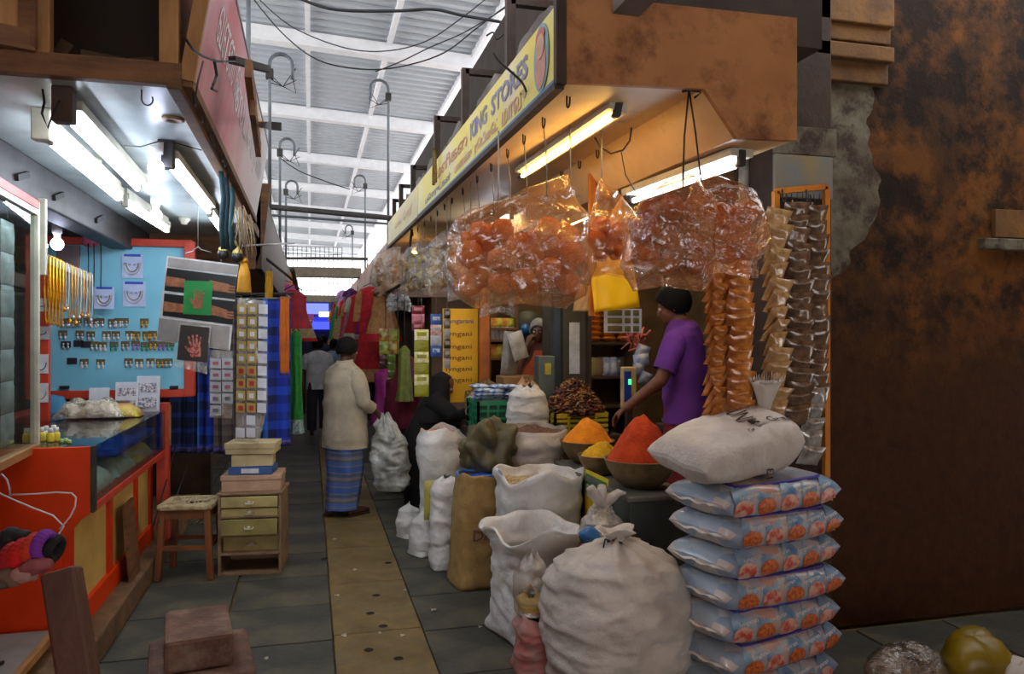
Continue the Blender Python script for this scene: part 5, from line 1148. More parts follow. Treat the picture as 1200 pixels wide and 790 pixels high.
strip('right lower column of silver packets at the bottom of the rack', 948, 410, 542, 3.55, 8, .125, .10, .04, M_silp, -.1, .6, 1, seed=18)
# strips under the second bag
strip('left column of brown snack packets hanging below the right snack bag', 835, 300, 495, 3.42, 16, .10, .09, .035, M_brownp, .35, .7, 1, seed=22)
strip('right column of brown snack packets hanging below the right snack bag', 862, 300, 500, 3.40, 16, .125, .095, .035, M_brownp, -.1, .7, 1, seed=26)
strip('column of bright silver packets hanging below the brown snack packets', 858, 400, 478, 3.50, 6, .12, .1, .035, M_silp, .1, .5, 1, seed=30)
# wooden jamb behind the strips
mb = MB(); a = PY(873, 300, 3.98); b_ = PY(906, 300, 3.98); mb.bbox(a.x, b_.x, 3.96, 4.02, .34, PY(890, 232, 3.98).z, .006); tag(mb.build('jamb_board', M_yfr), 'tall ochre painted board between the packet strips', 'board')

# ================================================================== big clear bags of puffed snacks
def puffm(name, c, c2):
    m, t = nt_new(name); out = N(t, 'ShaderNodeOutputMaterial'); p = N(t, 'ShaderNodeBsdfPrincipled'); tl = N(t, 'ShaderNodeBsdfTranslucent'); mx = N(t, 'ShaderNodeMixShader'); mx.inputs[0].default_value = .35
    cc = ramp(t, noise_tex(t, 9, 4), [(.35, lin(c2)), (.65, lin(c))]); t.links.new(cc, p.inputs['Base Color']); t.links.new(cc, tl.inputs[0]); p.inputs['Roughness'].default_value = .6
    t.links.new(p.outputs[0], mx.inputs[1]); t.links.new(tl.outputs[0], mx.inputs[2]); t.links.new(mx.outputs[0], out.inputs[0]); return m
M_puff = puffm('orange_puff', (240, 150, 58), (204, 104, 28)); M_puff2 = puffm('deep_puff', (222, 126, 52), (176, 82, 26)); M_chip = puffm('pale_chip', (214, 172, 112), (180, 132, 74)); M_green = puffm('yellow_chip', (206, 170, 50), (166, 140, 40))
def puff_me(mm, seed):
    mb = MB(); mb.ball((0, 0, 0), 1.0, 16, 11, lambda q: q * (1 + .16 * nz(q, 1.7, seed) + .05 * nz(q, 5, seed)), sq=(1, 1, .78)); return mb.mesh('puffed_snack', mm)
PU = [puff_me(M_puff, k) for k in range(3)]; PU2 = [puff_me(M_puff2, k + 5) for k in range(3)]
M_film1 = film('peach_clear_bag', (255, 238, 216), .2, .24, .16, (248, 196, 138), .9, 6)
M_film2 = film('clear_snack_bag', (254, 236, 216), .22, .26, .16, (234, 178, 128), .9, 7)
M_film3 = film('plain_clear_bag', (250, 248, 244), .16, .22, .18, (220, 212, 200), .8, 8)
def clear_bag(label, c, w_, h_, dep, mm, tip=(0, 0, .1), seed=0, rz_=0.0, squash=2.6, name='snack_bag', prof=None, cord=2.73):
    """soft bag: c = centre of the body, tip = where it is gathered (relative to body top centre)"""
    c = V(c); r = thing(name, label, 'snack bag', c, 0)
    prof = prof or [(0, .55), (.08, .86), (.3, 1.0), (.6, 1.0), (.8, .82), (.92, .45), (1, .06)]
    H = h_ + tip[2]
    def pr_(t_):
        for i in range(len(prof) - 1):
            if t_ <= prof[i + 1][0]:
                k = (t_ - prof[i][0]) / (prof[i + 1][0] - prof[i][0]); return prof[i][1] + (prof[i + 1][1] - prof[i][1]) * k
        return prof[-1][1]
    def f(a, b_):
        th = 2 * pi * a; k = pr_(b_); n = squash; ca, sa = cos(th), sin(th); rr = (abs(ca) ** n + abs(sa) ** n) ** (-1 / n)
        x = w_ / 2 * k * rr * ca; y = dep / 2 * (k ** .7) * rr * sa; z = -h_ / 2 + H * b_
        q = V((x, y, z)); v = nv((x, y, z), 5.0, seed) * .05 + nv((x, y, z), 12, seed) * .026 + nv((x * 1.0, y, z * 2), 24, seed) * .008
        v *= min(1, b_ * 8, (1 - b_) * 4 + .1)
        sh = max(0, (b_ - .55) / .45) ** 1.5
        q += v + V((tip[0] * sh, tip[1] * sh, 0)); 
        # crease the lower corners
        if b_ < .12: q.x += .05 * (1 - b_ / .12) * (1 if ca > 0 else -1) * abs(ca); q.z -= .03 * abs(ca) * (1 - b_ / .12)
        return c + Matrix.Rotation(rz_, 3, 'Z') @ q
    mb = MB(); mb.grid(f, 64, 46, closeu=True); mb.build('film', mm, r)
    if cord: tp = f(0, 1); mb = MB(); mb.tube([tp + V((0, 0, -.02)), V((tp.x, tp.y, max(tp.z + .02, cord)))], .004, 6); mb.build('cord', M_string, r)
    return r, f
def fill_puffs(c, w_, h_, dep, n, rmin, rmax, meshes, label, group, rz_=0.0, seed=0):
    random.seed(seed); c = V(c); got = []; tries = 0
    while len(got) < n and tries < 12000:
        tries += 1; r = random.uniform(rmin, rmax); q = V((random.uniform(-1, 1) * (w_ / 2 - r), random.uniform(-1, 1) * (dep / 2 - r), random.uniform(-1, 1) * (h_ / 2 - r)))
        if (q.x / (w_ / 2)) ** 4 + (q.y / (dep / 2)) ** 4 + (q.z / (h_ / 2)) ** 4 > .75: continue
        if any((q - g).length < (r + gr) * .76 for g, gr in got): continue
        got.append((q, r))
    for q, r in got:
        o = bpy.data.objects.new('puffed_snack', random.choice(meshes)); COL.objects.link(o); o.location = c + Matrix.Rotation(rz_, 3, 'Z') @ q; o.scale = (r, r, r); o.rotation_euler = (random.uniform(0, 6), random.uniform(0, 6), random.uniform(0, 6))
        tag(o, label, 'puffed snack', group)
TIE = -TH  # bags face the viewer roughly
b1 = P(610, 302, 3.85)
clear_bag('largest peach clear bag of orange puffed snacks under the warm tube', b1, .72, .45, .36, M_film1, (.24, 0, .19), 2, TIE, prof=[(0, .5), (.08, .86), (.3, 1.0), (.55, .98), (.7, .8), (.82, .5), (.92, .22), (1, .03)])
fill_puffs(b1, .64, .40, .30, 60, .06, .085, PU, 'orange puffed snack inside the largest clear bag', 'puffed snacks in the largest bag', TIE, 4)
b1b = P(712, 282, 3.95)
clear_bag('smaller peach clear bag with a pointed top right of the largest bag', b1b, .27, .34, .2, M_film1, (-.03, 0, .15), 5, TIE, prof=[(0, .6), (.1, .95), (.4, 1.0), (.6, .85), (.8, .45), (1, .03)])
fill_puffs(b1b, .23, .3, .17, 12, .05, .068, PU, 'orange puffed snack inside the smaller pointed bag', 'puffed snacks in the pointed bag', TIE, 8)
b1c = P(583, 338, 3.95)
clear_bag('small silvery clear bag hanging low under the left end of the largest bag', b1c, .16, .24, .12, M_film3, (0, 0, .05), 9, TIE)
fill_puffs(b1c, .14, .18, .1, 5, .035, .045, [puff_me(M_chip, 3)], 'pale snack inside the small silvery bag', 'pale snacks in the silvery bag', TIE, 12)
b2 = P(783, 278, 3.40)
bgL, _ = clear_bag('clear bag of deep orange snacks hung on dark cords, left of a pair', b2, .38, .42, .28, M_film2, (.07, 0, .07), 12, TIE, cord=0)
fill_puffs(b2, .34, .36, .25, 34, .05, .07, PU2, 'deep orange puffed snack inside the left corded bag', 'snacks in the left corded bag', TIE, 15)
b2b = P(850, 272, 3.42)
bgR, _ = clear_bag('clear bag of round orange snacks hung on dark cords, right of a pair', b2b, .34, .35, .24, M_film2, (-.08, 0, .08), 16, TIE, cord=0)
fill_puffs(b2b, .29, .29, .21, 18, .055, .075, PU, 'round orange puffed snack inside the right corded bag', 'snacks in the right corded bag', TIE, 19)
kt = PY(810, 108, 2.99)
mb = MB(); mb.tube([kt + V((0, .02, .02)), P(802, 160, 3.2), P(800, 222, 3.38)], .004, 6); mb.build('cord', M_wire, bgL)
mb = MB(); mb.tube([kt + V((0, .02, .02)), P(815, 155, 3.2), P(822, 215, 3.40)], .004, 6); mb.build('cord', M_wire, bgR)
mb = MB(); mb.tube([kt + V((-.04, 0, .0)), kt + V((0, .01, .012)), kt + V((.05, 0, .004)), kt + V((.02, .01, -.02))], .006, 6); mb.build('cord_knot', M_wire, bgL)
# bags further along
far = [(459, 322, 8.6, .42, .42, .3, M_chip, 'beige clear bag of flat papads, leftmost under the sign', 14), (493, 318, 7.0, .34, .4, .26, M_green, 'clear bag of yellow green chips next to the papads', 12), (522, 312, 6.0, .3, .38, .24, M_green, 'clear bag of yellow chips behind the largest snack bag', 12), (545, 320, 5.3, .24, .34, .2, M_puff2, 'narrow clear bag of brown snacks beside the largest bag', 9)]
def chip_me(mm, seed):
    mb = MB(); mb.grid(lambda a, b_: V(((a - .5) * 2, (b_ - .5) * 1.3, .35 * sin(a * 3 + seed) + .2 * cos(b_ * 4))) , 6, 5, .1); return mb.mesh('chip', mm)
for i, (u, v, d, w_, h_, dp, mm, lab, n) in enumerate(far):
    c = PX(u, v, 1.04 if i else .99); k_ = dX(u, 1.04 if i else .99) / d; w_ *= k_; h_ *= k_; clear_bag(lab, c, w_, h_, dp, M_film3, (.03, 0, .12), 20 + i, TIE, cord=2.80)
    ms = [chip_me(mm, k) for k in range(3)] if i < 3 else [puff_me(mm, 3)]
    fill_puffs(c, w_ * .95, h_ * .95, dp * .92, n * 2, .045, .07, ms, 'snack inside the ' + lab.replace('clear bag', 'bag'), 'snacks in hanging bag number %s' % ordw(i), TIE, 30 + i)
# small clear bag low near the sachets
c = PX(468, 355, 1.02); clear_bag('small empty crumpled clear bag above the sachet strips', c, .3, .16, .15, film('grey_film', (236, 236, 236), .4, .5, .15, (190, 196, 200), 1.0, 14), (0, 0, .05), 41, TIE)
# ================================================================== PEOPLE
def fuse(name, mb, m_, parent, voxel=.009, smooth=4):
    inv = rootmat(parent).inverted(); me = mb.mesh('tmp', m_, inv=inv)
    o = bpy.data.objects.new('tmp', me); COL.objects.link(o)
    r = o.modifiers.new('r', 'REMESH'); r.mode = 'VOXEL'; r.voxel_size = voxel; r.use_smooth_shade = True
    s = o.modifiers.new('s', 'SMOOTH'); s.iterations = smooth; s.factor = .5
    dg = bpy.context.evaluated_depsgraph_get(); me2 = bpy.data.meshes.new_from_object(o.evaluated_get(dg)); me2.name = name
    bpy.data.objects.remove(o); me2.materials.clear(); me2.materials.append(m_)
    p = bpy.data.objects.new(name, me2); p.parent = parent; COL.objects.link(p); return p
def loft(secs, nu=40, nvv=30, wr=.01, seed=0, pleat=0, npl=9, sq=2.2, thick=0.0, fold=(6, 6, 3)):
    """secs: (centre, half-axis A, half-axis B) from one end to the other"""
    secs = [(V(c), V(a), V(b_)) for c, a, b_ in secs]; m_ = len(secs) - 1
    def f(a, b_):
        x = min(b_ * m_, m_ - 1e-6); i = int(x); k = x - i; k = k * k * (3 - 2 * k) * .6 + k * .4
        c = secs[i][0].lerp(secs[i + 1][0], k); A = secs[i][1].lerp(secs[i + 1][1], k); B = secs[i][2].lerp(secs[i + 1][2], k)
        th = 2 * pi * a; ca, sa = cos(th), sin(th); rr = (abs(ca) ** sq + abs(sa) ** sq) ** (-1 / sq)
        p = c + (A * ca + B * sa) * rr; n_ = (A * ca + B * sa).normalized()
        w = wr * (nz((p.x * fold[0], p.y * fold[1], p.z * fold[2]), 1.0, seed) + .5 * nz((p.x * fold[0] * 2.3, p.y * fold[1] * 2.3, p.z * fold[2] * 2.5), 1.0, seed + 3))
        if pleat: w += pleat * sin(npl * th + 2 * nz((p.z * 2, 0, 0), 1, seed)) * b_
        return p + n_ * w
    mb = MB(); mb.grid(f, nu, nvv, thick, closeu=True); return mb, f
def limb(mb, pts, rs, n=12):
    pts = [V(p) for p in pts]; mb.tube(pts, rs, n)
    for p, r in zip(pts, rs): mb.ball(p, r * .98, 10, 8)
def fr3(f, up=(0, 0, 1)):
    f = V(f).normalized(); r = f.cross(V(up)).normalized(); u = r.cross(f); return r, f, u
def head_into(mb, c, f, up=(0, 0, 1), s=1.0, neck=None):
    c = V(c); r, f, u = fr3(f, up); R = Matrix((r, f, u)).transposed()
    def el(off, sq): 
        o = V(off) * s; mb.ball(c + R @ o, 1.0, 18, 12, lambda q: R @ (V((q.x * sq[0], q.y * sq[1], q.z * sq[2])) * s))
    el((0, -.012, .025), (.076, .095, .092)); el((0, .022, -.035), (.06, .07, .082)); el((0, .05, -.085), (.034, .036, .03))
    el((0, .095, -.028), (.013, .02, .022)); el((0, .085, -.005), (.01, .014, .03)); el((0, .082, -.068), (.024, .012, .012))
    for sg in (-1, 1): el((sg * .076, -.012, -.018), (.012, .022, .032)); el((sg * .03, .078, .012), (.022, .012, .01))
    if neck is not None: limb(mb, [c + R @ V((0, -.015, -.06)) * s, neck], [.052 * s, .058 * s])
    return R
def face_parts(body, c, R, s=1.0, eyes=True):
    c = V(c)
    for sg in (-1, 1):
        q = MB(); q.ball(c + R @ V((sg * .03, .081, -.006)) * s, .0115 * s, 10, 8); q.build('eye', mat('eye_white', (214, 206, 196), .3), body)
        q = MB(); q.ball(c + R @ V((sg * .03, .0885, -.006)) * s, .0062 * s, 8, 6); q.build('pupil', mat('eye_dark', (26, 18, 14), .2), body)
    q = MB(); q.tube([c + R @ V((-.022, .088, -.066)) * s, c + R @ V((0, .096, -.068)) * s, c + R @ V((.022, .088, -.066)) * s], .004 * s, 6); q.build('mouth', mat('lip', (120, 62, 52), .5), body)
def hair_shell(c, R, s, m_, parent, cover=-.3, seed=0, grow=1.08, name='hair', low=.0):
    """shell over the cranium; faces pointing forward and down are left out"""
    c = V(c); mb = MB(); nu, nvv = 30, 20
    def g(a, b_):
        th = 2 * pi * a; front = sin(th); lim = .40 + .0 * front + (.30 + low) * (1 - max(0, front)) ** 1.0 + .04 * nz((cos(th), front, 1), 2, seed)
        ph = b_ * lim * pi; q = V((sin(ph) * cos(th) * .083, sin(ph) * sin(th) * .100 - .015, cos(ph) * .100 + .024)) * grow
        q *= 1 + .03 * nz(q, 60, seed); return c + R @ (q * s)
    mb.grid(g, nu, nvv, .008 * s, closeu=True); return mb.build(name, m_, parent)
def hand_into(mb, wrist, d, n_, curl=.6, s=1.0, side=1):
    """d: finger direction, n_: palm normal (the way fingers curl), side: +1/-1 thumb side"""
    w = V(wrist); d = V(d).normalized(); n_ = (V(n_) - d * V(n_).dot(d)).normalized(); x = d.cross(n_) * side
    for k in range(4): mb.tube([w + x * (k - 1.5) * .012 * s, w + d * .045 * s + x * (k - 1.5) * .018 * s, w + d * .085 * s + x * (k - 1.5) * .02 * s], [.016 * s, .017 * s, .013 * s], 8)
    for k, L_ in enumerate((.072, .08, .074, .058)):
        b0 = w + d * .085 * s + x * (1.5 - k) * .02 * s; a = curl * .7; p1 = b0 + (d * cos(a) + n_ * sin(a)) * L_ * .45 * s
        a2 = curl * 1.7; p2 = p1 + (d * cos(a2) + n_ * sin(a2)) * L_ * .33 * s; a3 = curl * 2.4; p3 = p2 + (d * cos(a3) + n_ * sin(a3)) * L_ * .25 * s
        limb(mb, [b0, p1, p2, p3], [.0105 * s, .0095 * s, .0088 * s, .0078 * s], 8)
    t0 = w + d * .03 * s + x * .028 * s; t1 = t0 + (d * .6 + x * .6 + n_ * .4).normalized() * .035 * s; t2 = t1 + (d * .8 + x * .1 + n_ * .6).normalized() * .032 * s
    limb(mb, [t0, t1, t2], [.014 * s, .012 * s, .009 * s], 8)
M_skin = mat('brown_skin', (124, 80, 56), .55, c2=(104, 64, 44), scale=20)
M_skin2 = mat('dark_skin', (92, 60, 44), .55, c2=(76, 48, 34), scale=20)
M_hair = mat('black_hair', (14, 12, 11), .75, spec=.2)
M_ghair = mat('grey_hair', (150, 146, 140), .6)
def plaid(name, base, xb, zb, px=.22, pz=.22, bands_x=(), bands_z=(), rough=.8, axis=(0, 2)):
    if name in MATS: return MATS[name]
    m, t = nt_new(name); out = N(t, 'ShaderNodeOutputMaterial'); b = N(t, 'ShaderNodeBsdfPrincipled'); t.links.new(b.outputs[0], out.inputs[0]); b.inputs['Roughness'].default_value = rough
    tc = N(t, 'ShaderNodeTexCoord'); sp = N(t, 'ShaderNodeSeparateXYZ'); t.links.new(tc.outputs['Object'], sp.inputs[0])
    outs = []
    for ax, per, bands in ((axis[0], px, bands_x), (axis[1], pz, bands_z)):
        dv = N(t, 'ShaderNodeMath', operation='DIVIDE'); t.links.new(sp.outputs[ax], dv.inputs[0]); dv.inputs[1].default_value = per
        frn = N(t, 'ShaderNodeMath', operation='FRACT'); t.links.new(dv.outputs[0], frn.inputs[0])
        r = N(t, 'ShaderNodeValToRGB'); r.color_ramp.interpolation = 'CONSTANT'; e = r.color_ramp.elements
        st = [(0, base)] + list(bands)
        while len(e) < len(st): e.new(.5)
        for i, (p, c) in enumerate(st): e[i].position = p; e[i].color = lin(c)
        if len(st) == 1: e[1].position = 1; e[1].color = lin(base)
        t.links.new(frn.outputs[0], r.inputs[0]); outs.append(r.outputs[0])
    mx = N(t, 'ShaderNodeMix', data_type='RGBA'); mx.inputs[0].default_value = .5; t.links.new(outs[0], mx.inputs[6]); t.links.new(outs[1], mx.inputs[7]); t.links.new(mx.outputs[2], b.inputs['Base Color'])
    MATS[name] = m; return m
def person(label, loc): return thing('person', label, 'person', loc)

# ---- man in beige shirt and checked lungi
fx = V((.78, .62, 0)).normalized(); sx = V((fx.y, -fx.x, 0))          # facing, his right side
O = V((.30, 7.35, 0)); at_ = lambda s, f, z: O + sx * s + fx * f + V((0, 0, z))
p1 = person('man in a loose beige shirt and blue checked lungi carrying a sack', O)
mb = MB(); hc = at_(0, .05, 1.535)
R1 = head_into(mb, hc, fx * 1 + V((0, 0, -.12)), (0, 0, 1), .98, at_(0, .0, 1.36))
limb(mb, [at_(0, 0, 1.36), at_(0, -.01, 1.15), at_(0, 0, .9)], [.1, .13, .13])
rsh, rel, rwr = at_(.17, .0, 1.33), at_(.25, .02, 1.07), at_(.25, .20, .95)
lsh, lel, lwr = at_(-.17, .0, 1.33), at_(-.24, .06, 1.07), at_(-.15, .28, 1.0)
for a_, b_, c_ in ((rsh, rel, rwr), (lsh, lel, lwr)): limb(mb, [a_, b_, c_], [.052, .043, .03]); limb(mb, [at_(0, 0, 1.33), a_], [.07, .055])
for sg, dy in ((.09, .06), (-.09, -.05)):
    limb(mb, [at_(sg, 0, .88), at_(sg, .02, .48), at_(sg, dy - .03, .09)], [.085, .06, .038])
    limb(mb, [at_(sg, dy - .06, .045), at_(sg, dy + .04, .05), at_(sg, dy + .15, .03)], [.035, .036, .026])
hand_into(mb, rwr, (rwr - rel).normalized() + V((0, 0, -.4)), V((0, 0, -1)) - sx, .95, 1.0, -1)
hand_into(mb, lwr, (lwr - lel).normalized() + V((0, 0, -.3)), V((0, 0, -1)) + sx, .9, 1.0, 1)
bd1 = fuse('body', mb, M_skin2, p1); face_parts(bd1, hc, R1, .98)
hair_shell(hc, R1, .98, M_hair, p1, seed=2, low=-.02, grow=1.08)
M_beige = mat('beige_cotton', (186, 174, 152), .85, c2=(160, 148, 128), scale=4, bump=.2, bscale=30)
def ring(c, a, b_): return (c, sx * a, fx * b_)
mb, _ = loft([ring(at_(0, .02, .64), .225, .175), ring(at_(0, .02, .72), .23, .18), ring(at_(0, .02, .9), .225, .175), ring(at_(0, .01, 1.1), .215, .16), ring(at_(0, 0, 1.25), .22, .145), ring(at_(0, 0, 1.335), .225, .125), ring(at_(0, .0, 1.385), .18, .105), ring(at_(0, .005, 1.42), .1, .085), ring(at_(0, .01, 1.44), .07, .068)], 56, 44, .02, 3, fold=(5, 5, 7)); sh = mb.build('shirt', M_beige, p1)
for S_, E_, W_ in ((rsh, rel, rwr), (lsh, lel, lwr)):
    d = (E_ - S_).normalized(); d2 = (W_ - E_).normalized(); mm_ = E_.lerp(W_, .55)
    def ax(dd): a = dd.cross(fx); a = a.normalized() if a.length > .1 else sx; return a, dd.cross(a).normalized()
    a1, b1_ = ax(d); a2, b2_ = ax(d2)
    mb, _ = loft([(S_ - d * .035, a1 * .045, b1_ * .05), (S_ + d * .01, a1 * .07, b1_ * .075), (S_.lerp(E_, .35), a1 * .078, b1_ * .085), (S_.lerp(E_, .8), a1 * .07, b1_ * .072), (E_ + d * .01, (a1 + a2) * .034, (b1_ + b2_) * .034), (E_.lerp(W_, .35), a2 * .06, b2_ * .06), (mm_, a2 * .058, b2_ * .058)], 28, 22, .012, 5); mb.build('sleeve', M_beige, sh)
mb = MB(); mb.tube([at_(.068 * cos(a), .012 + .066 * sin(a), 1.442 + .008 * sin(a)) for a in [k * 2 * pi / 20 for k in range(20)]], .014, 8, closed=True); mb.build('collar', M_beige, sh)
M_lungi = plaid('blue_lungi', (74, 92, 130), 0, 0, .07, .19, [(.7, (100, 96, 104)), (.85, (66, 84, 124))], [(.16, (150, 136, 118)), (.22, (44, 96, 190)), (.5, (150, 136, 120)), (.56, (60, 110, 196)), (.74, (96, 84, 84)), (.84, (150, 130, 110))])
mb, _ = loft([ring(at_(0, .01, .86), .185, .15), ring(at_(0, .02, .66), .195, .165), ring(at_(0, .02, .4), .175, .16), ring(at_(0, .0, .2), .155, .15), ring(at_(0, -.02, .075), .15, .15)], 52, 34, .016, 9, pleat=.008, npl=7, fold=(7, 7, 2)); mb.build('lungi', M_lungi, p1)
for sg, dy in ((.09, .06), (-.09, -.05)):
    mb = MB(); mb.obox(at_(sg, dy + .03, .012), (.09, .25, .018), Matrix((sx, fx, V((0, 0, 1)))).transposed(), .008); mb.build('sandal', M_wooddk, p1)
# carried sack
gp = rwr + V((.06, .0, -.07)); M_gw = film('woven_carry', (214, 216, 212), .72, .2, .4, (196, 198, 192), .5, 9)
cs, _ = sack('carry_sack', 'half empty translucent white sack held by the man in beige', (gp.x + .06, gp.y - .06, .24), .17, .12, gp.z - .24 + .06, M_gw, 'tied', 2.4, -.4, 51, prof=[(0, .75), (.1, 1.0), (.4, 1.1), (.65, .95), (.85, .55), (1, .2)], wr=.03, pleat=.1, lean=(-.06, .06))

# ---- shopkeeper in purple
f2 = V((-.75, .45, 0)).normalized(); s2v = V((f2.y, -f2.x, 0)); O2 = V((2.35, 4.56, .34)); A2 = lambda s, f, z: O2 + s2v * s + f2 * f + V((0, 0, z))
p2 = person('shopkeeper in a purple t-shirt seen from behind reaching to the counter', O2)
mb = MB(); hc2 = A2(0, .07, 1.535); R2 = head_into(mb, hc2, f2 + V((0, 0, -.25)), (0, 0, 1), 1.0, A2(0, .0, 1.37))
limb(mb, [A2(0, 0, 1.36), A2(0, -.01, 1.1), A2(0, -.03, .85)], [.11, .14, .14])
# left arm (towards viewer's left) reaches down to the bowls
ls, le_, lw = A2(-.18, .03, 1.32), A2(-.25, .12, 1.06), A2(-.2, .34, .88)
rs, re_, rw = A2(.18, .02, 1.32), A2(.27, .05, 1.06), A2(.2, .26, .95)
for a_, b_, c_ in ((rs, re_, rw), (ls, le_, lw)): limb(mb, [a_, b_, c_], [.056, .045, .031]); limb(mb, [A2(0, 0, 1.32), a_], [.075, .06])
for sg in (.09, -.09): limb(mb, [A2(sg, -.03, .86), A2(sg, 0, .46), A2(sg, -.03, .07)], [.09, .06, .04]); limb(mb, [A2(sg, -.04, .04), A2(sg, .14, .03)], [.038, .028])
hand_into(mb, lw, (lw - le_).normalized(), V((0, 0, -1)), .5, 1.0, 1); hand_into(mb, rw, (rw - re_).normalized(), V((0, 0, -1)), .5, 1.0, -1)
bd2 = fuse('body', mb, M_skin, p2); face_parts(bd2, hc2, R2)
hair_shell(hc2, R2, 1.0, M_hair, p2, seed=5, low=.08, grow=1.1)
M_purp = mat('purple_cotton', (116, 56, 156), .85, c2=(96, 44, 130), scale=4, bump=.15, bscale=30)
def ring2(c, a, b_): return (c, s2v * a, f2 * b_)
mb, _ = loft([ring2(A2(0, -.02, .78), .2, .15), ring2(A2(0, -.02, .9), .195, .15), ring2(A2(0, -.01, 1.1), .2, .145), ring2(A2(0, 0, 1.25), .215, .14), ring2(A2(0, 0, 1.34), .225, .12), ring2(A2(0, .0, 1.39), .185, .105), ring2(A2(0, .005, 1.425), .1, .085), ring2(A2(0, .012, 1.44), .07, .068)], 52, 40, .012, 7, fold=(5, 5, 8)); sh2 = mb.build('t_shirt', M_purp, p2)
for S_, E_ in ((rs, re_), (ls, le_)):
    d = (E_ - S_).normalized(); a1 = d.cross(f2).normalized(); b1_ = d.cross(a1).normalized()
    mb, _ = loft([(S_ - d * .04, a1 * .045, b1_ * .05), (S_ + d * .01, a1 * .072, b1_ * .078), (S_.lerp(E_, .35), a1 * .078, b1_ * .082), (S_.lerp(E_, .78), a1 * .072, b1_ * .074)], 28, 14, .008, 5); mb.build('sleeve', M_purp, sh2)
mb, _ = loft([ring2(A2(0, -.02, .88), .175, .14), ring2(A2(0, -.02, .6), .185, .15), ring2(A2(0, -.02, .1), .17, .15)], 44, 20, .014, 9, pleat=.01, npl=8); mb.build('lungi', mat('red_check_cloth', (150, 40, 44), .85, c2=(110, 30, 40), scale=30), p2)
# ---- woman in a black robe leaning to the goods
O3 = V((1.10, 7.62, 0)); f3 = V((.95, -.25, 0)).normalized(); s3 = V((f3.y, -f3.x, 0)); A3 = lambda s, f, z: O3 + s3 * s + f3 * f + V((0, 0, z))
p3 = person('woman in a long black robe and veil leaning towards the goods', O3)
mb = MB(); hc3 = A3(0, .2, 1.19); R3 = head_into(mb, hc3, f3 + V((0, 0, -.5)), (0, 0, 1), .95, A3(0, .1, 1.06))
limb(mb, [A3(0, .08, 1.05), A3(0, 0, .8), A3(0, -.06, .7)], [.1, .13, .14])
rs3, re3, rw3 = A3(.15, .12, 1.03), A3(.2, .3, .9), A3(.12, .52, .93)
limb(mb, [rs3, re3, rw3], [.05, .042, .03]); limb(mb, [A3(0, .1, 1.03), rs3], [.06, .05]); hand_into(mb, rw3, f3, V((0, 0, -1)), .4, .9, -1)
ls3, le3, lw3 = A3(-.15, .1, 1.03), A3(-.2, .2, .82), A3(-.14, .36, .78); limb(mb, [ls3, le3, lw3], [.05, .042, .03]); limb(mb, [A3(0, .1, 1.03), ls3], [.06, .05]); hand_into(mb, lw3, f3, V((0, 0, -1)), .5, .9, 1)
for sg in (.08, -.08): limb(mb, [A3(sg, -.05, .7), A3(sg, 0, .4), A3(sg, -.03, .06)], [.08, .055, .038]); limb(mb, [A3(sg, -.04, .035), A3(sg, .12, .03)], [.033, .026])
bd3 = fuse('body', mb, M_skin, p3); face_parts(bd3, hc3, R3, .95)
M_blk = mat('black_cloth', (16, 15, 18), .85, c2=(10, 10, 12), scale=4)
def ring3(c, a, b_): return (c, s3 * a, f3 * b_)
mb, _ = loft([ring3(A3(0, -.0, .02), .24, .2), ring3(A3(0, -.02, .3), .22, .19), ring3(A3(0, -.04, .65), .21, .19), ring3(A3(0, .03, .85), .2, .17), ring3(A3(0, .09, 1.0), .19, .13), ring3(A3(0, .11, 1.07), .13, .1)], 56, 40, .02, 11, pleat=-.0, fold=(8, 8, 2)); rb = mb.build('robe', M_blk, p3)
mb, _ = loft([ring3(A3(0, .06, .84), .22, .18), ring3(A3(0, .09, 1.0), .2, .16), ring3(A3(0, .13, 1.1), .125, .125), ring3(A3(0, .165, 1.2), .1, .115), ring3(A3(0, .17, 1.28), .085, .095), ring3(A3(0, .17, 1.325), .02, .02)], 48, 30, .012, 13); mb.build('veil', M_blk, p3)
for S_, E_, W_ in ((rs3, re3, rw3), (ls3, le3, lw3)):
    d = (E_ - S_).normalized(); d2 = (W_ - E_).normalized(); u_ = V((0, 0, 1)); a1 = d.cross(u_).normalized(); b1_ = d.cross(a1); a2 = d2.cross(u_).normalized(); b2_ = d2.cross(a2)
    mb, _ = loft([(S_ - d * .05, a1 * .09, b1_ * .09), (E_, a1 * .075, b1_ * .08), (W_ - d2 * .02, a2 * .07, b2_ * .075)], 26, 20, .012, 15); mb.build('sleeve', M_blk, rb)
# ---- person in dark red behind her
O4 = V((.98, 8.35, 0)); f4 = V((.7, .7, 0)).normalized(); s4 = V((f4.y, -f4.x, 0)); A4 = lambda s, f, z: O4 + s4 * s + f4 * f + V((0, 0, z))
p4 = person('person in a dark red veil and dress standing behind the woman in black', O4)
mb = MB(); hc4 = A4(0, .05, 1.36); R4 = head_into(mb, hc4, f4, (0, 0, 1), .93, A4(0, 0, 1.2))
limb(mb, [A4(0, 0, 1.2), A4(0, 0, .9), A4(0, 0, .8)], [.1, .13, .14])
for sg in (1, -1):
    a_, b_, c_ = A4(sg * .15, 0, 1.15), A4(sg * .2, .03, .92), A4(sg * .15, .2, .8); limb(mb, [a_, b_, c_], [.048, .04, .028]); limb(mb, [A4(0, 0, 1.15), a_], [.06, .05]); hand_into(mb, c_, f4, V((0, 0, -1)), .6, .9, -sg)
    limb(mb, [A4(sg * .08, 0, .8), A4(sg * .08, .01, .42), A4(sg * .08, -.02, .06)], [.08, .055, .038]); limb(mb, [A4(sg * .08, -.03, .035), A4(sg * .08, .12, .03)], [.033, .026])
bd4 = fuse('body', mb, M_skin, p4); face_parts(bd4, hc4, R4, .93)
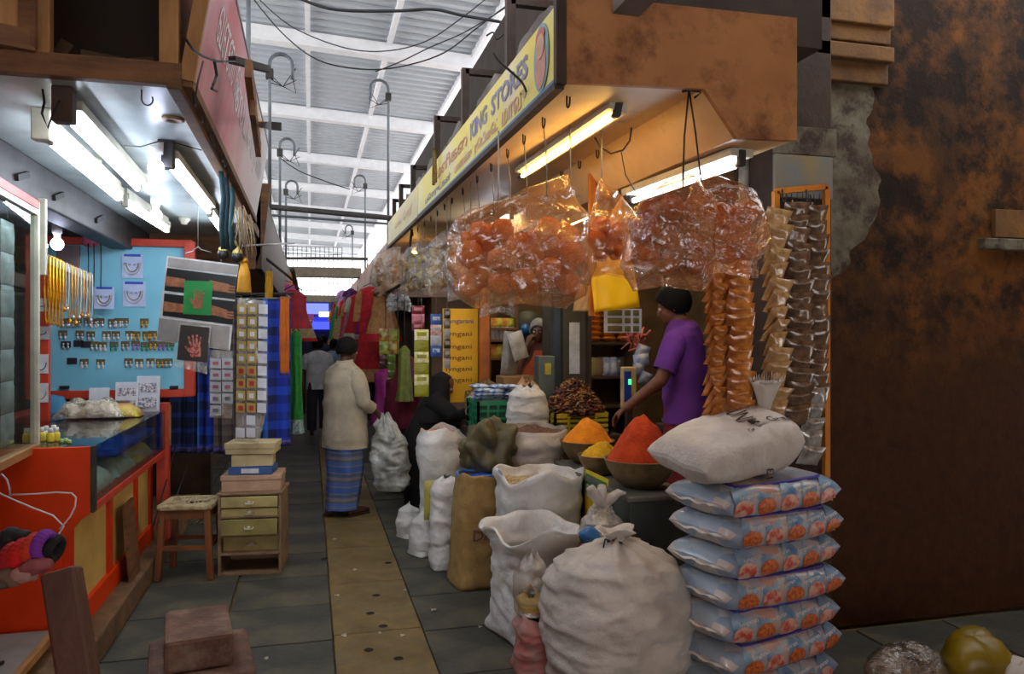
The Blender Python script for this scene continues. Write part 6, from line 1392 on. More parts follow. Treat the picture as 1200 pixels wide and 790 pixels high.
M_mar = mat('maroon_cloth', (112, 18, 44), .85, c2=(84, 12, 34), scale=4)
def ring4(c, a, b_): return (c, s4 * a, f4 * b_)
mb, _ = loft([ring4(A4(0, 0, .04), .21, .19), ring4(A4(0, 0, .4), .2, .18), ring4(A4(0, 0, .8), .2, .17), ring4(A4(0, 0, 1.05), .19, .14), ring4(A4(0, 0, 1.18), .13, .1)], 52, 34, .02, 17, pleat=.012, npl=9, fold=(8, 8, 2)); rb4 = mb.build('dress', mat('dark_skirt', (90, 14, 36), .85), p4)
mb, _ = loft([ring4(A4(0, -.02, .7), .23, .19), ring4(A4(0, -.01, 1.0), .215, .17), ring4(A4(0, .01, 1.2), .13, .13), ring4(A4(0, .03, 1.34), .098, .115), ring4(A4(0, .03, 1.43), .085, .098), ring4(A4(0, .03, 1.485), .02, .02)], 48, 30, .014, 19); mb.build('veil', M_mar, p4)
for sg in (1, -1):
    S_, E_, W_ = A4(sg * .15, 0, 1.15), A4(sg * .2, .03, .92), A4(sg * .15, .2, .8); d = (E_ - S_).normalized(); a1 = d.cross(f4).normalized(); b1_ = d.cross(a1); d2 = (W_ - E_).normalized(); a2 = d2.cross(s4).normalized(); b2_ = d2.cross(a2)
    mb, _ = loft([(S_ - d * .04, a1 * .08, b1_ * .08), (E_, a1 * .06, b1_ * .065), (W_, a2 * .05, b2_ * .05)], 24, 16, .01, 15); mb.build('sleeve', M_mar, rb4)
# ---- far man in a white shirt walking away
O5 = V((.12, 13.6, 0)); f5 = V((0, 1, 0)); s5 = V((1, 0, 0)); A5 = lambda s, f, z: O5 + s5 * s + f5 * f + V((0, 0, z))
p5 = person('man in a white shirt and dark trousers walking away down the lane', O5)
mb = MB(); hc5 = A5(0, .03, 1.54); R5 = head_into(mb, hc5, f5, (0, 0, 1), 1, A5(0, 0, 1.37)); limb(mb, [A5(0, 0, 1.36), A5(0, 0, 1.1), A5(0, 0, .88)], [.1, .13, .13])
for sg in (1, -1):
    a_, b_, c_ = A5(sg * .18, 0, 1.34), A5(sg * .25, -.02, 1.06), A5(sg * .24, .1 * sg, .84); limb(mb, [a_, b_, c_], [.052, .043, .03]); limb(mb, [A5(0, 0, 1.33), a_], [.07, .055]); hand_into(mb, c_, V((0, .1, -1)), V((-sg, 0, 0)), .5, 1, sg)
    limb(mb, [A5(sg * .09, 0, .88), A5(sg * .1, .05 * sg, .46), A5(sg * .1, .1 * sg, .07)], [.085, .06, .04]); limb(mb, [A5(sg * .1, .1 * sg - .04, .04), A5(sg * .1, .1 * sg + .15, .03)], [.036, .028])
bd5 = fuse('body', mb, M_skin2, p5, .012); face_parts(bd5, hc5, R5); hair_shell(hc5, R5, 1, M_hair, p5, seed=8, low=.08, grow=1.1)
M_wsh = mat('white_cotton', (222, 222, 228), .85)
mb, _ = loft([(A5(0, 0, .78), s5 * .2, f5 * .15), (A5(0, 0, 1.0), s5 * .2, f5 * .15), (A5(0, 0, 1.25), s5 * .215, f5 * .135), (A5(0, 0, 1.34), s5 * .225, f5 * .12), (A5(0, 0, 1.39), s5 * .18, f5 * .1), (A5(0, 0, 1.44), s5 * .07, f5 * .068)], 40, 30, .012, 21); sh5 = mb.build('shirt', M_wsh, p5)
for sg in (1, -1):
    S_, E_ = A5(sg * .18, 0, 1.34), A5(sg * .25, -.02, 1.06); d = (E_ - S_).normalized(); a1 = d.cross(f5).normalized(); b1_ = d.cross(a1)
    mb, _ = loft([(S_ - d * .04, a1 * .045, b1_ * .05), (S_ + d * .01, a1 * .07, b1_ * .075), (S_.lerp(E_, .8), a1 * .07, b1_ * .075)], 22, 10, .008, 5); mb.build('sleeve', M_wsh, sh5)
    mb, _ = loft([(A5(sg * .085, 0, .9), s5 * .1, f5 * .12), (A5(sg * .1, .05 * sg, .46), s5 * .085, f5 * .09), (A5(sg * .1, .1 * sg, .09), s5 * .075, f5 * .085)], 26, 18, .01, 7); mb.build('trouser_leg', mat('dark_trouser', (44, 48, 66), .85), p5)
# ---- old woman inside the shop
O6 = V((2.17, 7.22, .34)); f6 = V((-.45, -.9, 0)).normalized(); s6 = V((f6.y, -f6.x, 0)); A6 = lambda s, f, z: O6 + s6 * s + f6 * f + V((0, 0, z))
p6 = person('elderly woman with glasses in an orange brown sari holding her hand to her face', O6)
mb = MB(); hc6 = A6(0, .04, 1.385); R6 = head_into(mb, hc6, f6, (0, 0, 1), .95, A6(0, 0, 1.24)); limb(mb, [A6(0, 0, 1.22), A6(0, 0, 1.0), A6(0, 0, .8)], [.1, .14, .14])
for sg in (1, -1):
    a_ = A6(sg * .16, 0, 1.19); b_ = A6(sg * .2, .06, .95); c_ = A6(.09, .15, 1.25) if sg > 0 else A6(-.12, .26, .88)
    limb(mb, [a_, b_, c_], [.052, .042, .029]); limb(mb, [A6(0, 0, 1.18), a_], [.065, .055]); hand_into(mb, c_, (V((0, 0, 1)) - s6 * .3) if sg > 0 else f6, (-f6 - s6) if sg > 0 else V((0, 0, -1)), .8, .9, sg)
    limb(mb, [A6(sg * .09, 0, .8), A6(sg * .09, 0, .42), A6(sg * .09, 0, .06)], [.085, .06, .04]); limb(mb, [A6(sg * .09, -.03, .035), A6(sg * .09, .12, .03)], [.034, .027])
bd6 = fuse('body', mb, M_skin, p6); face_parts(bd6, hc6, R6, .95); hair_shell(hc6, R6, .95, M_ghair, p6, seed=9, low=.05, grow=1.06)
for sg in (1, -1):
    q = MB(); q.tube([hc6 + R6 @ V((sg * .031 + .021 * cos(a), .096, -.006 + .016 * sin(a))) * .95 for a in [k * 2 * pi / 14 for k in range(14)]], .0028, 5, closed=True); q.build('glasses_rim', M_iron, p6)
M_sari = mat('orange_sari', (206, 92, 34), .75, c2=(150, 56, 30), scale=5); M_blouse = mat('dark_blouse', (110, 60, 40), .8)
mb, _ = loft([(A6(0, 0, .05), s6 * .21, f6 * .18), (A6(0, 0, .5), s6 * .2, f6 * .18), (A6(0, 0, .85), s6 * .2, f6 * .17), (A6(0, 0, 1.05), s6 * .185, f6 * .14), (A6(0, 0, 1.2), s6 * .2, f6 * .12), (A6(0, 0, 1.25), s6 * .15, f6 * .1), (A6(0, 0, 1.29), s6 * .07, f6 * .07)], 48, 34, .014, 23, pleat=.0); sr6 = mb.build('blouse', M_blouse, p6)
mb, _ = loft([(A6(0, 0, .04), s6 * .225, f6 * .195), (A6(0, 0, .5), s6 * .215, f6 * .19), (A6(-.01, .01, .85), s6 * .21, f6 * .18), (A6(-.03, .01, 1.05), s6 * .175, f6 * .155), (A6(-.06, .0, 1.2), s6 * .13, f6 * .125)], 48, 30, .014, 25, pleat=.006, npl=14); mb.build('sari', M_sari, p6)
for sg in (1, -1):
    a_ = A6(sg * .16, 0, 1.19); b_ = A6(sg * .2, .06, .95); d = (b_ - a_).normalized(); a1 = d.cross(f6).normalized(); b1_ = d.cross(a1)
    mb, _ = loft([(a_ - d * .05, a1 * .08, b1_ * .08), (a_.lerp(b_, .7), a1 * .066, b1_ * .066)], 22, 10, .006, 5); mb.build('sleeve', M_blouse, sr6)
# ================================================================== SHOP INTERIOR
M_plate = M_silver
# metal plate near shopkeeper
pl_c = V((2.14, 4.28, .82)); mb = MB(); mb.lathe([(0, 0), (.11, 0), (.13, .02), (.135, .035), (.13, .034), (.108, .008), (0, .008)], 28, PZ(797, 497, 1.03)); tag(mb.build('steel_plate', M_silver), 'round steel plate behind the chilli bowl', 'plate')
pz_ = PZ(797, 497, 1.03); mb = MB(); mb.bbox(pz_.x - .14, pz_.x + .16, pz_.y - .13, pz_.y + .13, .34, 1.029, .008); tag(mb.build('plate_stand', M_wooddk), 'dark wooden stand under the steel plate', 'stand')
# digital scale display on its post
ds = PY(737, 455, 5.35); sc2 = thing('weighing_scale', 'digital weighing scale display with a blue panel on a post', 'scale', (ds.x, ds.y, .88))
MB().bbox(ds.x - .06, ds.x + .05, ds.y - .03, ds.y + .03, ds.z - .15, ds.z + .16, .01).build('display_case', mat('scale_beige', (206, 180, 130), .5), sc2)
MB().bbox(ds.x - .052, ds.x + .005, ds.y - .036, ds.y - .028, ds.z - .1, ds.z + .13, .004).build('display_panel', mat('scale_blue', (40, 72, 170), .35), sc2)
MB().box(ds.x - .02, ds.x + .002, ds.y - .04, ds.y - .035, ds.z + .03, ds.z + .07).build('green_digits', emis('scale_green', (60, 230, 120), 1.5), sc2)
MB().bbox(ds.x - .025, ds.x + .02, ds.y - .015, ds.y + .02, .34, ds.z - .14, .004).build('post', M_wooddk, sc2)
MB().bbox(ds.x - .15, ds.x + .1, ds.y - .1, ds.y + .15, .34, .5, .01).build('base', M_steeldk, sc2)
# yellow hanging sheet
def sheet4(name, lab, cat, q, mm, th_=.004, wob=.008, seed=0, n=14, extra=()):
    q = [V(p) for p in q]; mb = MB()
    mb.grid(lambda a, b_: (q[0].lerp(q[1], a)).lerp(q[3].lerp(q[2], a), b_) + V((0, wob * nz((a * 3, b_ * 3, seed), 1.3), 0)), n, n, th_); return tag(mb.build(name, mm), lab, cat)
Y_ = 4.35
sheet4('yellow_sheet', 'bright yellow plastic sheet hanging behind the snack bags', 'sheet', [PY(697, 366, Y_), PY(750, 360, Y_), PY(730, 226, Y_), PY(690, 300, Y_)], mat('yellow_vinyl', (255, 204, 2), .4, c2=(250, 190, 0), scale=2))
MB_ = MB(); a, b_ = PY(690, 368, 4.5), PY(697, 240, 4.5); MB_.bbox(a.x, b_.x, 4.48, 4.52, 1.8, 2.74, .004); tag(MB_.build('ochre_post', M_yfr), 'narrow ochre post behind the yellow sheet', 'post')
sheet4('brown_paper', 'folded tan paper bag hanging left of the yellow sheet', 'paper', [PY(672, 365, 4.4), PY(690, 365, 4.4), PY(692, 335, 4.4), PY(676, 332, 4.4)], mat('tan_paper', (206, 160, 100), .7))
# sachet cards below the yellow sheet
for i, (u, dy) in enumerate(((718, 0), (728, .03), (738, .06))):
    r = thing('sachet_card', ordw(i) + ' card of silver sachets from the left below the yellow sheet', 'sachet card', PY(u, 376, 4.6 + dy), 0, 'sachet cards below the yellow sheet')
    a, b_ = PY(u - 10, 390, 4.6 + dy), PY(u + 14, 362, 4.6 + dy); MB().box(a.x, b_.x, 4.6 + dy, 4.604 + dy, a.z, b_.z).build('card', M_wcard, r)
    for k in range(3):
        z = a.z + (b_.z - a.z) * (k + .5) / 3; mb = MB(); pillow(mb, ((a.x + b_.x) / 2, 4.592 + dy, z), .1, .036, .012, None, 6, 4, k); mb.build('sachet', mat('olive_sachet', (120, 112, 60), .35), r)
# partition furniture at y ~7.9
PYY = 7.95
def pz2(u, v, y=PYY): return PY(u, v, y)
# yellow poster
yp = thing('price_board', 'yellow board with brown painted words standing in the shop', 'sign board', pz2(540, 470, 7.6))
a, b_ = PY(519, 472, 7.6), PY(560, 362, 7.6); MB().bbox(a.x, b_.x, 7.6, 7.63, a.z, b_.z, .003).build('board', mat('yellow_board', (240, 184, 30), .5, c2=(230, 168, 20), scale=3), yp)
M_brl = mat('brown_letter', (96, 50, 20), .6); M_bll = mat('blue_letter', (60, 80, 160), .6)
for i, v in enumerate((377, 392, 407, 420, 433, 446)):
    p = PY(538 if i else 540, v, 7.59); tb = text_mb(('Iyngarani', 'Iyngani', 'Iyngani', 'Iyngani', 'Iyngani', 'Iyngani')[i], .1, lambda X, Y, Z_: V((p.x + X, 7.597 - max(0, Z_), p.z + Y)), fit=(.26, .062)); tb.build('lettering', M_brl if i else M_bll, yp)
# orange post
a, b_ = PY(562, 440, 7.3), PY(573, 360, 7.3); mb = MB(); mb.bbox(a.x, b_.x, 7.28, 7.36, .34, 2.8, .006); tag(mb.build('orange_post', mat('orange_wood', (196, 110, 40), .5, c2=(160, 84, 30))), 'orange wooden post beside the yellow word board', 'post')
# shelves with tins
def shelf_unit(name, lab, u0, u1, Y, vs, dep, mm, ztop):
    x0, x1 = PY(u0, 400, Y).x, PY(u1, 400, Y).x; zs = [PY((u0 + u1) / 2, v, Y).z for v in vs]
    r = thing(name, lab, 'shelf', (x0, Y, .34))
    for x in (x0, x1): MB().bbox(x - .012, x + .012, Y, Y + dep, .34, ztop, .003).build('side', mm, r)
    for z in zs: MB().bbox(x0, x1, Y, Y + dep, z - .025, z, .003).build('shelf_board', mm, r)
    MB().box(x0, x1, Y + dep, Y + dep + .01, .34, ztop).build('back', mat('shelf_back', (110, 84, 56), .8), r)
    return r, x0, x1, zs
sh_, x0, x1, zs = shelf_unit('goods_shelf', 'wooden shelf of white tins and colourful packets behind the orange post', 574, 606, 7.55, (384, 398, 419), .3, M_wood, 2.1)
def tins(x0, x1, Y, z, n, r, h, cols, lab, grp, name='tin'):
    for i in range(n):
        x = x0 + (x1 - x0) * (i + .5) / n; t_ = thing(name, (ordw(i) if i < 12 else 'last') + ' ' + lab, name, (x, Y, z), 0, grp)
        mb = MB(); mb.lathe([(0, 0), (r, 0), (r, h * .86), (r * .8, h * .9), (0, h * .9)], 14, (x, Y, z)); mb.build('can_body', cols[i % len(cols)], t_)
        mb = MB(); mb.lathe([(r * .85, h * .88), (r * .85, h), (0, h)], 12, (x, Y, z)); mb.build('lid', M_white, t_)
tins(x0 + .02, x1 - .02, 7.62, zs[1], 5, .028, .13, [M_white, mat('tin_label', (190, 196, 214), .4)], 'white tin from the left on the upper shelf', 'white tins on the upper shelf')
MC = [mat('pk_yellow', (222, 190, 40), .4, c2=(200, 90, 40), scale=14), mat('pk_green', (110, 150, 60), .4, c2=(220, 200, 60), scale=14), mat('pk_red', (196, 50, 40), .4, c2=(230, 200, 90), scale=14), mat('pk_blue', (60, 100, 180), .4, c2=(200, 210, 226), scale=14)]
def packs(x0, x1, Y, z, n, w_, h_, mats_, lab, grp, lean=.15):
    for i in range(n):
        x = x0 + (x1 - x0) * (i + .5) / n; mb = MB(); pillow(mb, (x, Y, z + h_ / 2), w_, h_, .05, Euler((-lean, 0, random.uniform(-.2, .2))).to_matrix(), 6, 6, i)
        tag(mb.build('snack_pouch', mats_[i % len(mats_)]), (ordw(i) if i < 12 else 'last') + ' ' + lab, 'pouch', grp)
random.seed(4)
packs(x0 + .02, x1 - .02, 7.62, zs[2], 4, .1, .14, MC[:2], 'yellow pouch from the left on the middle shelf', 'yellow pouches on the middle shelf')
packs(x0 + .02, x1 - .02, 7.62, zs[0], 4, .1, .1, [MC[0], MC[1]], 'green and yellow pouch from the left on the top shelf', 'pouches on the top shelf')
# round dark disc (fan guard) with blue hub
p = PY(617, 386, 7.7); fn_ = thing('round_fan', 'round dark green fan with a blue centre behind the elderly woman', 'fan', (p.x, 7.72, p.z - .2))
mb = MB(); M_x = Matrix.Rotation(pi / 2, 3, 'X'); mb.lathe([(0, 0), (.19, 0), (.2, .02), (.19, .04), (0, .04)], 32, p, M_x); mb.build('guard', mat('fan_green', (52, 62, 50), .5), fn_)
mb = MB(); mb.lathe([(0, .04), (.06, .04), (.055, .055), (0, .06)], 20, p + V((-.03, 0, 0)), M_x); mb.build('hub', mat('hub_blue', (40, 120, 200), .4), fn_)
MB().bbox(p.x - .02, p.x + .02, 7.72, 7.76, .34, p.z - .1, .004).build('stand', M_steeldk, fn_)
# big packets and metal box by the woman
p = PY(598, 415, 6.9); mb = MB(); pillow(mb, (p.x, 6.9, p.z), .17, .42, .1, Euler((0, .1, .2)).to_matrix(), 8, 8, 2); tag(mb.build('grey_pouch', mat('grey_pouch', (150, 146, 136), .35, c2=(110, 100, 90), scale=9)), 'tall grey pouch of grain left of the elderly woman', 'pouch')
p = PY(607, 405, 6.8); mb = MB(); pillow(mb, (p.x, 6.8, p.z), .15, .26, .06, Euler((0, -.3, .1)).to_matrix(), 8, 8, 4); tag(mb.build('white_pouch', mat('white_pouch', (206, 206, 200), .35, c2=(160, 150, 140), scale=9)), 'tilted white printed pouch before the tall grey one', 'pouch')
mb = MB(); mb.bbox(PY(590, 0, 6.9).x - .05, PY(610, 0, 6.9).x + .1, 6.72, 7.0, .881, PY(600, 440, 6.9).z - .0, .01); tag(mb.build('carton', mat('carton', (160, 120, 74), .7)), 'brown carton under the grey and white pouches', 'box')
p = PY(638, 432, 6.6); bxo = thing('metal_tin', 'square grey metal tin with a yellow label beside the elderly woman', 'tin', (p.x, 6.6, .88))
MB().bbox(p.x - .075, p.x + .075, 6.52, 6.68, .881, PY(638, 417, 6.6).z, .008).build('tin_body', mat('tin_grey', (120, 130, 126), .4, .4), bxo)
MB().box(p.x - .02, p.x + .035, 6.514, 6.52, p.z - .05, p.z + .05).build('tin_label', mat('tin_yellow', (210, 196, 70), .5), bxo)
# dark cabinet doors
a, b_ = PY(646, 350, 6.62), PY(690, 350, 6.62)
cb = thing('dark_cabinet', 'dark green grey tall cabinet with a white paper on its door', 'cabinet', (a.x, 6.62, .34))
MB().bbox(a.x, b_.x, 6.62, 6.9, .34, 2.5, .008).build('cabinet_body', mat('cab_dark', (62, 64, 56), .5, c2=(46, 46, 40)), cb)
for (u0, u1, mm) in ((648, 656, mat('cab_blue', (60, 78, 92), .5)), (659, 688, mat('cab_door', (78, 74, 62), .5))):
    x_, X_ = PY(u0, 0, 6.62).x, PY(u1, 0, 6.62).x; MB().bbox(x_, X_, 6.60, 6.62, .5, 2.3, .004).build('door', mm, cb)
x_, X_ = PY(667, 0, 6.6).x, PY(679, 0, 6.6).x; MB().box(x_, X_, 6.592, 6.598, PY(673, 438, 6.6).z, PY(673, 378, 6.6).z).build('white_paper', M_wcard, cb)
# shelf with orange packets
sh2_, x0, x1, zs = shelf_unit('goods_shelf', 'dark shelf of orange snack packets and blue pouches beside the cabinet', 692, 740, 6.5, (401, 441, 475), .35, M_wooddk, 2.3)
random.seed(8)
for lay in range(6):
    for j in range(3):
        x = x0 + .06 + (x1 - x0 - .1) * j / 2; c = V((x, 6.6, zs[0] + .028 + .05 * lay)); mb = MB(); pillow(mb, c, .14, .12, .055, Euler((pi / 2 - .1, 0, random.uniform(-.2, .2))).to_matrix(), 6, 6, lay * 3 + j)
        tag(mb.build('orange_packet', mat('orange_packet', (222, 140, 40), .3, c2=(170, 90, 20), scale=16)), ('left', 'middle', 'right')[j] + ' orange snack packet in ' + ('the lowest', 'the second', 'the third', 'the fourth', 'the fifth', 'the top')[lay] + ' layer on the dark shelf', 'packet', 'orange packets on the dark shelf')
packs(x0 + .03, x1 - .03, 6.62, zs[1], 5, .09, .17, [mat('pale_pouch', (176, 170, 110), .4), mat('tan_pouch', (150, 130, 100), .4), MC[3], MC[3], mat('blk_pouch', (90, 90, 100), .3)], 'pouch from the left on the lower dark shelf', 'pouches on the lower dark shelf')
mb = MB(); p = PY(745, 395, 5.6)
for k in range(34):
    c = p + V((random.uniform(-.07, .07), random.uniform(-.05, .05), random.uniform(-.11, .1))); d = V((random.uniform(-1, 1), random.uniform(-1, 1), random.uniform(-1, 1))).normalized() * .05; mb.tube([c - d, c, c + d], .008, 5)
hb = mb.build('pink_sticks', mat('pink_sticks', (200, 96, 80), .5)); tag(hb, 'bundle of pinkish sweet sticks hanging by the shopkeeper', 'sweets', kind='stuff')
p = PY(752, 430, 5.5)
for k in range(4):
    mb = MB(); pillow(mb, p + V((random.uniform(-.03, .04), .02 * k, -.09 + .07 * k)), .12, .1, .05, Euler((.2, random.uniform(-.4, .4), random.uniform(-.4, .4))).to_matrix(), 6, 6, k); tag(mb.build('blue_packet', MC[3]), ordw(k) + ' blue packet from below in the bundle beside the scale', 'packet', 'blue packets beside the scale')
# heaps on the bench
def heap(name, lab, c, rx, ry, h, mm, seed, cat='heap'):
    c = V(c); mb = MB(); mb.grid(lambda a, b_: c + V((rx * (1 - b_) * cos(2 * pi * a), ry * (1 - b_) * sin(2 * pi * a), h * (1 - (1 - b_) ** 2) + .03 * nz((cos(2 * pi * a) * (1 - b_) * 2, sin(2 * pi * a) * (1 - b_) * 2, seed), 1.8) * min(1, b_ * 4) + .012 * nz((cos(2 * pi * a) * (1 - b_) * 9, sin(2 * pi * a) * (1 - b_) * 9, seed), 1.8) * min(1, b_ * 4))), 40, 16, closeu=True)
    return tag(mb.build(name, mm), lab, cat, kind=None)
sack('herb_sack', 'sack of pale dried herbs behind the green crate', (1.62, 7.15, .881), .19, .18, .26, M_burlap, 'open', 2.4, 0, 61, fill=M_dal, filld=.02, prof=[(0, .9), (.5, 1.05), (1, 1.0)])
heap('dried_herbs', 'mound of grey brown dried herbs in the sack behind the crate', (1.62, 7.15, 1.12), .18, .17, .14, mat('herb_mix', (150, 122, 84), .9, c2=(90, 70, 44), scale=50, bump=.8, bscale=60), 2)
sack('garlic_bag', 'low pale bag of white garlic behind the blue packets', (1.52, 6.86, .881), .15, .11, .24, M_wsack2, 'open', 2.3, 0, 63, fill=M_dal, filld=.02, cat='bag', prof=[(0, .95), (1, 1)])
heap('garlic_heap', 'small mound of pale garlic above the blue packets', (1.52, 6.86, 1.11), .14, .1, .1, mat('garlic', (206, 196, 170), .8, c2=(150, 130, 90), scale=40, bump=.8, bscale=50), 4)
sack('tan_bundle', 'small tan cloth bundle behind the white bundle', (1.86, 6.55, .881), .14, .12, .42, mat('tan_cloth', (196, 150, 110), .8, c2=(160, 116, 80), scale=8), 'tied', 2.2, 0, 65, prof=[(0, .9), (.4, 1.05), (.8, .9), (1, .4)], cat='bundle')
# low table by the woman in black with spread goods
mb = MB(); mb.bbox(1.46, 1.9, 7.55, 8.0, .0, .9, .01); tag(mb.build('side_table', mat('greenish_table', (96, 110, 40), .6)), 'greenish low table at the far end of the spice shop', 'table')
heap('spread_goods', 'spread of small orange goods on the far low table', (1.68, 7.77, .9), .2, .2, .06, mat('spread_mix', (206, 150, 80), .8, c2=(190, 176, 150), scale=30), 6)
sack('white_sack', 'upright white sack in front of the green crate', (1.2, 6.6, 0), .11, .11, .86, M_wsack, 'tied', 2.3, 0, 67, prof=[(0, 1), (.9, 1.0), (1, .5)])

# ================================================================== sachet strips hanging at the far end of the shop front
def sstrip(lab, u, v0, v1, Y, n, w_, mats_, ncol=1, yaw=0.0):
    X_ = {456: .95, 450: .95, 459: .95}.get(u, 1.03); p0, p1 = PX(u, v0, X_), PX(u, v1, X_); w_ *= dX(u, X_) / dY(u, Y); h_ = (p0.z - p1.z) / n; r = thing('sachet_strip', lab, 'sachet strip', p0, 0)
    for c in range(ncol):
        for i in range(n):
            mb = MB(); pillow(mb, p0 + V(((c - (ncol - 1) / 2) * w_ * 1.02, .004 * random.uniform(-1, 1), -h_ * (i + .5))), w_, h_ * .98, .02, Matrix.Rotation(yaw + random.uniform(-.06, .06), 3, 'Z'), 6, 6, i + c * 7); mb.build('sachet', mats_[(i + c) % len(mats_)], r)
            q = MB(); q.obox(p0 + V(((c - (ncol - 1) / 2) * w_ * 1.02, -.012, -h_ * (i + .42))), (w_ * .66, .004, h_ * .34), Matrix.Rotation(yaw, 3, 'Z')); q.build('printed_band', mats_[-1], r)
    mb = MB(); top = V((p0.x, p0.y, 2.24 if X_ < 1 else 2.72 + .14 * (p0.y - 2.97) / 7.1)); mb.tube([p0, top], .0025, 4); mb.build('string', M_string, r)
    return r
Sx = lambda n_, c, c2=None, s=9: mat('sach_' + n_, c, .3, c2=c2 or tuple(x * .8 for x in c), scale=s, coat=.3)
YW = Sx('white', (226, 222, 210)); 
sstrip('long strip of yellow and white sachets in front of the woman in black', 494, 386, 465, 6.6, 6, .125, [Sx('yellow', (214, 206, 60), (240, 240, 220), 22), Sx('olive', (160, 160, 30))], 1)
sstrip('short strip of dark red sachets above the yellow ones', 490, 358, 388, 6.75, 3, .11, [Sx('darkred', (130, 24, 40), (90, 20, 30)), Sx('pinkdot', (214, 130, 150))], 1)
sstrip('strip of red white and blue sachets right of the yellow ones', 511, 368, 418, 6.9, 4, .1, [Sx('blue', (50, 100, 190)), Sx('redw', (206, 60, 40), (230, 226, 220), 20), Sx('bluew', (200, 206, 216))], 1)
sstrip('narrow dark strip of sachets next to the yellow word board', 524, 362, 432, 6.9, 6, .06, [Sx('dk1', (50, 56, 50)), Sx('dk2', (110, 100, 90)), Sx('dk3', (160, 156, 150))], 1)
sstrip('double strip of brown and green sachets left of the yellow ones', 456, 385, 415, 8.0, 2, .1, [Sx('brn', (120, 60, 40), (200, 160, 60), 16), Sx('grn', (60, 120, 50), (190, 180, 60), 16)], 2)
sstrip('long dark brown strip of sachets below the double strip', 450, 415, 458, 8.05, 5, .09, [Sx('dbrn', (96, 64, 54), (60, 40, 40))], 1)
sstrip('long green strip of sachets beside the dark brown one', 459, 415, 462, 8.05, 5, .08, [Sx('ogrn', (110, 140, 40), (70, 90, 30))], 1)
# ================================================================== LANE, LEFT SIDE HANGINGS
def pquad(uv, d, th_=.004):
    """flat panel through pixel corners at distance d, with thickness going away"""
    a = [P(u, v, d) for u, v in uv]; b_ = [P(u, v, d + th_) for u, v in uv]; n = len(uv)
    mb = MB(); mb.add(a + b_, [tuple(range(n)), tuple(reversed(range(n, 2 * n)))] + [(i, n + i, n + (i + 1) % n, (i + 1) % n) for i in range(n)]); return mb
def z6(x, y): return (180 + x * .329, 280 + y * .329)
HD = 4.95
hp_ = thing('henna_poster', 'large sleeved henna design poster hanging at the corner of the jewellery stall', 'poster', P(232, 410, HD))
M_black = mat('print_black', (26, 24, 24), .4); M_arm = mat('print_arm', (150, 96, 62), .5, c2=(116, 66, 42), scale=30); M_greenpr = mat('print_green', (30, 130, 60), .45); M_greypr = mat('print_grey', (150, 142, 138), .5)
pquad([z6(*q) for q in ((48, 60), (303, 92), (272, 398), (10, 362))], HD, .006).build('sheet', mat('grey_white_sheet', (206, 206, 206), .3), hp_)
pquad([z6(*q) for q in ((52, 66), (300, 97), (296, 128), (49, 98))], HD - .004).build('header', M_greypr, hp_)
for q in (((48, 103), (298, 135), (291, 216), (38, 184)), ((38, 194), (290, 223), (281, 306), (32, 273))): pquad([z6(*c) for c in q], HD - .004).build('dark_picture', M_black, hp_)
pquad([z6(*c) for c in ((20, 282), (272, 312), (266, 394), (12, 360))], HD - .004).build('grey_panel', M_greypr, hp_)
for (x0, y0, x1, y1) in ((44, 150, 112, 158), (200, 165, 268, 176), (36, 240, 106, 248), (196, 250, 262, 268)):
    pquad([z6(x0, y0 - 18), z6(x1, y1 - 15), z6(x1, y1 + 15), z6(x0, y0 + 18)], HD - .008).build('arm_print', M_arm, hp_)
    if x0 > 150:
        for k in range(3): pquad([z6(x1 - 4, y1 - 12 + k * 10), z6(x1 + 22, y1 - 8 + k * 10), z6(x1 + 22, y1 - 2 + k * 10), z6(x1 - 4, y1 - 4 + k * 10)], HD - .008).build('finger_print', M_arm, hp_)
pquad([z6(*c) for c in ((110, 148), (210, 152), (205, 273), (104, 268))], HD - .011).build('green_card', M_greenpr, hp_)
def handprint(cx, cy, s, ang, mm, parent, d, zf):
    def T(x, y): return zf(cx + s * (x * cos(ang) - y * sin(ang)), cy + s * (x * sin(ang) + y * cos(ang)))
    pquad([T(-.3, .5), T(-.34, -.05), T(-.2, -.2), T(.22, -.2), T(.34, -.02), T(.3, .5)], d).build('palm_print', mm, parent)
    for x, L_, a in ((-.22, .55, -.12), (-.07, .66, -.03), (.08, .62, .05), (.22, .48, .14)): pquad([T(x - .06, -.15), T(x - .05 + a * L_ * 2, -.15 - L_), T(x + .05 + a * L_ * 2, -.15 - L_), T(x + .07, -.15)], d).build('finger_print', mm, parent)
    pquad([T(-.3, .3), T(-.62, -.1), T(-.52, -.18), T(-.26, .05)], d).build('thumb_print', mm, parent)
handprint(158, 222, 52, .1, M_arm, hp_, HD - .014, z6)
h2 = thing('henna_poster', 'smaller dark henna hand card in a clear sleeve below the large poster', 'poster', P(225, 437, HD - .05))
pquad([z6(*c) for c in ((92, 300), (205, 312), (190, 482), (74, 452))], HD - .03, .004).build('clear_sleeve', M_clr, h2)
pquad([z6(*c) for c in ((96, 306), (198, 316), (192, 440), (82, 430))], HD - .035, .004).build('dark_card', mat('print_dkgrey', (60, 52, 48), .4), h2)
handprint(148, 390, 62, -.05, mat('print_hennared', (190, 120, 104), .5, c2=(130, 50, 44), scale=60, lo=.45, hi=.55), h2, HD - .04, z6)
mb = MB(); t0 = P(232, 298, HD); mb.tube([t0 + V((-.08, 0, -.0)), t0 + V((-.03, 0, .02)), t0 + V((0, 0, .05)), t0 + V((.02, 0, .03)), t0 + V((.08, 0, .015))], .003, 5); mb.build('wire_hanger', M_silver, hp_)
wire('hanging_string', [t0 + V((0, 0, .05)), V((t0.x, t0.y, 2.57))], .002, M_string, 'string holding the large henna poster', 'string')
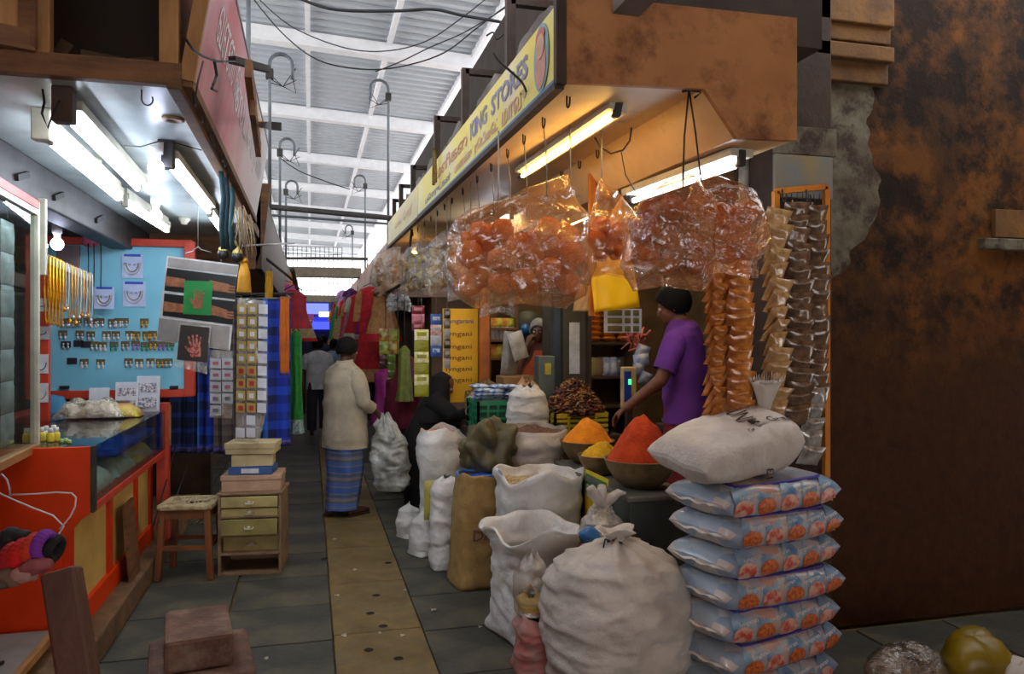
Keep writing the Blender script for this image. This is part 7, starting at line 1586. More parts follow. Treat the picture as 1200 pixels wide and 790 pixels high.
# teal ropes, tassels
for i, (u, col, nm) in enumerate(((259, (20, 60, 70), 'left'), (264, (16, 44, 60), 'middle'), (270, (24, 70, 76), 'right'))):
    p = PX(u, 205, -.46); q = PX(u + 3, 292, -.46); mb = MB(); mb.tube([p + V((0, 0, .02)), p.lerp(q, .3) + V((.01, 0, 0)), p.lerp(q, .7) + V((-.01, .02, 0)), q], .014, 8); tag(mb.build('teal_rope', mat('teal_%s' % nm, col, .8)), nm + ' dark teal rope bunch hanging at the outer soffit corner', 'rope')
random.seed(31)
for i, (u, v, s) in enumerate(((262, 298, 1.0), (272, 290, .9), (278, 301, 1.0))):
    p = P(u, v, 5.1); t_ = thing('tassel_ball', ('left', 'middle', 'right')[i] + ' black ball with a gold cap above the gold tassel', 'tassel', p)
    mb = MB(); mb.ball(p, .04 * s, 14, 10); mb.build('ball', M_black, t_); mb = MB(); mb.lathe([(.036, .012), (.03, .04), (.012, .058), (.004, .075)], 12, p); mb.build('gold_cap', mat('pale_gold_cap', (214, 190, 110), .4, .4), t_)
p = P(286, 306, 5.15); t_ = thing('gold_tassel', 'bright gold thread tassel hanging right of the henna poster', 'tassel', p)
mb = MB(); mb.ball(p, .028, 12, 8); mb.build('knot', M_gold, t_)
mb, _ = loft([(p + V((0, 0, -.01)), V((.02, 0, 0)), V((0, .02, 0))), (p + V((0, 0, -.08)), V((.034, 0, 0)), V((0, .03, 0))), (p + V((0, 0, -.21)), V((.044, 0, 0)), V((0, .035, 0)))], 30, 12, .006, 3, pleat=.004, npl=13); mb.build('threads', mat('gold_thread', (226, 160, 24), .5), t_)
wire('hanging_string', [p, V((p.x, p.y, 2.56))], .003, M_wire, 'dark string holding the gold tassel', 'string')
wire('hanging_rail', [P(285, 288, 5.3), P(345, 285, 7.6)], .008, M_silver, 'thin silver rail running from the tassels towards the plaid cloths', 'rail')
# card strips
def z6p(x, y, d): return P(*z6(x, y), d)
cs1 = thing('card_strip', 'left clear strip of small white boxed ornaments', 'card strip', z6p(235, 640, 5.6))
pquad([z6(*c) for c in ((198, 395), (282, 400), (280, 640), (198, 636))], 5.62, .003).build('clear_sheet', M_clr, cs1)
for r_ in range(5):
    for c_ in range(2):
        if r_ > 3 and c_: continue
        x0 = 202 + c_ * 42; y0 = 425 + r_ * 42; pquad([z6(x0, y0), z6(x0 + 38, y0 + 1), z6(x0 + 38, y0 + 36), z6(x0, y0 + 35)], 5.59, .03).build('white_box', M_wcard, cs1)
        pquad([z6(x0 + 9, y0 + 12), z6(x0 + 29, y0 + 12), z6(x0 + 29, y0 + 24), z6(x0 + 9, y0 + 24)], 5.585, .003).build('ornament', mat('orn_red', (200, 120, 130), .4) if r_ < 3 else M_silver, cs1)
cs2 = thing('card_strip', 'right long clear strip of gold framed ring cards', 'card strip', z6p(345, 730, 5.3))
pquad([z6(*c) for c in ((300, 210), (400, 220), (405, 600), (375, 730), (292, 720))], 5.33, .003).build('clear_sheet', M_clr, cs2)
random.seed(33)
for r_ in range(11):
    for c_ in range(3):
        x0 = 298 + c_ * 38 - r_ * .6; y0 = 232 + r_ * 44
        if c_ == 2 and r_ > 8: continue
        if r_ > 8 and c_ == 0 and r_ == 9: continue
        ringc = c_ < 2 and r_ < 9
        pquad([z6(x0, y0), z6(x0 + 32, y0 + 2), z6(x0 + 32, y0 + 36), z6(x0, y0 + 34)], 5.29, .02).build('ring_card', M_wcard if not ringc else mat('gold_card', (196, 170, 90), .4), cs2)
        if ringc: pquad([z6(x0 + 8, y0 + 10), z6(x0 + 25, y0 + 11), z6(x0 + 25, y0 + 28), z6(x0 + 8, y0 + 27)], 5.285, .004).build('inner_card', M_wcard if r_ not in (5, 6, 8) else mat('card_red', (196, 60, 60), .4), cs2)
a = z6p(240, 398, 5.62); mb = MB(); mb.tube([a, V((min(a.x, -.5), a.y, 2.585))], .002, 4); mb.build('string', M_string, cs1)
a = z6p(350, 218, 5.33); mb = MB(); mb.tube([a, V((-.46, a.y, 2.57))], .002, 4); mb.build('string', M_string, cs2)
# plaid cloths
def hang_cloth(lab, u0, u1, v0, v1, d, mm, folds=4, amp=.02, seed=0, name='plaid_cloth', cat='cloth', flare=0.0, du=0):
    a, b_ = P(u0, v0, d), P(u1, v0, d + du); z1 = P((u0 + u1) / 2, v1, d).z; n_ = V((b_.y - a.y, a.x - b_.x, 0)).normalized()
    r = thing(name, lab, cat, V(((a.x + b_.x) / 2, (a.y + b_.y) / 2, z1))); W_ = (b_ - a).length
    def f(s, t_):
        p = a.lerp(b_, .5 + (s - .5) * (1 + flare * t_)); p.z = a.z + (z1 - a.z) * t_
        return p + n_ * (amp * sin(2 * pi * folds * s + seed) * (.4 + .6 * t_) + .012 * nz((s * 5, t_ * 4, seed), 1.0))
    mb = MB(); mb.grid(f, 36, 24, .004); mb.build('cloth', mm, r)
    mb = MB(); mb.tube([a + V((0, 0, .004)), b_ + V((0, 0, .004)), b_ + V((-.02, .1, .03)), (a + b_) / 2 + V((0, .35, .04))], .006, 6); mb.build('hanging_cord', M_string, r)
    q = MB(); q.grid(lambda s, t_: f(s, .96 + .03 * t_) + n_ * .006, 36, 2, .003); q.build('hem', mat('violet_hem', (90, 80, 150), .8), r)
    return r
PL1 = plaid('plaid_blue', (24, 60, 190), 0, 0, .3, .3, [(.3, (20, 36, 110)), (.55, (60, 130, 220)), (.75, (20, 30, 84))], [(.25, (14, 26, 80)), (.5, (30, 80, 210)), (.75, (16, 40, 130))])
PL2 = plaid('plaid_navy', (20, 30, 70), 0, 0, .12, .14, [(.4, (60, 80, 120)), (.5, (24, 34, 80)), (.8, (110, 104, 120)), (.86, (20, 30, 70))], [(.3, (40, 70, 160)), (.6, (20, 28, 60))])
PL3 = plaid('plaid_brown', (84, 66, 66), 0, 0, .09, .1, [(.3, (50, 46, 60)), (.5, (150, 140, 136)), (.58, (90, 74, 70))], [(.3, (60, 54, 66)), (.6, (110, 96, 90))])
hang_cloth('navy plaid cloth hanging behind the counter end', 200, 238, 350, 531, 6.9, PL2, 2, seed=1)
hang_cloth('bright blue plaid cloth between the navy and brown ones', 232, 256, 350, 530, 6.75, PL1, 2, seed=2)
hang_cloth('brown checked plaid cloth below the white boxed ornaments', 250, 284, 350, 532, 6.7, PL3, 2, seed=3)
hang_cloth('dark blue plaid cloth behind the ring cards', 276, 318, 350, 530, 6.9, PL2, 3, seed=4)
hang_cloth('wide bright blue plaid cloth at the outer end of the row', 308, 341, 350, 524, 6.7, PL1, 2, seed=5, du=.1)
hang_cloth('narrow orange cloth strip beside the outer blue plaid', 328, 339, 349, 440, 6.62, mat('orange_cloth', (214, 110, 20), .8), 1, .01, seed=6)
hang_cloth('narrow mustard cloth strip above the blue plaid', 311, 320, 318, 352, 6.75, mat('mustard_cloth', (206, 150, 30), .8), 1, .01, seed=7)
ra_, rb_ = P(200, 346, 7.0), P(345, 344, 6.85)
mb = MB(); mb.tube([ra_, rb_], .012, 8); q_ = ra_.lerp(rb_, .1); mb.tube([q_, V((q_.x, 7.65, 2.31))], .01, 6); q_ = ra_.lerp(rb_, .6); mb.tube([q_, V((q_.x, 7.65, 2.31))], .01, 6); tag(mb.build('cloth_rail', M_steeldk), 'dark rail behind the plaid cloths', 'rail')
# brown wooden side of the next stall
w2 = thing('next_stall_hood', 'brown wooden hood of the next stall beyond the pink sign', 'hood', (-.8, 7.6, 2.3))
mb = MB(); mb.prism([(-1.9, 2.3), (-.5, 2.3), (-.42, 2.55), (-.36, 3.1), (-1.9, 3.1)], lambda a, b_, t_: V((a, t_, b_)), 7.5, 7.55); mb.build('end_board', M_wood, w2)
MB().bbox(-.5, -.44, 7.5, 20.0, 2.3, 3.05, .01).build('front_board', M_wooddk, w2); MB().box(-1.9, -.44, 7.5, 20, 3.05, 3.1).build('top_board', M_wooddk, w2)
MB().box(-1.9, -.5, 7.55, 20, 2.3, 2.33).build('under_board', M_wood, w2)
M_strw = mat('straw_bristle', (150, 130, 100), .8); mb = MB(); random.seed(35)
p = PX(285, 250, -.4)
for k in range(40): q = p + V((random.uniform(-.04, .04), random.uniform(-.3, .5), .0)); mb.tube([q, q + V((random.uniform(-.03, .05), random.uniform(-.05, .05), -random.uniform(.08, .25)))], .003, 4)
o = mb.build('bristle_fringe', M_strw); tag(o, 'frayed straw bristles hanging under the far end of the pink signboard', 'bristles', kind='stuff')

# ================================================================== conduit poles with bent tops, pipes and wires
M_cond = mat('grey_conduit', (110, 116, 122), .45, .4)
def conduit(lab, X, u0, v0, u1, v1, loop, d, r=.022):
    a, b_ = PX(u1, v0, X), PX(u1, v1, X); d = dX(u1, X); b_ = V((a.x, a.y, b_.z)); rr = abs(loop) / 2; sg = 1 if loop > 0 else -1
    a.z = 3.1 if X < 0 else 3.14
    pts = [a, b_] + [b_ + V((sg * rr * (1 - cos(t_)), 0, rr * sin(t_))) for t_ in [k * pi / 8 for k in range(1, 9)]]; pts.append(pts[-1] + V((0, 0, -.16)))
    t_ = thing('conduit_pole', lab, 'pole', a); mb = MB(); mb.tube(pts, r, 10); mb.build('bent_pipe', M_cond, t_)
    mb = MB(); mb.obox(b_ + V((0, 0, -.12)), (.09, .09, .12), None, .01); mb.build('clamp', M_steeldk, t_)
    mb = MB()
    for k in range(3): q = b_ + V((0, 0, -.12 - .05 * k)); mb.tube([q, q + V((sg * .15, .05, -.12 + .05 * k)), q + V((sg * .3, .0, .1 - .1 * k)), pts[-1] + V((0, 0, .02 * k))], .006, 5)
    wv = mb.build('cable_loops', M_wire, t_); wv['kind'] = 'stuff'; return t_
conduit('nearest grey conduit pole with a bent top on the left side', -.47, 323, 250, 316, 75, .26, 9.0)
conduit('second grey conduit pole with a bent top on the left side', -.47, 330, 270, 328, 170, .22, 11.5)
conduit('third grey conduit pole with a bent top on the left side', -.47, 337, 290, 335, 218, .22, 14.5)
conduit('nearest grey conduit pole with a bent top on the right side', 1.2, 455, 246, 455, 105, -.28, 11.0)
conduit('second grey conduit pole with a bent top on the right side', 1.2, 429, 281, 428, 212, -.24, 15.5)
conduit('third thin conduit pole on the right side farther along', 1.2, 413, 292, 413, 268, -.2, 20, .02)
a, b_ = P(318, 0, 8.2), P(292, 0, 7.2)
mb = MB(); mb.tube([V((P(291, 20, 6.6).x, P(291, 20, 6.6).y, 3.0)), V((P(291, 20, 6.6).x, P(291, 20, 6.6).y, 5.7))], .02, 8); tag(mb.build('steel_upright', M_cond), 'grey steel upright rising behind the pink signboard', 'upright')
for (u0, v0, u1, v1, d, r, lab) in ((324, 242, 462, 251, 10.6, .04, 'thick dark pipe crossing the lane overhead'), (326, 252, 458, 258, 10.8, .018, 'thin grey pipe crossing just below the thick one'), (338, 303, 425, 301, 17, .035, 'dark pipe crossing the lane farther along')):
    p, q = P(u0, v0, d), P(u1, v1, d); mb = MB(); mb.tube([V((-.7, p.y, 3.09)), V((-.7, p.y, p.z)), V((1.25, p.y, q.z)), V((1.25, p.y, 3.14))], r, 10); tag(mb.build('cross_pipe', M_steeldk if r > .02 else M_cond), lab, 'pipe')
def cable(lab, pts, d, r=.009):
    q = [P(u, v, d) for u, v in pts]; out = []
    for i in range(len(q) - 1):
        for k in range(6):
            t_ = k / 6; p0 = q[max(0, i - 1)]; p1_, p2_ = q[i], q[i + 1]; p3_ = q[min(len(q) - 1, i + 2)]
            out.append(.5 * ((2 * p1_) + (-p0 + p2_) * t_ + (2 * p0 - 5 * p1_ + 4 * p2_ - p3_) * t_ ** 2 + (-p0 + 3 * p1_ - 3 * p2_ + p3_) * t_ ** 3))
    out.append(q[-1]); return wire('overhead_cable', out, r, M_wire, lab, 'cable')
cable('thick lumpy black cable crossing highest under the roof', [(330, -12), (385, 10), (458, 13), (507, 11), (541, 18), (592, 27), (640, 40)], 6.0, .012)
cable('long thin cable sagging from the upper left to the bracket', [(290, -10), (330, 38), (372, 70), (423, 81), (470, 78), (520, 62), (560, 32), (592, 8), (620, -10)], 6.5, .006)
cable('thin cable rising steeply to the right under the roof', [(296, -8), (340, 30), (400, 55), (450, 60), (500, 48), (545, 18), (575, -6)], 6.6, .005)
cable('thin cable running from the right conduit up to the bracket', [(440, 84), (470, 72), (505, 55), (540, 40), (575, 20), (600, 4)], 6.4, .005)
cable('thin pair of cables running from the second left conduit', [(328, 185), (350, 200), (380, 212), (410, 222)], 11, .008)
cable('curled black wire end in front of the third bracket', [(570, 42), (578, 38), (582, 46), (590, 40)], 4.2, .005)
cable('curved black wire lying over the yellow sign', [(578, 62), (585, 72), (600, 85), (612, 97), (617, 108)], 3.55, .006)

# ================================================================== far garments
def garment(lab, X, u, v0, v1, w_, cols, seed=0, sleeves=True, flare=1.5, group=None, cat='dress', yaw=None):
    c = PX(u, v0, X); zb_ = PX(u, v1, X).z; H = c.z - zb_; yaw = random.uniform(-.5, .5) if yaw is None else yaw
    ax_ = V((cos(yaw), sin(yaw), 0)); ay = V((-sin(yaw), cos(yaw), 0)); r = thing('hanging_dress', lab, cat, V((c.x, c.y, zb_)), 0, group)
    mb, f = loft([(c, ax_ * w_ * .14, ay * .03), (c + V((0, 0, -.05)), ax_ * w_ * .46, ay * .05), (c + V((0, 0, -H * .25)), ax_ * w_ * .42, ay * .06), (c + V((0, 0, -H * .5)), ax_ * w_ * .44, ay * .07), (c + V((0, 0, -H)), ax_ * w_ * .5 * flare, ay * .1)], 30, 22, .012, seed, pleat=.014, npl=6); mb.build('gown', cols[0], r)
    if len(cols) > 1: mb, f = loft([(c + V((0, 0, -H * .86)), ax_ * w_ * .5 * (1 + (flare - 1) * .78), ay * .105), (c + V((0, 0, -H * .995)), ax_ * w_ * .5 * flare * 1.02, ay * .112)], 30, 5, .012, seed, pleat=.014, npl=6); mb.build('hem_band', cols[1], r)
    if sleeves:
        for s in (-1, 1):
            a = c + ax_ * w_ * .4 * s + V((0, 0, -.06)); b_ = a + ax_ * s * .06 + V((0, 0, -H * .32)); mb, _ = loft([(a, ax_ * .03, ay * .04), (a.lerp(b_, .2), ax_ * .06, ay * .045), (b_, ax_ * .055, ay * .04)], 16, 8, .006, seed); mb.build('sleeve', cols[-1], r)
    mb = MB(); mb.tube([c + ax_ * w_ * .3, c + V((0, 0, .05)), c - ax_ * w_ * .3], .006, 5); mb.tube([c + V((0, 0, .05)), c + V((0, 0, .13)), V((c.x, c.y, max(c.z + .15, 2.22)))], .005, 5); mb.build('hanger', M_iron, r)
def Gm(n_, c, c2=None, s=14): return mat('gar_' + n_, c, .75, c2=c2 or tuple(x * .8 for x in c), scale=s)
G_red = Gm('red', (214, 34, 46)); G_tan = Gm('tan', (206, 156, 100), (170, 110, 70)); G_mag = Gm('magenta', (150, 20, 120)); G_grn = Gm('green', (60, 150, 90)); G_bei = Gm('beige', (206, 176, 134)); G_pink = Gm('pink', (206, 130, 150)); G_blk = Gm('black', (30, 28, 34)); G_yel = Gm('yellow', (206, 176, 60)); G_pur = Gm('purple', (96, 40, 110)); G_teal = Gm('teal', (40, 120, 130), (214, 220, 214), 30); G_org = Gm('orange', (220, 110, 30)); G_cr = Gm('cream', (214, 206, 180)); G_lil = Gm('lilac', (170, 130, 180))
random.seed(41)
gl2 = [(434, 336, 448, .86, .36, [G_red, G_tan], 'bright red kurta with a tan hem hanging nearest on the right'), (449, 336, 400, 1.0, .36, [G_tan, G_red], 'tan embroidered top with a red lower part behind the red kurta'), (424, 346, 400, .9, .3, [G_teal, G_red], 'patterned teal and white dress with a red hem'), (428, 350, 392, 1.0, .3, [G_mag], 'magenta dress between the red and the patterned one'), (419, 345, 398, .82, .34, [G_red, G_cr], 'red dress with cream sleeves farther along'), (412, 352, 402, .84, .34, [G_pink, G_tan], 'pale pink dress with a tan band'), (407, 350, 405, .9, .32, [G_red], 'plain dark red dress in the far row'), (402, 356, 404, .84, .36, [G_bei, G_grn], 'beige dress with a green hem'), (397, 354, 402, .9, .32, [G_yel, G_red], 'yellow dress with a red hem in the far row'), (393, 362, 404, .84, .36, [G_grn, G_tan], 'green dress with a tan hem near the far end'), (389, 360, 402, .84, .4, [G_red, G_bei], 'red dress with a beige band near the far end'), (386, 362, 400, .9, .4, [G_cr], 'cream dress at the very end of the right row'), (402, 340, 362, 1.0, .3, [G_lil], 'short lilac top hung high in the far row'), (411, 338, 360, 1.05, .3, [G_pur], 'short purple top hung high beside the lilac one')]
for u, v0, v1, X, w_, cl, lab in gl2:
  if u > 390:
    X0_ = X; X = .84 if X < .88 else .95; w_ *= min(1.6, dX(u, X) / dX(u, X0_)); garment(lab, X, u, v0, v1, w_, cl, seed=u % 17, group='dresses on the right side of the lane')
garment('long magenta skirt hanging below the brown sachets', .95, 452, 432, 498, .34, [G_mag, G_mag], 3, False, 1.3)
garment('long black skirt hanging left of the magenta one', .84, 428, 425, 492, .34, [G_blk, G_blk], 5, False, 1.25)
garment('gold and orange skirt low beside the woman in red', .95, 466, 465, 525, .3, [G_yel, G_org], 7, False, 1.2)
garment('olive green dress behind the yellow sachets', .95, 474, 405, 470, .13, [Gm('olive', (120, 130, 50))], 8, False, 1.3)
# left side garments
for u, v0, v1, X, w_, cl, lab in ((347, 388, 508, -.15, .12, [Gm('leaf', (40, 150, 60)), G_teal], 'long green dress hanging left beyond the plaid cloth'), (356, 425, 508, -.15, .36, [G_yel, G_yel], 'long dull yellow skirt beside the green dress'), (344, 340, 385, -.15, .26, [Gm('crim', (150, 20, 40))], 'dark red top hung high on the left side'), (334, 332, 360, -.44, .5, [Gm('stripe', (70, 60, 150), (214, 80, 70), 20)], 'striped violet and red top above the orange cloth'), (352, 372, 400, -.15, .4, [G_bei, G_red], 'beige skirt with a red hem on the left side'), (340, 320, 345, -.44, .34, [G_org], 'small orange cloth pouch hung on the left side')):
    garment(lab, X, u, v0, v1, w_, cl, seed=u % 11, sleeves=False, flare=1.25, group='dresses on the left side of the lane', yaw=.1)
# rails they hang from
mb = MB(); mb.tube([(.95, 7.6, 2.24), (.95, 24, 2.24)], .02, 8); mb.tube([(.95, 10.4, 2.24), (1.2, 10.4, 2.5)], .015, 6); mb.tube([(.95, 8.0, 2.24), (1.02, 8.0, 2.79)], .015, 6); tag(mb.build('garment_rail', M_steeldk), 'inner steel rail carrying the dresses on the right side', 'rail')
mb = MB(); mb.tube([(.84, 10.0, 2.24), (.84, 28, 2.24)], .02, 8); mb.tube([(.84, 10.6, 2.24), (1.2, 10.6, 2.5)], .015, 6); tag(mb.build('garment_rail', M_steeldk), 'outer steel rail carrying the dresses on the right side', 'rail')
mb = MB(); mb.tube([(-.15, 6.8, 2.24), (-.15, 19, 2.24)], .02, 8); mb.tube([(-.15, 8.3, 2.24), (-.47, 8.3, 2.5)], .015, 6); mb.tube([(-.15, 14.3, 2.24), (-.47, 14.3, 2.5)], .015, 6); tag(mb.build('garment_rail', M_steeldk), 'steel rail carrying the dresses on the left side', 'rail')
# projecting eaves far right, planks across the lane
M_grbr = mat('grey_brown_board', (120, 108, 92), .85)
for (u, v, w_, lab, y) in ((384, 319, 1.7, 'broad grey plank laid across the lane overhead', 19), (372, 350, 2.2, 'grey board hung across the far lane above the blue lights', 27)):
    p = PY(u, v, y); mb = MB(); mb.bbox(-1.0, 1.2, y, y + .3, p.z - .12, p.z + .12, .01); tag(mb.build('cross_board', M_grbr), lab, 'board')
# wire grid across the far opening
gd = thing('wire_grid', 'wire grid screen across the far end of the lane', 'grid', (0, 31, 3.2)); mb = MB()
for k in range(14): x = -1.0 + 2.2 * k / 13; mb.tube([(x, 31, 3.2), (x, 31, 5.2)], .012, 4)
for k in range(8): z = 3.2 + 2.0 * k / 7; mb.tube([(-1.0, 31, z), (1.2, 31, z)], .012, 4)
g_ = mb.build('wires', M_steeldk, gd); g_['kind'] = 'stuff'; mb = MB(); mb.bbox(-1.05, 1.25, 30.95, 31.05, 3.1, 3.2); mb.build('frame', M_steeldk, gd)
# blue lit shop front at the end
ls_ = thing('lit_shop_front', 'blue lit shop front glowing at the far end of the lane', 'shop front', (0, 29, 1.6))
for i, (u0, v0, u1, v1, c, s) in enumerate(((351, 356, 385, 368, (90, 100, 255), 1.6), (357, 368, 368, 376, (120, 60, 110), .5), (356, 376, 386, 386, (60, 70, 240), 1.3), (374, 366, 388, 371, (220, 230, 255), 3.0), (351, 370, 357, 386, (50, 60, 200), .9), (368, 372, 384, 377, (40, 50, 190), .8))):
    a, b_ = PY(u0, v1, 29), PY(u1, v0, 29); MB().bbox(a.x, b_.x, 28.9 - .02 * i, 29, a.z, b_.z, .005).build('lit_panel', emis('lit_%d' % i, c, s), ls_)
MB().bbox(-.9, 1.1, 29.0, 29.1, 0, 3.0, .01).build('shop_board', mat('dk_front', (60, 56, 80), .8), ls_)
# far people near the lit shop
def far_figure(lab, loc, top, legs, h=1.62, seed=0, face=(0, 1, 0)):
    O_ = V(loc); f_ = V(face).normalized(); s_ = V((f_.y, -f_.x, 0)); k = h / 1.65; A_ = lambda s, f, z: O_ + (s_ * s + f_ * f) * k + V((0, 0, z * k)); p = person(lab, O_)
    mb = MB(); hc_ = A_(0, .03, 1.54); R_ = head_into(mb, hc_, f_, (0, 0, 1), k, A_(0, 0, 1.37)); limb(mb, [A_(0, 0, 1.36), A_(0, 0, 1.1), A_(0, 0, .88)], [.1, .13, .13])
    for sg in (1, -1):
        a_, b_, c_ = A_(sg * .18, 0, 1.34), A_(sg * .25, 0, 1.06), A_(sg * .24, .08, .84); limb(mb, [a_, b_, c_], [.052, .043, .03]); limb(mb, [A_(0, 0, 1.33), a_], [.07, .055]); hand_into(mb, c_, V((0, .1, -1)), V((-sg, 0, 0)), .5, 1, sg)
        limb(mb, [A_(sg * .09, 0, .88), A_(sg * .1, 0, .46), A_(sg * .1, 0, .07)], [.085, .06, .04]); limb(mb, [A_(sg * .1, -.04, .04), A_(sg * .1, .15, .03)], [.036, .028])
    fuse('body', mb, M_skin2, p, .016); hair_shell(hc_, R_, k, M_hair, p, seed=seed, low=.08, grow=1.1)
    mb, _ = loft([(A_(0, 0, .78), s_ * .2, f_ * .15), (A_(0, 0, 1.0), s_ * .2, f_ * .15), (A_(0, 0, 1.25), s_ * .22, f_ * .135), (A_(0, 0, 1.36), s_ * .19, f_ * .11), (A_(0, 0, 1.42), s_ * .068, f_ * .066)], 30, 20, .012, seed); mb.build('shirt', top, p)
    mb, _ = loft([(A_(0, 0, .88), s_ * .18, f_ * .14), (A_(0, 0, .1), s_ * .17, f_ * .14)], 30, 12, .01, seed, pleat=.01); mb.build('lower_garment', legs, p)
far_figure('far person in dark clothes before the blue lit shop', (.32, 20.5, 0), Gm('fnavy', (40, 44, 70)), Gm('fdk', (40, 36, 40)), 1.7, 3)
far_figure('far person in a teal top at the left side of the lane', (-.28, 16.5, 0), Gm('fteal', (40, 110, 120)), Gm('fbr', (70, 56, 50)), 1.5, 5, (.3, 1, 0))
far_figure('far person in a pale blue shirt beside the man in white', (.5, 17.5, 0), Gm('fpb', (170, 190, 220)), Gm('fdk', (40, 36, 40)), 1.6, 7)
# ================================================================== LEFT FOREGROUND FURNITURE
# stool
M_cane = mat('frayed_cane', (196, 180, 140), .85, c2=(150, 130, 92), scale=20, bump=.5, bscale=60); M_stool = mat('stool_wood', (134, 78, 40), .6, c2=(96, 54, 28), scale=5, stretch=(1, 1, .3))
so = PZ(224, 672, 0); st = thing('wooden_stool', 'old wooden stool with a torn cane seat beside the drawers', 'stool', (so.x, so.y, 0), math.radians(-8)); SHH = .50
for sx_ in (-1, 1):
    for sy_ in (-1, 1): mb = MB(); mb.bar((sx_ * .175, sy_ * .165, 0), (sx_ * .145, sy_ * .14, SHH - .02), .042, .042, (0, 1, 0), .006); mb.build('leg', M_stool, st, local=True)
for (p, q) in (((-.145, -.14), (.145, -.14)), ((-.145, .14), (.145, .14)), ((-.145, -.14), (-.145, .14)), ((.145, -.14), (.145, .14))):
    mb = MB(); mb.bar((*p, SHH - .05), (*q, SHH - .05), .03, .06); mb.build('apron', M_stool, st, local=True); k = 1.07; mb = MB(); mb.bar((p[0] * k, p[1] * k, .22), (q[0] * k, q[1] * k, .22), .025, .03); mb.build('stretcher', M_stool, st, local=True)
    mb = MB(); mb.bar((p[0] * 1.1, p[1] * 1.1, SHH), (q[0] * 1.1, q[1] * 1.1, SHH), .05, .035, bev=.01); mb.build('seat_rail', M_cane, st, local=True)
mb = MB()
for k in range(11):
    x = -.13 + .26 * k / 10
    if k in (5, 6, 7): mb.tube([(x, .14, SHH), (x + .01, .05, SHH - .01), (x + .03, .01, SHH - .05)], .009, 5); continue
    mb.tube([(x, -.15, SHH + .005), (x, 0, SHH - .008), (x, .15, SHH + .005)], .011, 5)
for k in range(10):
    y = -.13 + .26 * k / 9
    if 3 <= k <= 6: mb.tube([(-.15, y, SHH + .004), (-.05, y, SHH - .01), (-.0, y + .01, SHH - .03)], .009, 5); continue
    mb.tube([(-.15, y, SHH + .008), (0, y, SHH - .004), (.15, y, SHH + .008)], .011, 5)
for k in range(5): mb.tube([(.02 * k, .0, SHH - .03), (.02 * k + .02, -.03, SHH - .1), (.02 * k - .02, -.05, SHH - .14)], .004, 4)
w_ = mb.build('cane_seat', M_cane, st, local=True); w_['kind'] = 'stuff'
# drawer chest
do = PZ(296, 673, 0); M_chest = mat('worn_chest', (150, 122, 92), .7, c2=(116, 90, 66), scale=5, dirt=(90, 66, 46), dlo=.55, dhi=.75); M_drw = mat('yellowed_drawer', (186, 172, 112), .6, c2=(156, 140, 88), scale=6, dirt=(110, 92, 56), dlo=.55, dhi=.75)
dc = thing('drawer_chest', 'small worn chest of cream drawers standing on the lane floor', 'drawer chest', (do.x, do.y + .17, 0), math.radians(-6)); DW, DD, DH = .43, .36, .56
for (x0, x1) in ((-DW / 2, -DW / 2 + .02), (DW / 2 - .02, DW / 2)): MB().bbox(x0, x1, -DD / 2, DD / 2, 0, DH, .003).build('side', M_chest, dc, local=True)
MB().box(-DW / 2, DW / 2, DD / 2 - .01, DD / 2, 0, DH).build('back', M_chest, dc, local=True); MB().bbox(-DW / 2 - .008, DW / 2 + .008, -DD / 2 - .008, DD / 2, DH, DH + .018, .003).build('top', M_chest, dc, local=True)
for z in (.0, .14, .265, .40): MB().box(-DW / 2, DW / 2, -DD / 2, DD / 2, z, z + .014).build('divider', M_chest, dc, local=True)
for i, (z0, z1, out_, mm) in enumerate(((.475, .55, .012, M_drw), (.41, .468, .0, M_drw), (.285, .395, .03, mat('olive_drawer', (150, 140, 80), .6, c2=(120, 108, 60))), (.155, .258, -.06, M_drw))):
    dr = MB(); dr.bbox(-DW / 2 + .024, DW / 2 - .024, -DD / 2 - out_, -DD / 2 - out_ + .016, z0, z1, .003); d_ = dr.build('drawer', mm, dc, local=True)
    kb = MB(); zc_ = (z0 + z1) / 2; kb.tube([(-.03, -DD / 2 - out_, zc_), (-.024, -DD / 2 - out_ - .022, zc_ - .008), (.024, -DD / 2 - out_ - .022, zc_ - .008), (.03, -DD / 2 - out_, zc_)], .005, 6); kb.ball((0, -DD / 2 - out_ - .012, zc_), .014, 8, 6); kb.build('handle', M_offw, d_, local=True)
bx_z = DH + .0185; dm = Matrix.Translation((do.x, do.y + .17, 0)) @ Matrix.Rotation(math.radians(-6), 4, 'Z')
def carton(lab, x0, x1, y0, y1, z0, z1, mm, rz_=0.0, lid=None, name='cardboard_box'):
    c = dm @ V(((x0 + x1) / 2, (y0 + y1) / 2, z0)); r = thing(name, lab, 'box', c, math.radians(-6) + rz_); w_, l_, h_ = x1 - x0, y1 - y0, z1 - z0
    MB().bbox(-w_ / 2, w_ / 2, -l_ / 2, l_ / 2, .001, h_, .003).build('box_body', mm, r, local=True)
    if lid: MB().bbox(-w_ / 2 - .006, w_ / 2 + .006, -l_ / 2 - .006, l_ / 2 + .006, h_ - lid, h_ + .004, .003).build('lid', mm, r, local=True)
    return r, w_, l_, h_
M_crb = mat('cream_carton', (206, 192, 150), .7, c2=(180, 164, 120), scale=5); M_pkb = mat('pinkish_carton', (190, 158, 132), .7, c2=(164, 130, 106), scale=5)
carton('wide flat pinkish box directly on the drawer chest', -.2, .2, -.15, .15, bx_z, bx_z + .11, M_pkb, .03, .03)
r_, w_, l_, h_ = carton('flat blue box with a white label in the middle of the box pile', -.15, .15, -.14, .08, bx_z + .116, bx_z + .17, mat('blue_carton', (60, 96, 160), .6), -.04)
MB().box(-.06, .06, -l_ / 2 - .003, -l_ / 2, .012, h_ - .01).build('label_card', M_wcard, r_, local=True)
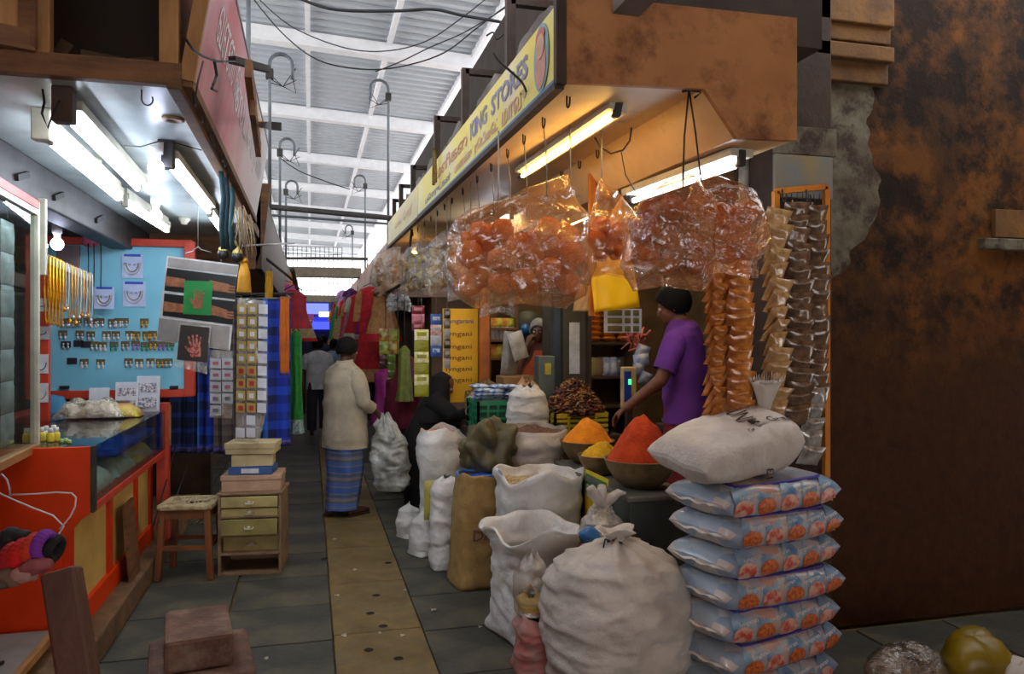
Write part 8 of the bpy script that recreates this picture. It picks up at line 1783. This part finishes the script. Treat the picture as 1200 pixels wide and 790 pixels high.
carton('cream box just under the topmost open carton', -.14, .14, -.12, .1, bx_z + .172, bx_z + .255, M_crb, .05, None)
carton('topmost cream carton with a slipped lid on the drawer pile', -.17, .165, -.13, .11, bx_z + .26, bx_z + .335, M_crb, -.05, .035)
c = dm @ V((.19, -.1, bx_z + .14)); mb = MB(); pillow(mb, c, .08, .06, .03, None, 6, 6, 2); tag(mb.build('red_packet', MC[2]), 'tiny red packet stuck beside the blue box', 'packet') if False else None
# stone like step block in the foreground
M_step = mat('worn_brown_block', (120, 84, 66), .75, c2=(76, 52, 40), scale=5, dirt=(140, 122, 106), dlo=.5, dhi=.75, dscale=6, bump=.5, bscale=18)
c0 = PZ(232, 728, .42); sb_ = thing('wooden_block', 'worn two-tier brown wooden block standing in the foreground', 'block', (c0.x, c0.y, 0), math.radians(9))
def blk(w_, l_, z0, z1, dx, dy, nm):
    mb = MB(); mb.obox((dx, dy, (z0 + z1) / 2), (w_, l_, z1 - z0), None, .018); mb.build(nm, M_step, sb_, local=True)
blk(.27, .40, .28, .42, 0, 0, 'upper_tier'); blk(.42, .52, .2, .28, .01, -.02, 'lower_tier'); blk(.36, .46, 0, .2, .01, -.02, 'base_tier')
# leaning post and grey board
mb = MB(); a = P(72, 668, 2.75); b_ = P(98, 860, 2.55); mb.bar(V((b_.x + .06, b_.y, .02)), a, .115, .10, (0, 1, 0), .012); tag(mb.build('wooden_post', mat('post_wood', (104, 66, 48), .6, c2=(70, 44, 34), scale=4, stretch=(1, 1, .2), bump=.3, bscale=20)), 'stout leaning brown wooden post in the left foreground', 'post')
gb = thing('grey_board', 'grey flap board with a metal hasp below the orange counter end', 'board', (-1.5, 3.9, .2)); M_gb = mat('grey_flap', (132, 128, 122), .55, c2=(104, 100, 96), scale=4)
mb = MB(); mb.obox((-1.75, 3.78, .235), (1.1, .78, .03), Euler((0, 0, .0)).to_matrix(), .004); mb.build('flap', M_gb, gb)
mb = MB(); mb.bar((-1.2, 3.4, .235), (-1.2, 4.17, .235), .03, .034); mb.build('edge_strip', M_woodl, gb)
mb = MB(); mb.tube([(-1.35, 3.62, .255), (-1.33, 3.66, .275), (-1.31, 3.72, .27), (-1.29, 3.78, .26)], .009, 6); mb.tube([(-1.37, 3.66, .256), (-1.31, 3.64, .256)], .012, 6); mb.build('hasp', M_iron, gb)
mb = MB(); mb.bbox(-2.2, -1.24, 3.42, 4.15, .151, .219, .008); mb.build('support', M_wooddk, gb)
# wire hanger and hair bands
hd_ = 2.45; hg = thing('wire_hanger', 'thin white wire hanger hanging before the orange counter end', 'hanger', P(40, 600, hd_))
def hpx(l): return [P(u, v, hd_) for u, v in l]
mb = MB(); mb.tube(hpx([(12, 580), (40, 579), (66, 577), (84, 578), (89, 583), (88, 594), (82, 606), (70, 620)]), .0026, 6); mb.build('upper_wire', M_white, hg)
mb = MB(); mb.tube(hpx([(-14, 572), (12, 584), (40, 596), (62, 604), (75, 617), (66, 630), (30, 634), (-10, 632)]), .0026, 6); mb.build('lower_wire', M_white, hg)
mb = MB(); mb.tube(hpx([(12, 582), (11, 572), (8, 562), (2, 556), (-4, 560), (-8, 552), (-8, 470), (-8, 300), (-8, 140)]), .003, 6); mb.build('hook_wire', M_silver, hg)
random.seed(51)
def scr(lab, u, v, R_, r_, col, ang, d=2.4, ribs=True):
    c = P(u, v, d); ax_ = (P(u + cos(ang) * 10, v + sin(ang) * 10, d) - c).normalized(); e1 = ax_.orthogonal().normalized(); e2 = ax_.cross(e1); mb = MB(); n = 40
    def f(a, b_):
        th = 2 * pi * a; ph = 2 * pi * b_; rr = r_ * (1 + (.12 * sin(22 * th) if ribs else .15 * nz((cos(th) * 3, sin(th) * 3, ph), 1))); w_ = R_ + rr * cos(ph); return c + (e1 * cos(th) + e2 * sin(th)) * w_ + ax_ * (rr * 1.5 * sin(ph))
    mb.grid(f, 66, 12, closeu=True); tag(mb.build('hair_band', mat('band_%d_%d_%d' % col, col, .85)), lab, 'hair band', 'hair bands on the wire hanger')
scr('purple ribbed hair band at the tip of the bunch', 50, 639, .036, .013, (130, 50, 170), .25)
scr('black hair band at the far tip of the bunch', 61, 643, .034, .015, (22, 20, 24), .25, 2.44, False)
scr('orange red ribbed hair band next to the purple one', 39, 643, .036, .014, (214, 60, 30), .25)
scr('bright red ribbed hair band in the middle of the bunch', 26, 650, .036, .016, (214, 24, 24), .25)
scr('dark red hair band left of the bright red one', 13, 655, .036, .016, (170, 20, 26), .25)
scr('black ruffled hair band on top of the bunch', 12, 633, .026, .016, (26, 24, 28), .1, 2.45, False)
scr('second black ruffled hair band on top of the bunch', 26, 634, .022, .014, (30, 28, 30), .1, 2.46, False)
for i, (u, v, col, lab) in enumerate(((14, 676, (120, 96, 80), 'brown cloth bow hanging under the hair bands'), (30, 672, (190, 150, 140), 'pale pink cloth bow under the hair bands'), (2, 680, (90, 80, 66), 'olive cloth bow at the frame edge under the hair bands'), (42, 664, (150, 80, 84), 'dusty rose cloth bow under the orange hair band'))):
    c = P(u, v, 2.36); mb = MB(); mb.ball(c, .035, 18, 12, lambda q: q * (1 + .55 * nz(q, 42, i * 3)), sq=(1.1, .8, .75)); tag(mb.build('cloth_bow', mat('bow_%d' % i, col, .8)), lab, 'bow', 'cloth bows under the hair bands')
# cables along the plinth, brown board offcut
wire('floor_cable', [PX(206, 522, -1.1), PX(196, 560, -1.04), PX(184, 600, -1.02), PX(180, 616, -1.0), PX(186, 612, -1.0)], .006, M_wire, 'black cable running down beside the counter end', 'cable')
wire('floor_cable', [PX(226, 530, -1.0), PX(214, 560, -1.0), PX(206, 585, -1.0)], .006, M_wire, 'second black cable running down behind the stool', 'cable')
mb = MB(); a = PX(152, 602, -1.08); mb.obox((-1.10, a.y + .14, .38), (.02, .26, .5), Euler((0, -.08, 0)).to_matrix(), .004); tag(mb.build('board_offcut', M_wood), 'brown board offcut leaning on the counter front', 'board')
# bags at the lower right corner
def lump(name, lab, c, r, sq, mm, seed, amp=.3):
    mb = MB(); mb.ball(c, r, 26, 18, lambda q: q * (1 + amp * nz(q, 9, seed) + .08 * nz(q, 30, seed)), sq=sq); return tag(mb.build(name, mm), lab, 'bag')
q = P(1142, 800, 3.6); lump('yellow_bag', 'yellow plastic bag on the floor at the dark wall', (q.x, q.y, .14), .17, (1.1, .8, .85), mat('yellow_poly', (140, 116, 8), .4), 3)
q = P(1062, 812, 3.6); lump('clear_bag', 'crumpled clear plastic bag left of the yellow bag', (q.x, q.y, .11), .15, (1.3, .9, .75), film('brownish_film', (220, 210, 200), .3, .25, .25, (170, 150, 130), .8, 12), 5)
q = P(1196, 795, 3.5); lump('white_bag', 'small white plastic bag right of the yellow bag', (q.x, q.y, .1), .11, (1, .8, .9), M_wsack2, 7)
